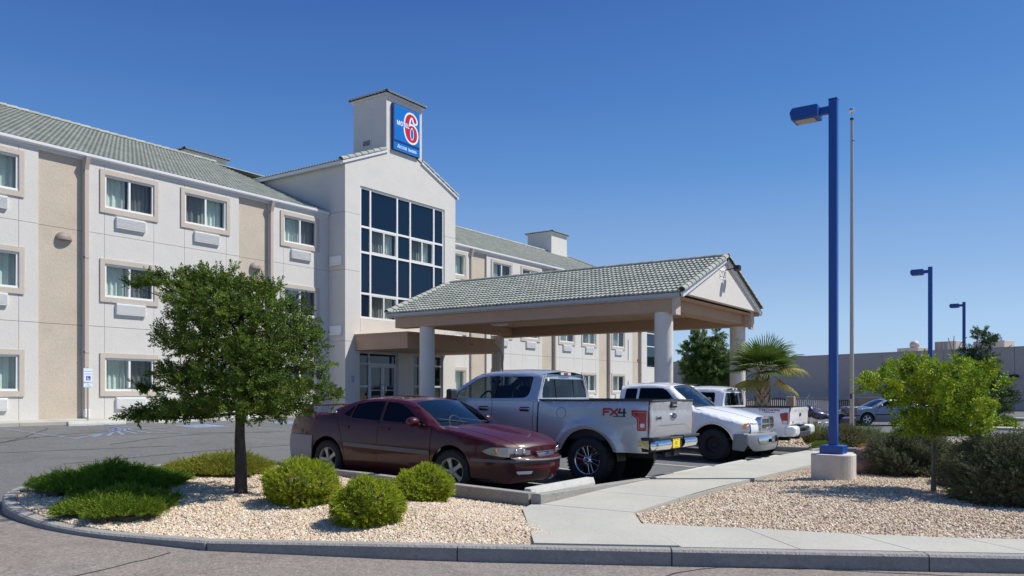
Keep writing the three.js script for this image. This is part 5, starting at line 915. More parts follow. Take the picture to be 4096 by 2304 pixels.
// ---- pickup builder ----
function pickup(name, label, q) {
  const car = thing(name, label, 'pickup truck'), m = q.mat, { WB, R, hw } = q, wy = R - .005;
  const top = profInterp([...q.roof, ...q.shield.slice(1), ...q.hood.slice(1)].map((p) => p.slice(0, 4)), 4);
  const topY = (x) => { if (x <= q.cab) return q.rail; for (let i = 1; i < top.length; i++) if (x <= top[i][0]) { const a = top[i - 1], b = top[i]; return lerp(a[1], b[1], clamp((x - a[0]) / (b[0] - a[0]), 0, 1)); } return 9; };
  const W = (x, y) => {
    let w = hw - .03 * Math.pow((clamp(y, .4, q.belt) - .85) / .5, 2); if (y > q.belt) w -= q.tumble * (y - q.belt);
    const nx = q.noseX ?? (WB + .35); if (x > nx) w -= q.noseIn * Math.pow((x - nx) / (q.front - nx), 2);
    if (x < q.tail + .16) w -= .05 * Math.pow((q.tail + .16 - x) / .16, 2);
    for (const ax of [0, WB]) { const d = Math.hypot(x - ax, y - wy); w += (q.flare ?? .03) * Math.exp(-Math.pow((d - q.arch - .07) / .075, 2)); }
    const d = topY(x) - y, r = x < q.cab ? .03 : x < q.shield[0][0] ? .07 : q.shoulder ?? .05; if (d < r) { const t = clamp(1 - d / r, 0, 1); w -= r * (1 - Math.sqrt(1 - t * t)); }
    return w;
  };
  const P = (p) => profInterp(p.map((z) => z.slice(0, 4)), 4), g = .005, A = q.arch, bot = q.bot;
  const rArch = arc(0, wy, A, 0, 180, 20, A), fArch = arc(WB, wy, A, 0, 180, 20, A);
  const clipArch = (arch, y0) => arch.filter((p) => p[1] >= y0);
  // bed
  sides(car, 'bed_side', [[q.tail, bot], [-A * .97, bot], ...clipArch(rArch, bot + .01).reverse(), [A * .97, bot], [q.cab - .03, bot], [q.cab - .03, q.rail], [q.tail + .02, q.rail], [q.tail - .0, q.rail - .05]], [], W, m, { t: .03 });
  sides(car, 'bed_rail', [[q.tail + .02, q.rail - .012], [q.cab - .03, q.rail - .012], [q.cab - .03, q.rail + .012], [q.tail + .02, q.rail + .012]], [], (x, y) => W(x, q.rail - .05), q.railMat ?? M.plastic, { off: .002, t: .1 });
  const bed = part('cargo_bed', car), bi = hw - .13;
  mesh('floor', [box(q.tail + .05, q.cab - .06, bot + .18, bot + .2, -bi, bi), box(q.cab - .08, q.cab - .05, bot + .2, q.rail - .02, -bi, bi), box(q.tail + .05, q.cab - .06, bot + .2, q.rail - .01, -bi - .02, -bi), box(q.tail + .05, q.cab - .06, bot + .2, q.rail - .01, bi, bi + .02)], M.plastic, bed);
  // tailgate
  const tg = part('tailgate', car), tw = hw - .09, tx = (y) => q.tail - .02 + .02 * Math.pow((y - 1.1) / .3, 2) - (y > q.rail - .09 ? .025 : 0);
  const tmap = (o) => (z, y) => [tx(y) - o - .02 * (1 - (z / tw) ** 2), y, z];
  mesh('panel', [surf(roundPoly([[-tw, q.tgBot], [tw, q.tgBot], [tw, q.rail], [-tw, q.rail]], .02), [], tmap(0), .06), box(q.tail + .0, q.tail + .05, q.tgBot, q.rail - .012, -tw, tw)], m, tg);
  mesh('spoiler', [rboxAt(q.tail - .045, q.tail + .06, q.rail - .03, q.rail + .012, -tw, tw, .015)], q.railMat ?? M.plastic, tg);
  // cab sides
  const up = top.map((p) => [p[0], p[1]]);
  const cabX = (x) => up.filter((p) => p[0] > q.cab && p[0] < x);
  sides(car, 'cab_corner', [[q.cab, bot], [q.doors[0][0] - g, bot], [q.doors[0][0] - g, q.belt - .02], [q.cab, q.belt - .02]], [], W, m);
  q.doors.forEach(([x0, x1], i) => { const ds = sides(car, 'door', [[x0 + g, bot + .04], [x1 - g, bot + .04], [x1 - g, (q.beltAt ?? (() => q.belt - .02))(x1)], ...(q.doorDip && i === q.doors.length - 1 ? q.doorDip : []), [x0 + g, (q.beltAt ?? (() => q.belt - .02))(x0)]], [], W, m);
    ds.forEach((d, k) => { const s = k ? -1 : 1, hx = x0 + (x1 - x0) * .2, hy = q.belt - q.handle; const h = rboxAt(hx - .11, hx + .11, hy - .018, hy + .018, 0, .03, .012); h.translate(0, 0, s > 0 ? W(hx, hy) + .012 : -W(hx, hy) - .042); mesh('handle', [h], q.handleMat ?? M.chrome, d); const bz = new THREE.BoxGeometry(.2, .085, .004); bz.translate(hx, hy - .005, s * (W(hx, hy) + .004)); mesh('handle_cup', uvBox(bz), q.handleMat ? m : M.dark, d); }); });
  const lastD = q.doors.at(-1)[1];
  sides(car, 'fender', [[lastD + g, bot], [WB - A, bot], ...clipArch(fArch, bot + .01).reverse(), [WB + A, bot + .02], [q.front - .1, bot + .1], [q.front, q.lampY - .1], [q.front, topY(q.front - .01)], ...up.filter((p) => p[0] > q.shield.at(-1)[0] - .02 && p[0] < q.front).reverse(), [lastD + g, q.belt - .02]], [], W, m);
  const winB = q.belt - .02;
  sides(car, 'cabin_side', [[q.cab, winB + g], [lastD, winB + g], [q.shield.at(-1)[0], topY(q.shield.at(-1)[0]) - .01], ...up.filter((p) => p[0] > q.cab && p[0] < q.shield.at(-1)[0] - .01).reverse(), [q.cab, q.roof[0][1]]], q.wins.map((w) => roundPoly(w, .04)), W, m, { t: .035 });
  q.wins.forEach((w) => sides(car, 'side_window', roundPoly(w, .04), [], W, q.glass ?? tintGlass, { off: -.014, t: 0 }));
  if (q.pillar) sides(car, 'window_pillar', q.pillar, [], W, M.black, { off: .003, t: .006 });
  // cab back with its window
  const bw = (y) => W(q.cab + .02, Math.min(y, q.roof[0][1])) - .0, xb = (y) => q.cab + (q.backLean ?? 0) * Math.max(0, y - q.belt);
  const back = []; for (let i = 0; i <= 8; i++) { const y = lerp(q.rail - .3, q.roof[0][1] - .005, i / 8); back.push([bw(y), y]); } for (let i = 8; i >= 0; i--) { const y = lerp(q.rail - .3, q.roof[0][1] - .005, i / 8); back.push([-bw(y), y]); }
  const rwT = q.roof[0][1] - .09, rwB = q.rail + .03, rw = roundPoly([[-bw(rwB) + .12, rwB], [bw(rwB) - .12, rwB], [bw(rwT) - .08, rwT], [-bw(rwT) + .08, rwT]], .05);
  const bm = (o) => (z, y) => [xb(y) - o - .03 * (1 - (z / hw) ** 2), y, z];
  mesh('cab_back', [surf(back, [rw], bm(0), .12)], m, car); mesh('rear_window', surf(rw, [], bm(-.008), .12), q.backGlass ?? q.glass ?? tintGlass, car);
  mesh('window_bars', [-.33, .33].map((z) => surf([[z - .015, rwB], [z + .015, rwB], [z + .015, rwT], [z - .015, rwT]], [], bm(.004), .2)), M.black, car);
  // skins
  mesh('roof', skin(P([[xb(q.roof[0][1]) - .005, q.roof[0][1] - .004, q.roof[0][2], -.03], ...q.roof]), W), m, car);
  const bl = new THREE.BoxGeometry(.03, .05, .36); bl.translate(q.cab + .0, q.roof[0][1] + .012, 0); const b3 = part('brake_light', car); mesh('housing', uvBox(bl), M.gutter, b3); mesh('lens', rboxAt(q.cab - .025, q.cab - .012, q.roof[0][1] - .005, q.roof[0][1] + .03, -.07, .07, .005), redLamp, b3);
  mesh('windshield', skin(P(q.shield), W, -.93, .93, 14), clearGlass, car); for (const s of [-1, 1]) mesh('windshield_pillar', skin(P(q.shield), W, s > 0 ? .925 : -1, s > 0 ? 1 : -.925, 2, .004), m, car);
  const hk = q.hoodK ?? .8; mesh('hood', skin(P(q.hood).map((p, i, l) => [p[0], p[1] + (q.hoodLift ?? 0) * Math.sin(Math.PI * clamp(.25 + .75 * i / l.length, 0, 1)), p[2], p[3]]), W, -hk, hk, 16, .004), m, car);
  for (const s of [-1, 1]) mesh('fender_top', skin(P(q.hood), W, s > 0 ? hk + .006 : -1, s > 0 ? 1 : -hk - .006, 4), m, car);
  const front = P(q.nose), fx = (y) => { for (let i = 1; i < front.length; i++) if (y >= front[i][1]) { const a = front[i - 1], b = front[i], t = (y - a[1]) / (b[1] - a[1] || 1); return [lerp(a[0], b[0], t), lerp(a[3], b[3], t)]; } return [front.at(-1)[0], front.at(-1)[3]]; };
  const onF = (o = 0) => (z, y) => { const [x, bow] = fx(y), k = clamp(z / W(Math.min(x, q.front), y), -1.2, 1.2); return [x + bow * (1 - k * k) + o, y, z]; };
  mesh('front_panel', skin(front, (x, y) => W(Math.min(x, q.front), y), -1, 1, 16), m, car);
  // cabin
  const inn = part('interior', car), fl = bot + .08;
  mesh('floor', [box(q.cab + .03, q.front - .25, bot + .02, bot + .06, -hw + .12, hw - .12), box(lastD + .05, lastD + .1, bot, q.belt - .15, -hw + .1, hw - .1), box(lastD + .1, q.front - .2, .6, q.belt - .45, -.5, .5)], M.black, inn);
  mesh('dashboard', rboxAt(lastD - .32, lastD + .12, q.belt - .32, q.belt - .02, -hw + .14, hw - .14, .08), dashMat, inn);
  for (const x of q.seats) for (const z of [-.42, .42]) mesh('seat', [rboxAt(x, x + .5, fl + .2, fl + .45, z - .26, z + .26, .08), (() => { const t = rboxAt(-.08, .08, 0, .68, -.26, .26, .07); t.rotateZ(.22); t.translate(x, fl + .38, z); return t; })(), rboxAt(x - .25, x - .13, q.belt + .08, q.belt + .26, z - .13, z + .13, .05)], seatCloth, inn);
  mesh('steering_wheel', (() => { const t = new THREE.TorusGeometry(.19, .017, 8, 24); t.rotateY(Math.PI / 2); t.rotateZ(.4); t.translate(lastD - .42, q.belt - .02, q.driver * .42); return t; })(), M.black, inn);
  mesh('rear_view_mirror', rboxAt(q.shield[0][0] + .1, q.shield[0][0] + .13, q.roof[0][1] - .16, q.roof[0][1] - .09, -.13, .13, .02), M.black, inn);
  mesh('headliner', skin(P(q.roof).map((p) => [p[0], p[1] - .05, p[2], p[3]]), (x, y) => W(x, y) - .05), paint(.25, .24, .22, .9), inn);
  for (const s of [1, -1]) for (const x of [0, WB]) { const wg = new THREE.CylinderGeometry(A + .012, A + .012, .34, 28, 1, true, Math.PI / 2, Math.PI); wg.rotateX(Math.PI / 2); wg.translate(x, wy, s * (hw - .24)); mesh('wheel_well', [wg, new THREE.CircleGeometry(A, 24).translate(x, wy, s * (hw - .42))], M.black, inn); }
  sides(inn, 'liner', [[q.tail + .06, bot + .03], [-A - .03, bot + .03], ...arc(0, wy, A + .025, 170, 10, 14), [A + .03, bot + .03], [WB - A - .03, bot + .03], ...arc(WB, wy, A + .025, 170, 10, 14), [q.front - .2, .7], [q.front - .2, q.belt - .4], [lastD, q.belt - .06], [q.cab, q.belt - .06], [q.cab, q.rail - .06], [q.tail + .06, q.rail - .06]], [], W, M.black, { off: -.045, t: 0 });
  mesh('chassis', [box(q.tail + .1, q.front - .3, bot - .12, bot - .02, -.5, -.38), box(q.tail + .1, q.front - .3, bot - .12, bot - .02, .38, .5), bar(V(0, wy, -hw + .2), V(0, wy, hw - .2), .05), new THREE.SphereGeometry(.16, 12, 8).translate(0, wy, .1), box(.4, 1.3, bot - .2, bot + .02, -.35, .35)], M.black, inn);
  // mirrors
  for (const s of [1, -1]) { const mr = part('mirror', car), z = s * (W(lastD - .1, q.belt) + .16); mesh('housing', rboxAt(lastD - .2, lastD - .06, q.belt - .02, q.belt + .2, z - .1, z + .1, .04), q.mirrorMat ?? M.plastic, mr); mesh('arm', [bar(V(lastD - .1, q.belt, s * (W(lastD - .1, q.belt) - .03)), V(lastD - .1, q.belt + .02, z), .025)], M.plastic, mr); }
  const WP = wheelParts(R, q.tw ?? .27, q.rim, q.style);
  for (const s of [1, -1]) for (const x of [0, WB]) addWheel(car, WP, x, wy, s * (hw - .16 + (q.track ?? 0)), q.rimMat ?? M.chrome);
  return { car, W, onF, tmap, tx, tg, tw, topY };
}
// silver crew cab
{
  const silver = carPaint(.50, .52, .55, { metalness: .45, roughness: .36 });
  const T = pickup('silver_pickup', 'silver crew cab pickup backed up to the walk beside the maroon sedan', {
    mat: silver, WB: 3.78, R: .40, hw: 1.0, cab: 1.03, tail: -1.12, rail: 1.43, bot: .56, belt: 1.42, tumble: .42, noseIn: .12, front: 4.70, arch: .54, flare: .045, tgBot: .82, lampY: 1.0, handle: .16, driver: -1, seats: [1.45, 2.3],
    roof: [[1.05, 1.90, .05, -.02], [1.3, 1.935, .05], [1.8, 1.955, .05], [2.25, 1.94, .05, .02], [2.52, 1.885, .05, .04]], shield: [[2.52, 1.885, .05, .04], [2.95, 1.62, .04, .1], [3.36, 1.375, .03, .14]], hood: [[3.36, 1.375, .03, .14], [3.8, 1.345, .06, .12], [4.3, 1.29, .06, .12], [4.62, 1.21, .05, .13], [4.70, 1.15, .03, .14]], nose: [[4.70, 1.15, .03, .14], [4.72, 1.0, 0, .14], [4.72, .75, 0, .14], [4.70, .55, 0, .14], [4.6, .45, 0, .12]],
    doors: [[1.12, 2.04], [2.04, 3.02]], wins: [[[1.24, 1.46, .14], [2.01, 1.445, .02], [2.01, 1.855, .02], [1.23, 1.85, .05]], [[2.075, 1.445, .02], [2.93, 1.45, .05], [2.90, 1.56, .05], [2.50, 1.80, .08], [2.36, 1.855, .06], [2.075, 1.86, .02]]], pillar: [[2.0, 1.445], [2.085, 1.445], [2.085, 1.865], [2.0, 1.865]],
    style: 'six', rim: .25, tw: .29, track: .02, mirrorMat: M.plastic, backLean: .12, backGlass: new THREE.MeshPhysicalMaterial({ color: lin(.16, .19, .24), roughness: .03, transmission: 1, thickness: 0, ior: 1.52 }), glass: new THREE.MeshPhysicalMaterial({ color: lin(.13, .16, .15), roughness: .02, transmission: 1, thickness: 0, ior: 1.52 }),
  });
  const c = T.car, W = T.W;
  // tail lamps wrap the corner
  for (const s of [1, -1]) {
    const tl = part('tail_light', c);
    sides(tl, 'lens', roundPoly([[-1.10, .93], [-.96, .93], [-.95, 1.13], [-.85, 1.19], [-.845, 1.27], [-1.10, 1.27]], .02), [], W, redLamp, { off: .014, t: .016, only: s });
    sides(tl, 'band', [[-1.09, .96], [-.985, .96], [-.975, 1.14], [-.88, 1.20], [-.88, 1.24], [-1.09, 1.24], [-1.09, 1.232], [-.888, 1.232], [-.888, 1.205], [-.983, 1.145], [-.993, .968], [-1.09, .968]], [], W, paint(.60, .25, .25, .2), { off: .018, t: .004, only: s });
    sides(tl, 'reversing_lamp', roundPoly([[-1.08, .985], [-1.015, .985], [-1.015, 1.05], [-1.08, 1.05]], .008), [], W, M.gutter, { off: .019, t: .004, only: s });
    mesh('rear_lens', surf([[s * .905, .93], [s * .965, .93], [s * .955, 1.27], [s * .905, 1.27]], [], (z, y) => [-1.128, y, z], .1), redLamp, tl);
  }
  // badge, lettering, number plate and handle on the tailgate
  const e = new THREE.CylinderGeometry(.1, .1, .015, 32); e.rotateZ(Math.PI / 2); e.scale(1, .55, 1.25); e.translate(T.tx(1.16) - .03, 1.16, 0); mesh('badge', e, M.chrome, T.tg);
  const e2 = new THREE.CylinderGeometry(.085, .085, .016, 32); e2.rotateZ(Math.PI / 2); e2.scale(1, .52, 1.25); e2.translate(T.tx(1.16) - .034, 1.16, 0); mesh('badge', e2, paint(.015, .03, .09, .25), T.tg);
  mesh('badge_script', strokes([[[-.06, -.5], [-.06, .55], [.35, .55]], [[-.5, .1], [-.2, -.2], [.2, .1], [.5, -.1]], [[-.2, -.5], [.3, -.3]]], .009, (u, v) => V(T.tx(1.16) - .045, 1.16 + v * .045, u * .13), .006), M.chrome, T.tg);
  mesh('model_script', strokes([[[0, 1], [0, 0], [.1, 0]], [[.16, .5], [.24, .5], [.24, 0], [.16, .15]], [[.33, .5], [.33, 0]], [[.33, .4], [.42, .5]], [[.5, .5], [.5, 0]], [[.58, .5], [.66, .5], [.66, 0], [.58, .15]], [[.78, .9], [.78, 0], [.86, .05]], [[.72, .5], [.86, .5]], [[0, 0], [-.03, -.35]]], .009, (u, v) => V(T.tx(1.14) - .022, 1.12 + v * .05, -.68 + u * .22), .006), M.plastic, T.tg);
  mesh('handle', [rboxAt(-1.19, -1.13, 1.30, 1.42, -.12, .12, .02)], M.plastic, T.tg); mesh('handle', [rboxAt(-1.205, -1.185, 1.335, 1.365, -.09, .09, .008)], M.chrome, T.tg);
  mesh('crease', [surf([[-.80, .90], [-.55, 1.03], [.55, 1.03], [.80, .90], [.80, .885], [.56, 1.012], [-.56, 1.012], [-.80, .885]], [], T.tmap(.008), .1)], silver, T.tg);
  mesh('crease', [surf([[-.88, 1.285], [.88, 1.285], [.88, 1.292], [-.88, 1.292]], [], T.tmap(.004), .1)], silver, T.tg);
  const bp = part('rear_bumper', c);
  for (const s of [1, -1]) {
    const pts = [[-1.16, .60], [-1.30, .62], [-1.31, .78], [-1.20, .80]]; const f = [];
    mesh('chrome_face', (() => { const g = surf(roundPoly([[.26, .60], [.97, .615], [1.01, .66], [1.01, .775], [.30, .775]], .02).map(([z, y]) => [s * z, y]), [], (z, y) => { const k = Math.abs(z); return [-1.27 + .05 * ((y - .69) / .09) ** 2 + (k > .86 ? (k - .86) * .9 : 0), y, z]; }, .05); return g; })(), M.chrome, bp);
    mesh('chrome_end', (() => { const g = surf([[-1.17, .63], [-.98, .66], [-.98, .76], [-1.17, .775]], [], (x, y) => [x, y, s * 1.012], .1); return g; })(), M.chrome, bp);
    mesh('step_pad', rboxAt(-1.25, -1.02, .772, .82, s > 0 ? .28 : -1.01, s > 0 ? 1.01 : -.28, .02), M.plastic, bp);
  }
  mesh('centre_step', [rboxAt(-1.22, -1.02, .60, .74, -.27, .27, .02), rboxAt(-1.24, -1.1, .75, .80, -.27, .27, .02)], M.plastic, bp);
  mesh('backing', [box(-1.18, -1.0, .58, .77, -.98, .98)], M.black, bp);
  mesh('number_plate', new THREE.PlaneGeometry(.30, .155).rotateY(-Math.PI / 2).translate(-1.25, .69, -.06), new THREE.MeshStandardMaterial({ roughness: .5, map: canvasTex(256, 132, (g) => { g.fillStyle = '#f0d716'; g.fillRect(0, 0, 256, 132); g.fillStyle = '#7c1d10'; g.font = 'bold 72px sans-serif'; g.save(); g.scale(.85, 1.1); g.fillText('-TFC', 60, 88); g.restore(); g.fillRect(40, 8, 60, 10); g.fillRect(150, 8, 60, 10); g.fillRect(60, 116, 130, 8); }) }), bp);
  mesh('tow_hitch', [rboxAt(-1.2, -1.0, .47, .53, -.04, .04, .01), box(-1.15, -1.1, .46, .54, -.3, .3)], M.black, bp);
  // side lettering and filler cap on the side towards the sedan
  const L = (u, v) => { const x = -.32 - u * .42, y = 1.185 + v * .10; return V(x, y, -W(x, y) - .006); };
  mesh('lettering', [...strokes([[[0, 0], [0, 1], [.26, 1]], [[0, .5], [.22, .5]]], .030, L), ...strokes([[[.32, 1], [.62, 0]], [[.32, 0], [.62, 1]]], .030, L)], paint(.33, .02, .02, .4), c);
  mesh('lettering', [...strokes([[[.74, 1], [.68, .4], [.98, .4]], [[.92, 1], [.92, 0]]], .030, L), ...strokes([[[.45, -.22], [.52, -.22]], [[.56, -.22], [.62, -.22]], [[.66, -.22], [.72, -.22]], [[.78, -.22], [.86, -.22]], [[.9, -.22], [.97, -.22]]], .016, L)], M.plastic, c);
  const cap = []; for (let i = 0; i < 28; i++) { const t0 = i / 28 * 6.283, t1 = (i + 1) / 28 * 6.283, p = (t) => { const x = .52 + .095 * Math.cos(t), y = 1.20 + .095 * Math.sin(t); return V(x, y, -W(x, y) - .001); }; cap.push(bar(p(t0), p(t1), .0035, .0035, 4)); } mesh('filler_cap', cap, M.dark, c);
  mesh('sticker', new THREE.CylinderGeometry(.035, .035, .004, 16).rotateZ(Math.PI / 2).translate(1.02, 1.80, -.62), M.white, c);
  const wp = mesh('aerial_strip', [bar(V(1.03, 1.48, .45), V(1.06, 1.62, .40), .006)], M.black, c);
  place(c, 13.18, 6.86, .055, Math.PI / 2, .004);
}
// old white pickup, nose to the walk
{
  const white = carPaint(.80, .80, .80, { metalness: 0, roughness: .3 });
  const T = pickup('white_pickup', 'older white pickup with chrome crosshair grille parked nose to the walk', {
    mat: white, WB: 3.5, R: .375, hw: .975, cab: 1.05, tail: -1.15, rail: 1.28, bot: .48, belt: 1.27, tumble: .42, noseIn: .16, front: 4.34, arch: .49, flare: .02, tgBot: .7, lampY: .8, handle: .14, driver: 1, seats: [1.6], hoodK: .66, shoulder: .10,
    roof: [[1.07, 1.765, .05, -.02], [1.4, 1.80, .05], [1.9, 1.805, .05], [2.2, 1.77, .05, .02], [2.36, 1.735, .05, .03]], shield: [[2.36, 1.735, .05, .03], [2.65, 1.50, .04, .1], [2.98, 1.235, .03, .16]], hood: [[2.98, 1.235, .03, .16], [3.3, 1.15, .10, .14], [3.8, 1.03, .13, .13], [4.2, .93, .11, .13], [4.34, .88, .08, .14]], nose: [[4.34, .88, .08, .14], [4.36, .8, 0, .15], [4.36, .68, 0, .15], [4.3, .55, 0, .15]],
    doors: [[1.14, 1.55], [1.55, 2.72]], wins: [[[1.17, 1.32, .04], [1.50, 1.31, .02], [1.50, 1.70, .02], [1.18, 1.70, .05]], [[1.56, 1.31, .02], [2.64, 1.30, .05], [2.30, 1.64, .1], [2.18, 1.705, .06], [1.56, 1.71, .02]]], style: 'steel', rim: .2, tw: .26, rimMat: M.black, glass: darkGlass, backGlass: tintGlass, handleMat: white, mirrorMat: M.plastic,
  });
  const c = T.car, F = T.onF;
  const gr = part('grille', c);
  const gw = .48, gy0 = .745, gy1 = .985, gm = (o) => (z, y) => [4.505 + o + .03 * ((.99 - y)) - .10 * (z / .8) ** 2, y, z];
  mesh('backing', [surf(roundPoly([[-gw, gy0], [gw, gy0], [gw - .03, gy1], [-gw + .03, gy1]], .04), [], gm(0), .08)], M.dark, gr);
  const fr = roundPoly([[-gw - .04, gy0 - .03], [gw + .04, gy0 - .03], [gw, gy1 + .04], [-gw, gy1 + .04]], .05), hole = (z0, z1, y0, y1) => roundPoly([[z0, y0], [z1, y0], [z1, y1], [z0, y1]], .02);
  mesh('crosshair', [surf(fr, [hole(-gw + .03, -.03, gy0 + .01, .85), hole(.03, gw - .03, gy0 + .01, .85), hole(-gw + .05, -.03, .885, gy1 - .005), hole(.03, gw - .05, .885, gy1 - .005)], gm(.02), .05), rim(fr, gm(.02), gm(-.1))], M.chrome, gr);
  mesh('bars', Array.from({ length: 8 }, (_, i) => surf([[-gw + .04, gy0 + .015 + i * .028], [gw - .04, gy0 + .015 + i * .028], [gw - .04, gy0 + .022 + i * .028], [-gw + .04, gy0 + .022 + i * .028]], [], gm(.008), .1)), M.alu, gr);
  for (const s of [1, -1]) {
    const h = part('headlight', c), fl = (o) => (z, y) => [4.43 + o - .28 * Math.max(0, (Math.abs(z) - .5)) - .55 * Math.max(0, Math.abs(z) - .72), y, z];
    const body = [[.54, .745], [.78, .745], [.79, .90], [.545, .90]].map(([z, y]) => [s * z, y]), turn = [[.79, .745], [.93, .76], [.91, .88], [.80, .90]].map(([z, y]) => [s * z, y]);
    mesh('lens', surf(roundPoly(body, .02), [], fl(.012), .05), paint(.62, .63, .55, .15), h); mesh('indicator', surf(roundPoly(turn, .02), [], fl(.012), .04), amber, h);
    const tri = arc(3.5, .37, .50, 8, 172, 24).map((p) => p), tro = arc(3.5, .37, .525, 172, 8, 24); sides(c, 'arch_trim', [...tri, ...tro], [], T.W, M.chrome, { off: .012, t: .016, only: s, edge: .1 });
  }
  const bp = part('front_bumper', c), bm = (o) => (z, y) => [4.62 + o - .05 * ((y - .47) / .2) ** 2 - .30 * Math.pow(Math.abs(z) / .98, 3.2), y, z];
  mesh('bar', [surf(roundPoly([[-.98, .42], [-.8, .25], [.8, .25], [.98, .42], [.98, .62], [-.98, .62]], .05), [roundPoly([[-.33, .44], [-.12, .44], [-.12, .52], [-.33, .52]], .01), roundPoly([[.12, .44], [.33, .44], [.33, .52], [.12, .52]], .01)], bm(0), .06), surf([[-.98, .62], [.98, .62], [.96, .66], [-.96, .66]], [], (z, y) => { const p = bm(0)(z, .62); return [p[0] - (y - .62) * 2.2, y, z]; }, .06)], M.bumperGrey ??= new THREE.MeshStandardMaterial({ color: lin(.26, .265, .275), metalness: .35, roughness: .35 }), bp);
  mesh('chrome_band', [surf(roundPoly([[-.70, .43], [.70, .43], [.74, .585], [-.74, .585]], .06), [roundPoly([[-.33, .44], [-.12, .44], [-.12, .52], [-.33, .52]], .01), roundPoly([[.12, .44], [.33, .44], [.33, .52], [.12, .52]], .01)], bm(.012), .05)], M.chrome, bp);
  for (const s of [1, -1]) mesh('bar_end', [surf([[3.98, .28], [4.25, .25], [4.35, .42], [4.33, .64], [4.0, .64]], [], (x, y) => [x, y, s * (.975 - .06 * Math.max(0, x - 4.1))], .1)], M.bumperGrey, bp);
  mesh('backing', box(4.1, 4.3, .3, .6, -.85, .85), M.black, bp);
  mesh('aerial', [bar(V(2.98, 1.02, .93), V(2.98, 1.02 + .05, .93), .012), bar(V(2.98, 1.07, .93), V(2.96, 1.75, .93), .003)], M.black, c);
  for (const z of [.3, -.35]) mesh('wiper', [bar(V(3.08, 1.26, z), V(2.86, 1.37, z + .4), .009)], M.black, c);
  place(c, 19.15, 10.38, .015, -Math.PI / 2, 0);
}
// newer white pickup, tail to the walk
{
  const white = carPaint(.82, .82, .82, { metalness: 0, roughness: .28 });
  const T = pickup('white_pickup', 'newer white pickup with tall red tail lights at the end of the parked row', {
    mat: white, WB: 3.2, R: .375, hw: .935, cab: .58, tail: -1.14, rail: 1.28, bot: .54, belt: 1.27, tumble: .42, noseIn: .14, front: 4.1, arch: .47, flare: .03, tgBot: .83, lampY: .9, handle: .13, driver: -1, seats: [.95, 1.75],
    roof: [[.60, 1.745, .05, -.02], [.9, 1.785, .05], [1.4, 1.80, .05], [1.85, 1.77, .05, .02], [2.05, 1.73, .05, .03]], shield: [[2.05, 1.73, .05, .03], [2.4, 1.48, .04, .1], [2.75, 1.24, .03, .14]], hood: [[2.75, 1.24, .03, .14], [3.2, 1.2, .05, .12], [3.7, 1.12, .05, .12], [4.1, .98, .03, .13]], nose: [[4.1, .98, .03, .13], [4.12, .8, 0, .14], [4.1, .5, 0, .14]],
    doors: [[.70, 1.52], [1.52, 2.5]], wins: [[[.82, 1.33, .08], [1.47, 1.31, .02], [1.47, 1.68, .02], [.84, 1.67, .06]], [[1.55, 1.31, .02], [2.4, 1.31, .05], [2.0, 1.62, .1], [1.88, 1.68, .06], [1.55, 1.69, .02]]], style: 'five', rim: .22, tw: .25, rimMat: M.alu, glass: darkGlass, backGlass: tintGlass, handleMat: white, mirrorMat: white, backLean: .15,
  });
  const c = T.car, W = T.W;
  for (const s of [1, -1]) {
    const tl = part('tail_light', c), o = roundPoly([[-1.12, .86], [-1.00, .86], [-.93, 1.10], [-.95, 1.13], [-1.12, 1.16]], .02);
    sides(tl, 'lens', o, [], W, redLamp, { off: .014, t: .016, only: s }); sides(tl, 'reversing_lamp', roundPoly([[-1.11, .87], [-1.01, .87], [-.99, .945], [-1.11, .945]], .01), [], W, M.gutter, { off: .018, t: .004, only: s });
    mesh('rear_lens', surf([[s * .85, .86], [s * .90, .86], [s * .89, 1.15], [s * .85, 1.15]], [], (z, y) => [-1.155, y, z], .1), redLamp, tl);
  }
  mesh('badge', [rboxAt(-1.20, -1.185, 1.05, 1.13, -.06, .06, .005)], M.plastic, T.tg); mesh('badge', [rboxAt(-1.20, -1.185, .90, .92, -.72, -.60, .004)], M.plastic, T.tg);
  mesh('lip', [surf([[-.78, .86], [.78, .86], [.74, .90], [-.74, .90]], [], T.tmap(.02), .1)], white, T.tg);
  const bp = part('rear_bumper', c);
  for (const s of [1, -1]) mesh('corner', [rboxAt(-1.34, -1.0, .54, .82, s > 0 ? .50 : -.95, s > 0 ? .95 : -.50, .10)], white, bp);
  mesh('step', [rboxAt(-1.32, -1.05, .52, .66, -.495, .495, .02), rboxAt(-1.30, -1.05, .72, .78, -.495, .495, .02), box(-1.18, -1.05, .6, .78, -.49, .49)], M.plastic, bp);
  const L = (u, v) => { const x = -.38 - u * .55, y = 1.185 + v * .055; return V(x, y, -W(x, y) - .006); };
  mesh('lettering', strokes([[[0, 1], [.14, 1]], [[.07, 1], [.07, 0]], [[.18, 0], [.18, 1], [.30, 1], [.30, .5], [.18, .5]], [[.22, .5], [.31, 0]], [[.36, 0], [.36, 1], [.50, 1], [.50, 0], [.36, 0]], [[.62, 1], [.56, .3], [.70, .3]], [[.66, .8], [.66, 0]], [[.25, -.5], [.75, -.5]]], .013, L), paint(.03, .01, .03, .4), c);
  mesh('lettering', strokes([[[.73, 1], [.82, 0]], [[.73, 0], [.82, 1]], [[.90, 1], [.85, .3], [1, .3]], [[.96, .8], [.96, 0]]], .013, L), paint(.25, .01, .03, .4), c);
  place(c, 21.75, 7.02, -.055, Math.PI / 2, 0);
}
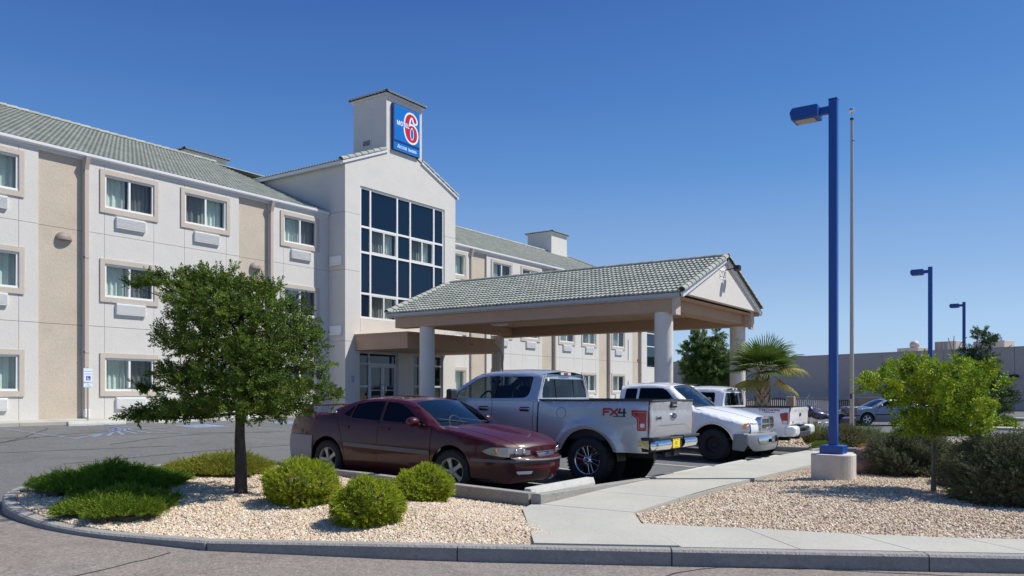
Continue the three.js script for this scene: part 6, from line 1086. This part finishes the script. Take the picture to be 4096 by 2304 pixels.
// dark sport utility behind the pickups
{
  const S = sedan('black_suv', 'black sport utility vehicle mostly hidden behind the white pickups', carPaint(.012, .012, .014), { far: true }), WP = wheelParts(.335, .215, .215, 'five');
  for (const s of [1, -1]) for (const x of [0, S.WB]) addWheel(S.car, WP, x, .335, s * .80, M.alu);
  const [a, b] = far(2800, 40); place(S.car, a, b, -.02, 2.5, 0); S.car.scale.set(1, 1.38, 1.02);
  mesh('roof_rack', [bar(V(.5, 1.44, .55), V(1.6, 1.46, .55), .02), bar(V(.5, 1.44, -.55), V(1.6, 1.46, -.55), .02)], M.black, S.car);
}
// touring motorcycle
{
  const [a, b] = far(3293, 32), k = thing('motorcycle', 'dark blue touring motorcycle parked behind the newer white pickup', 'motorcycle', null, V(a, -.17, -b));
  k.rotation.y = Math.atan2(.8226, -.5687);   // front towards the left of the picture
  const blue = carPaint(.02, .018, .07), tyre = new THREE.TorusGeometry(.25, .075, 12, 28);
  for (const x of [.85, -.80]) { const w = part('wheel', k); w.position.set(x, .325, 0); mesh('tyre', tyre, M.rubber, w); mesh('rim', [new THREE.TorusGeometry(.19, .02, 8, 24), ...[0, 1, 2].map((i) => { const g = new THREE.BoxGeometry(.38, .03, .03); g.rotateZ(i * 1.047); return uvBox(g); })], M.alu, w); }
  mesh('front_fork', [bar(V(.85, .32, .1), V(.52, 1.05, .1), .03), bar(V(.85, .32, -.1), V(.52, 1.05, -.1), .03)], M.chrome, k);
  const fen = (x, r) => { const g = new THREE.TorusGeometry(r, .085, 8, 18, Math.PI * .9); g.rotateZ(.15); g.translate(x, .33, 0); return g; }; mesh('fender', fen(.85, .31), blue, k); mesh('fender', fen(-.8, .31), blue, k);
  mesh('engine', [rboxAt(-.3, .35, .22, .62, -.22, .22, .06), new THREE.CylinderGeometry(.12, .12, .5, 14).rotateX(Math.PI / 2).translate(.1, .5, 0)], M.alu, k);
  const tank = new THREE.SphereGeometry(1, 20, 12); tank.scale(.36, .17, .17); tank.rotateZ(.12); tank.translate(.18, .86, 0); mesh('tank', tank, blue, k);
  mesh('fairing', (() => { const g = new THREE.SphereGeometry(1, 18, 12, 0, Math.PI * 2, 0, Math.PI * .75); g.rotateZ(-1.2); g.scale(.2, .26, .34); g.translate(.58, 1.02, 0); return g; })(), blue, k);
  mesh('windscreen', (() => { const g = new THREE.CylinderGeometry(.32, .36, .5, 16, 1, true, .6, Math.PI - 1.2); g.rotateZ(.5); g.translate(.36, 1.36, 0); return g; })(), lampGlass, k);
  const sd = part('saddle', k); mesh('seat', [rboxAt(-.75, -.08, .72, .84, -.17, .17, .06), rboxAt(-.8, -.55, .80, .92, -.16, .16, .05)], M.rubber, sd);
  for (const z of [.28, -.28]) mesh('saddlebag', rboxAt(-1.15, -.55, .42, .80, z - .12, z + .12, .07), blue, k);
  const tr = part('top_case', k); mesh('case', rboxAt(-1.28, -.78, .92, 1.22, -.27, .27, .08), carPaint(.10, .11, .14), tr); mesh('tail_lamp', rboxAt(-1.3, -1.27, .95, 1.05, -.2, .2, .01), redLamp, tr);
  mesh('handlebar', [tube([V(.25, 1.12, .45), V(.42, 1.14, .3), V(.5, 1.1, 0), V(.42, 1.14, -.3), V(.25, 1.12, -.45)], .018, 8)], M.chrome, k);
  for (const z of [.38, -.38]) mesh('mirror', new THREE.SphereGeometry(.07, 10, 8).scale(.4, .8, 1.2).translate(.45, 1.3, z), M.chrome, k);
  mesh('exhaust', [bar(V(.1, .28, .2), V(-1.15, .28, .24), .05)], M.chrome, k); mesh('headlamp', new THREE.SphereGeometry(.1, 14, 10).scale(.6, 1, 1).translate(.76, .98, 0), lampGlass, k);
  mesh('side_stand', [bar(V(-.05, .3, .15), V(-.1, 0, .3), .014)], M.dark, k);
}
// ---------- plants ----------
const leafMat = (r = .7, tr = .3) => new THREE.MeshPhysicalMaterial({ color: lin(1, 1, 1), roughness: r, transmission: tr, thickness: 0, specularIntensity: .35, side: THREE.DoubleSide });
M.leaf = leafMat(); M.bark = mottled(.075, .06, .05, { tile: .5, coarse: .4, fine: .2, bump: .02, seed: 81, n: 256, grain: 24 }); M.barkPale = mottled(.20, .17, .14, { tile: .4, coarse: .4, fine: .2, bump: .015, seed: 82, n: 256, grain: 24 });
// a spray: leaves set round a short twig pointing along +y
function spray(n, len, ll, lw, open, droop = .2, twig = true) {
  const pos = [], idx = [];
  for (let i = 0; i < n; i++) {
    const t = (i + .5) / n, az = i * 2.4 + rr(-.4, .4), tilt = lerp(open, open * .35, t) + rr(-.25, .25), L = ll * rr(.75, 1.2), w = lw * rr(.8, 1.2);
    const d = V(Math.sin(tilt) * Math.cos(az), Math.cos(tilt), Math.sin(tilt) * Math.sin(az)), s = V(-Math.sin(az), 0, Math.cos(az)).applyAxisAngle(d, rr(-.7, .7)), up = d.clone().cross(s), o = V(0, t * len, 0).addScaledVector(d, .006), q = pos.length / 3;
    const p = [o, o.clone().addScaledVector(d, L * .45).addScaledVector(s, w / 2).addScaledVector(up, w * .15), o.clone().addScaledVector(d, L).add(V(0, -droop * L, 0)), o.clone().addScaledVector(d, L * .45).addScaledVector(s, -w / 2).addScaledVector(up, w * .15), o.clone().addScaledVector(d, L * .5)];
    p.forEach((v) => pos.push(v.x, v.y, v.z)); idx.push(q, q + 1, q + 4, q + 1, q + 2, q + 4, q + 2, q + 3, q + 4, q + 3, q, q + 4);
  }
  if (twig) { const q = pos.length / 3, r = .004; pos.push(-r, 0, 0, r, 0, 0, 0, len, 0, 0, 0, r * 1.7); idx.push(q, q + 1, q + 2, q + 1, q + 3, q + 2, q + 3, q, q + 2); }
  const g = new THREE.BufferGeometry(); g.setAttribute('position', new THREE.Float32BufferAttribute(pos, 3)); g.setIndex(idx); const h = g.toNonIndexed(); h.computeVertexNormals(); return h;
}
// scatter sprays; each item {p, d (direction), s, c}
function foliage(name, parent, geo, items, mat = M.leaf) {
  const im = new THREE.InstancedMesh(geo, mat, items.length), m = new THREE.Matrix4(), q = new THREE.Quaternion(), q2 = new THREE.Quaternion(), col = new THREE.Color(), Y = V(0, 1, 0);
  items.forEach((k, i) => { q.setFromUnitVectors(Y, k.d).multiply(q2.setFromAxisAngle(Y, rr(0, 6.28))); m.compose(k.p, q, V(k.s, k.s, k.s)); im.setMatrixAt(i, m); im.setColorAt(i, col.setRGB(...k.c)); });
  im.name = name; im.userData = { kind: 'stuff' }; parent.add(im); return im;
}
const rdir = (up = 0) => { const v = V(rr(-1, 1), rr(-1, 1), rr(-1, 1)); while (v.lengthSq() > 1 || v.lengthSq() < .01) v.set(rr(-1, 1), rr(-1, 1), rr(-1, 1)); v.normalize(); v.y += up; return v.normalize(); };
const hueMix = (cols, v = .2) => { const a = pick(cols), b = pick(cols), t = rnd(), k = rr(1 - v, 1 + v); return [0, 1, 2].map((i) => lerp(a[i], b[i], t) * k); };
const Rv = V(Math.sin(YAW), 0, Math.cos(YAW)), Fv = V(Math.cos(YAW), 0, -Math.sin(YAW));   // right and ahead of the photographer, in plan
// a tree from measured clumps: [right, up, radius right, radius up, ahead]
function clumpTree({ name, label, category = 'tree', group, pos, trunk, trunkR, clumps, geo, per, colors, up = .35, mat, lean = V(0, 0, 0), bark = M.bark, extraDepth = 1, size = [.8, 1.25], top, fingers = 12 }) {
  const t = thing(name, label, category, group, pos), items = [], limbs = [];
  const tp = [V(0, -.1, 0), V(.01, trunk * .3, 0), V(-.015, trunk * .65, .01).addScaledVector(lean, .5), V(0, trunk, 0).add(lean)];
  if (top) tp.push(V(.03, trunk + (top - trunk) * .5, .02).add(lean), V(0, top, 0).add(lean));
  const tg = new THREE.TubeGeometry(new THREE.CatmullRomCurve3(tp), 24, 1, 12, false); { const p = tg.attributes.position, n = 25; for (let i = 0; i < p.count; i++) { const ring = Math.floor(i / 13), c = new THREE.CatmullRomCurve3(tp).getPointAt(Math.min(1, ring / 24)), f = ring / 24, r = trunkR * (f < .08 ? 1.25 - f * 3 : 1) * (1 - .72 * f * (top ? 1 : .35)); const v = V().fromBufferAttribute(p, i).sub(c).multiplyScalar(r * (1 + .12 * (vnoise(i % 13 * 1.7, ring * .8, 9) - .5))); p.setXYZ(i, c.x + v.x, c.y + v.y, c.z + v.z); } tg.computeVertexNormals(); const uv = tg.attributes.uv; for (let i = 0; i < uv.count; i++) uv.setXY(i, uv.getY(i) * trunkR * 6, uv.getX(i) * trunk); }
  mesh('trunk', tg, bark, t);
  const fork = V(0, trunk, 0).add(lean);
  for (const [r, u, rw, rh, ahead = 0] of clumps) {
    const c = V(0, u, 0).addScaledVector(Rv, r).addScaledVector(Fv, ahead), rd = Math.min(rw, .55) * extraDepth;
    const st = top ? V(0, lerp(trunk, top, clamp((u - trunk) / (top - trunk) * .75, 0, 1)), 0).add(lean) : fork;
    const mid = st.clone().lerp(c, .55).add(V(0, -.05, 0)); limbs.push(tube([st, mid, c], .005 + .008 * Math.min(1, rw * 2), 5, false, 6));
    const n = Math.round(per * Math.pow(rw * rh * rd, .62)), nf = Math.round(clamp(rw * 22, 3, fingers));
    for (let i = 0; i < n; i++) {
      const v = rdir(0), f = Math.pow(rnd(), .5) * .82, off = V(0, v.y * rh * f, 0).addScaledVector(Rv, v.x * rw * f).addScaledVector(Fv, v.z * rd * f);
      const d = off.clone().multiplyScalar(1.2).add(rdir().multiplyScalar(.25)).add(V(0, up * .4, 0)).normalize();
      items.push({ p: c.clone().add(off), d, s: rr(...size), c: hueMix(colors) });
    }
    for (let k = 0; k < nf; k++) {   // leafy twigs that break the outline
      const v = rdir(.12), e = rr(1.0, 1.42), q = V(0, v.y * rh, 0).addScaledVector(Rv, v.x * rw).addScaledVector(Fv, v.z * rd), m = Math.round(rr(5, 9)), cc = hueMix(colors);
      for (let i = 0; i < m; i++) { const f = lerp(.55, e, i / m); items.push({ p: c.clone().addScaledVector(q, f).add(V(rr(-.02, .02), rr(-.02, .02), rr(-.02, .02))), d: q.clone().normalize().add(rdir().multiplyScalar(.5)).add(V(0, up * .3, 0)).normalize(), s: rr(size[0], size[1]) * lerp(1.1, .8, i / m), c: cc }); }
    }
  }
  mesh('limbs', limbs, bark, t); foliage('crown', t, geo, items, mat); return t;
}
// rounded shrub
function shrub({ name, label, category = 'shrub', group, pos, r, geo, n, colors, size = [.8, 1.2], up = .5, shape = 1, mat, core = .72, lumps = .34, coreMat }) {
  const t = thing(name, label, category, group, pos), items = [], sd = Math.floor(rr(0, 999));
  const bulge = (v) => 1 + lumps * (fbm(v.x * 2.2 + 5, v.y * 2.2 + v.z * 1.7 + 9, sd, 64, 3) - .5) * 2;
  for (let i = 0; i < n; i++) {
    const v = rdir(.08), f = lerp(core, 1, Math.pow(rnd(), .6)) * bulge(v), p = V(v.x * r[0] * f, r[1] * (.44 + .56 * v.y * f), v.z * r[2] * f); if (p.y < .02) { p.x *= .9; p.z *= .9; p.y = rr(.01, .08); }
    const d = V(v.x / r[0], v.y / r[1] + up, v.z / r[2]).normalize().add(rdir().multiplyScalar(.45)).normalize();
    items.push({ p, d, s: rr(...size), c: hueMix(colors) });
  }
  const g = new THREE.IcosahedronGeometry(1, 3), q = g.attributes.position; for (let i = 0; i < q.count; i++) { const v = V().fromBufferAttribute(q, i), f = core * .97 * bulge(v); q.setXYZ(i, v.x * r[0] * f, r[1] * Math.max(.0, .44 + .56 * v.y * f), v.z * r[2] * f); } g.computeVertexNormals();
  mesh('branches', g, coreMat ?? (M.core ??= paint(.115, .09, .06, 1)), t);
  foliage('leaves', t, geo, items, mat); return t;
}
// --- the oak on the island
const oakLeaf = spray(16, .11, .040, .017, 1.15), boxLeaf = spray(14, .05, .017, .010, 1.0), juniperLeaf = spray(16, .10, .034, .006, .7, 0), shrubLeaf = spray(14, .09, .022, .010, 1.0), youngLeaf = spray(11, .12, .062, .026, 1.2, .3), bigLeaf = spray(12, .26, .12, .06, 1.2, .3), midLeaf = spray(12, .16, .075, .035, 1.2, .3);
{
  const k = .005236, C = [[370, 705, 40, 15], [330, 716, 22, 9], [440, 715, 60, 26], [520, 705, 52, 24], [600, 715, 60, 30], [680, 728, 42, 32], [560, 775, 120, 55], [470, 790, 60, 45], [700, 800, 80, 50], [765, 845, 48, 48], [450, 860, 62, 40], [560, 870, 115, 60], [690, 890, 105, 55], [785, 915, 42, 30], [430, 940, 55, 26], [372, 972, 40, 12], [540, 960, 110, 50], [660, 970, 105, 46], [770, 985, 55, 26], [825, 1000, 28, 12], [500, 1018, 90, 26], [410, 1033, 70, 14], [335, 1043, 55, 9], [620, 1025, 75, 26], [720, 1030, 46, 18]];
  const clumps = []; for (const [x, y, w, h] of C) { const r = (x - 598) * k, u = 1.63 + (985.5 - y) * k - .30; clumps.push([r, u, w * k, h * k, rr(-.15, .15)]); const room = Math.sqrt(Math.max(.05, 1.25 - r * r)) * .75; if (w > 45) { clumps.push([r * .85, u, w * k * .9, h * k * .95, room * rr(.5, .9)]); clumps.push([r * .85, u, w * k * .9, h * k * .95, -room * rr(.5, .9)]); } }
  clumpTree({ name: 'oak_tree', label: 'small dark green oak with slim trunk standing in the gravel island', pos: V(6.72, GL(6.72, 9.0), -9.0), trunk: 1.05, top: 2.6, trunkR: .085, clumps, geo: oakLeaf, per: 560, fingers: 16, colors: [[.115, .19, .018], [.08, .145, .014], [.165, .235, .022], [.10, .155, .018], [.06, .105, .012]], up: .3 });
}
// --- clipped round shrubs
const boxC = [[.36, .42, .02], [.26, .35, .018], [.46, .48, .03], [.18, .26, .016]];
shrub({ name: 'round_shrub', label: 'round green shrub farthest left of the three beside the maroon sedan', group: 'clipped round shrubs on the island', pos: V(6.78, GL(6.78, 7.85) - .02, -7.85), r: [.47, .53, .44], geo: boxLeaf, n: 4200, colors: boxC });
shrub({ name: 'round_shrub', label: 'round green shrub nearest the street kerb', group: 'clipped round shrubs on the island', pos: V(6.42, GL(6.42, 6.35) - .02, -6.35), r: [.37, .50, .36], geo: boxLeaf, n: 3600, colors: boxC });
shrub({ name: 'round_shrub', label: 'round green shrub beside the front wheel of the maroon sedan', group: 'clipped round shrubs on the island', pos: V(8.12, GL(8.12, 7.05) - .02, -7.05), r: [.37, .46, .36], geo: boxLeaf, n: 3600, colors: boxC });
// --- junipers
function juniper(label, a, b, rx, rz, h, yaw, colors, n) {
  const t = thing('juniper', label, 'shrub', 'spreading junipers on the island', V(a, GL(a, b) - .01, -b)), items = [], sd = Math.floor(rr(0, 999)), cy = Math.cos(yaw), sy = Math.sin(yaw);
  const prof = (u, w) => { const e = Math.sqrt(u * u + w * w), ang = Math.atan2(w, u), lim = .45 + .85 * fbm(Math.cos(ang) * 2.6 + 4, Math.sin(ang) * 2.6 + 4, sd, 64, 3); return e > lim ? -1 : h * (.12 + .88 * Math.pow(1 - e / lim, .8)) * (.45 + 1.1 * fbm(u * 2.5 + 9, w * 2.5 + 9, sd + 3, 64, 3)); };
  let guard = 0; while (items.length < n && guard++ < n * 6) { const u = rr(-1.1, 1.1), w = rr(-1.1, 1.1), y = prof(u, w); if (y < 0) continue; const x = u * rx, z = w * rz, p = V(x * cy - z * sy, y * rr(.55, 1.05), x * sy + z * cy); items.push({ p, d: V(p.x * .9 + rr(-.5, .5), rr(.1, .55), p.z * .9 + rr(-.5, .5)).normalize(), s: rr(.7, 1.5), c: hueMix(colors) }); }
  const g = new THREE.PlaneGeometry(2.4, 2.4, 28, 28), q = g.attributes.position; for (let i = 0; i < q.count; i++) { const u = q.getX(i), w = q.getY(i), pr = prof(u, w), y = pr < 0 ? -.6 : pr * .55 - .02, x = u * rx, z = w * rz; q.setXYZ(i, x * cy - z * sy, y, x * sy + z * cy); } g.computeVertexNormals(); mesh('branches', g, M.core, t);
  foliage('needles', t, juniperLeaf, items); return t;
}
const jG = [[.15, .26, .018], [.20, .30, .022], [.10, .19, .014]], jY = [[.29, .31, .03], [.22, .25, .028], [.33, .32, .05]];
juniper('low bright juniper at the tip of the island nearest the kerb', 5.32, 9.42, .70, 1.0, .14, .4, [...jG, [.25, .29, .03]], 5200);
juniper('low dark juniper behind in the shade of the oak', 6.0, 10.85, .95, 1.35, .24, .7, jG, 5200);
juniper('low yellowish juniper behind the trunk of the oak', 7.9, 11.05, .85, .8, .27, .2, jY, 4200);
// --- young tree, right
{
  const k = 1.59 / 3228 * 11.7, C = [[2200, 965, 34, 20], [2235, 945, 26, 14], [2215, 990, 26, 12], [2255, 985, 22, 16], [2280, 930, 40, 26], [2340, 925, 52, 22], [2315, 905, 14, 10], [2350, 970, 72, 40], [2410, 960, 58, 36], [2300, 1000, 40, 30], [2380, 1020, 82, 40], [2450, 1000, 46, 34], [2480, 1020, 24, 14], [2330, 1055, 62, 28], [2420, 1060, 62, 30], [2370, 1085, 52, 14], [2480, 955, 22, 16], [2310, 1085, 30, 12], [2440, 1085, 34, 12], [2465, 1050, 26, 12]];
  const clumps = []; for (const [x, y, w, h] of C) { const r = (x - 2348) * k, u = 1.63 + (985.5 - y) * k - .06; clumps.push([r, u, w * k, h * k, rr(-.1, .1)]); if (w > 30) { clumps.push([r * .8, u, w * k * .6, h * k * .8, rr(.35, .95)]); clumps.push([r * .8, u, w * k * .6, h * k * .8, -rr(.35, .95)]); } }
  clumpTree({ name: 'young_tree', label: 'young bright green tree with thin pale trunk in front of the grey shrubs', pos: V(13.1, .06, -1.63), trunk: .95, top: 1.75, trunkR: .042, clumps, geo: youngLeaf, per: 240, extraDepth: 1.5, fingers: 8, colors: [[.34, .43, .02], [.22, .34, .018], [.43, .50, .028], [.15, .26, .016]], bark: M.barkPale, up: .3 });
}
// --- big grey-green shrubs
const greyC = [[.165, .18, .085], [.12, .14, .06], [.21, .22, .12], [.10, .12, .055]];
shrub({ name: 'sage_shrub', label: 'large grey green shrub just right of the boulder', group: 'grey green shrubs in the right bed', pos: V(15.9, .02, -2.35), r: [.72, .90, .68], geo: shrubLeaf, n: 5200, colors: greyC, size: [.9, 1.5] });
shrub({ name: 'sage_shrub', label: 'largest grey green shrub at the right edge of the picture', group: 'grey green shrubs in the right bed', pos: V(12.45, .05, -.55), r: [.82, .98, .80], geo: shrubLeaf, n: 8200, colors: greyC, size: [.9, 1.4] });
shrub({ name: 'sage_shrub', label: 'grey green shrub behind the young tree trunk', group: 'grey green shrubs in the right bed', pos: V(14.7, .03, -1.05), r: [.62, .80, .6], geo: shrubLeaf, n: 4600, colors: greyC, size: [.9, 1.4] });
// --- dark tree beyond, and the tree behind the canopy
{
  const k = 1.59 / 3228 * 30, C = [[2478, 835, 16, 14], [2470, 850, 24, 12], [2488, 862, 16, 10], [2445, 885, 26, 20], [2465, 905, 34, 20], [2440, 930, 46, 24], [2470, 955, 50, 26], [2500, 980, 44, 24], [2520, 1000, 34, 20], [2480, 1010, 46, 22], [2510, 1030, 30, 16], [2420, 950, 30, 20], [2445, 985, 40, 20], [2450, 1030, 36, 16]];
  const [a, b] = far(2455 * 1.59, 30), clumps = []; for (const [x, y, w, h] of C) { const r = (x - 2455) * k, u = 1.63 + (985.5 - y) * k + .2; clumps.push([r, u, w * k, h * k, rr(-.2, .2)]); if (w > 30) { clumps.push([r * .8, u, w * k * .85, h * k, rr(.3, .6)]); clumps.push([r * .8, u, w * k * .85, h * k, -rr(.3, .6)]); } }
  const t = clumpTree({ name: 'dark_tree', label: 'ragged dark green tree with bare twigs behind the young tree', pos: V(a, -.2, -b), trunk: .9, top: 3.4, trunkR: .08, clumps, geo: midLeaf, per: 330, colors: [[.07, .12, .045], [.05, .09, .035], [.09, .145, .055]], up: .1 });
  const tw = []; for (const [x0, y0, x1, y1] of [[2425, 960, 2385, 850], [2405, 900, 2400, 845], [2410, 880, 2432, 848], [2500, 900, 2545, 868], [2440, 940, 2395, 880]]) { const P = (x, y) => V(0, 1.63 + (985.5 - y) * k + .2, 0).addScaledVector(Rv, (x - 2455) * k); tw.push(tube([P(x0, y0), P((x0 + x1) / 2 - 4, (y0 + y1) / 2), P(x1, y1)], .014, 5)); } mesh('bare_twigs', tw, M.barkPale, t);
}
{
  const k = 1.59 / 3228 * 45, C = [[1760, 850, 16, 16], [1800, 845, 14, 16], [1745, 870, 26, 18], [1785, 875, 34, 24], [1730, 885, 20, 14], [1770, 905, 52, 24], [1810, 900, 26, 24], [1740, 925, 34, 22], [1790, 935, 50, 24], [1760, 955, 44, 20], [1805, 960, 34, 18], [1835, 930, 30, 30], [1850, 955, 26, 20]];
  const [a, b] = far(1775 * 1.59, 45), clumps = []; for (const [x, y, w, h] of C) { const r = (x - 1775) * k, u = 1.63 + (985.5 - y) * k - .1; clumps.push([r, u, w * k, h * k, rr(-.3, .3)]); if (w > 28) { clumps.push([r * .8, u, w * k * .85, h * k, rr(.5, .9)]); clumps.push([r * .8, u, w * k * .85, h * k, -rr(.5, .9)]); } }
  clumpTree({ name: 'leafy_tree', label: 'leafy mid green tree seen between the front canopy columns', pos: V(a, .1, -b), trunk: 1.4, top: 4.2, trunkR: .11, clumps, geo: bigLeaf, per: 170, colors: [[.13, .21, .045], [.09, .16, .035], [.17, .26, .06]], up: .3 });
}
// --- palm
{
  const [a, b] = far(3050, 25.3), p = thing('palm_tree', 'short fan palm with scaly trunk right of the canopy', 'palm', null, V(a, -.05, -b)), H = 2.42;
  const tr = new THREE.CylinderGeometry(.15, .21, H, 16, 6); tr.translate(0, H / 2, 0); mesh('trunk', tr, M.barkPale, p);
  const plate = (() => { const s = new THREE.Shape([[-.075, 0], [.075, 0], [.05, .16], [.012, .24], [-.012, .24], [-.05, .16]].map(([x, y]) => new THREE.Vector2(x, y))), g = new THREE.ExtrudeGeometry(s, { depth: .02, bevelEnabled: false }); g.rotateX(.28); return uvBox(g); })();
  const mats = [[.36, .29, .22], [.28, .22, .165], [.42, .35, .28]].map((c, i) => mottled(...c, { tile: .4, coarse: .3, fine: .2, bump: .004, seed: 84 + i, n: 128, grain: 24 }));
  for (let r = 0; r < 19; r++) for (let i = 0; i < 7; i++) { const y = .08 + r * .12, t = (i + (r % 2) * .5) / 7 * 6.283 + rr(-.12, .12), R = lerp(.205, .15, y / H); const m = mesh('bark_scale', plate, pick(mats), p); m.position.set(Math.sin(t) * R, y, Math.cos(t) * R); m.rotation.set(0, t, rr(-.2, .2)); m.scale.setScalar(rr(.85, 1.15)); }
  const fan = (n, L, spread, droop) => { const pos = [], idx = []; for (let i = 0; i < n; i++) { const f = (i + .5) / n * 2 - 1, an = f * spread, w = .022, l = L * (1 - .25 * f * f) * rr(.92, 1.06), q = pos.length / 3; const dx = Math.sin(an), dz = Math.cos(an), fold = Math.abs(f) * .1, sag = droop * rr(.7, 1.4); for (const [t, ww, s] of [[.02, .2, 0], [.45, 1, .08], [.78, .7, .35], [1, .06, 1]]) { const y = -fold * t - sag * s * l * .5, px = dx * l * t, pz = dz * l * t; pos.push(px + dz * w * ww, y, pz - dx * w * ww, px, y + .008, pz, px - dz * w * ww, y, pz + dx * w * ww); } for (let k = 0; k < 3; k++) { const b0 = q + k * 3; idx.push(b0, b0 + 1, b0 + 3, b0 + 1, b0 + 4, b0 + 3, b0 + 1, b0 + 2, b0 + 4, b0 + 2, b0 + 5, b0 + 4); } } const g = new THREE.BufferGeometry(); g.setAttribute('position', new THREE.Float32BufferAttribute(pos, 3)); g.setIndex(idx); const h = g.toNonIndexed(); h.computeVertexNormals(); return h; };
  const fans = [fan(30, .88, 1.5, .3), fan(28, .84, 1.4, .55), fan(32, .92, 1.6, .2)], greens = [[.12, .20, .03], [.16, .24, .04], [.10, .17, .028]].map((c) => { const m = M.leaf.clone(); m.color = lin(...c); return m; }), old = M.leaf.clone(); old.color = lin(.36, .32, .07); const petiole = paint(.22, .24, .08, .6);
  for (let i = 0; i < 26; i++) {
    const az = i * 2.4, el = i > 22 ? -.6 : lerp(1.2, -.12, Math.pow(i / 22, .8)), L = lerp(.32, .62, i / 25), d = V(Math.cos(el) * Math.cos(az), Math.sin(el), Math.cos(el) * Math.sin(az)), o = V(0, H - .02, 0), tip = o.clone().addScaledVector(d, L), f = part('frond', p);
    mesh('petiole', [bar(o, tip, .014, .009, 5)], petiole, f); const b = mesh('blade', pick(fans), i > 23 || i === 19 ? old : pick(greens), f); b.position.copy(tip); const z = d.clone(), x = V(-Math.sin(az), 0, Math.cos(az)), y = z.clone().cross(x).normalize(); if (y.y < 0 && el < 1.2) { y.negate(); x.negate(); } b.quaternion.setFromRotationMatrix(new THREE.Matrix4().makeBasis(x, y, z)); b.scale.setScalar(rr(.85, 1.1));
  }
}
// --- small planting round the flagpole
function grassClump(name, label, a, b, y, h, n, col) {
  const t = thing(name, label, 'plant', null, V(a, y, -b)), items = [], pos = [], idx = [];
  const g = new THREE.BufferGeometry(); g.setAttribute('position', new THREE.Float32BufferAttribute([-.012, 0, 0, .012, 0, 0, -.010, .5, .04, .010, .5, .04, 0, 1, .16], 3)); g.setIndex([0, 1, 2, 1, 3, 2, 2, 3, 4]); const q = g.toNonIndexed(); q.computeVertexNormals();
  for (let i = 0; i < n; i++) { const d = V(rr(-.75, .75), 1, rr(-.75, .75)).normalize(); items.push({ p: V(rr(-.16, .16), 0, rr(-.16, .16)), d, s: h * rr(.6, 1.1), c: hueMix(col) }); }
  foliage('blades', t, q, items); return t;
}
{
  const [a1, b1] = far(3250, 24.5), [a2, b2] = far(3215, 25.5); grassClump('ornamental_grass', 'tall yellow green grass clump left of the nearest lamp post', a1, b1, -.05, .95, 420, [[.22, .26, .05], [.28, .27, .08], [.16, .22, .04]]);
  const [a3, b3] = far(3372, 23.5); shrub({ name: 'olive_shrub', label: 'olive shrub at the foot of the flagpole', pos: V(a3, -.05, -b3), r: [.62, .62, .6], geo: shrubLeaf, n: 2200, colors: [[.16, .17, .06], [.20, .19, .08], [.12, .13, .05]], size: [1.1, 1.7] });
  const [a4, b4] = far(3470, 26.5); grassClump('ornamental_grass', 'spiky green yucca clump right of the flagpole', a4, b4, -.08, .8, 380, [[.13, .20, .05], [.10, .16, .04]]);
  const [a5, b5] = far(3560, 24.5); shrub({ name: 'low_shrub', label: 'low spreading green shrub right of the flagpole behind the sage', pos: V(a5, -.08, -b5), r: [.8, .36, .7], geo: shrubLeaf, n: 2000, colors: jG, size: [1.1, 1.7] });
  const [a6, b6] = far(3478, 20.5); shrub({ name: 'flowering_plant', label: 'small orange flowering plant behind the boulder', category: 'plant', pos: V(a6, .0, -b6), r: [.28, .26, .26], geo: boxLeaf, n: 700, colors: [[.55, .22, .02], [.48, .28, .03], [.20, .22, .05]], size: [1, 1.6] });
  const [a7, b7] = far(3130, 21.2); shrub({ name: 'grass_tuft', label: 'low bright green tuft under the tail of the newer white pickup', category: 'plant', pos: V(a7 + 2.2, .02, -b7 + .6), r: [.5, .14, .4], geo: juniperLeaf, n: 900, colors: [[.16, .24, .03]], size: [.8, 1.2] });
  const [a8, b8] = far(4008, 42); shrub({ name: 'low_shrub', label: 'small round bush on the bank by the far kerb', pos: V(a8, -.25, -b8), r: [.62, .55, .6], geo: shrubLeaf, n: 1400, colors: jG, size: [1.2, 1.9] });
  const [a9, b9] = far(2702, 66); shrub({ name: 'pale_shrub', label: 'pale shrub beside the far wall left of the leafy tree', pos: V(a9, .6, -b9), r: [1.0, 1.4, 1.0], geo: midLeaf, n: 900, colors: [[.30, .30, .20]], size: [1, 1.6] });
}
shade(scene);
renderer.render(scene, camera);
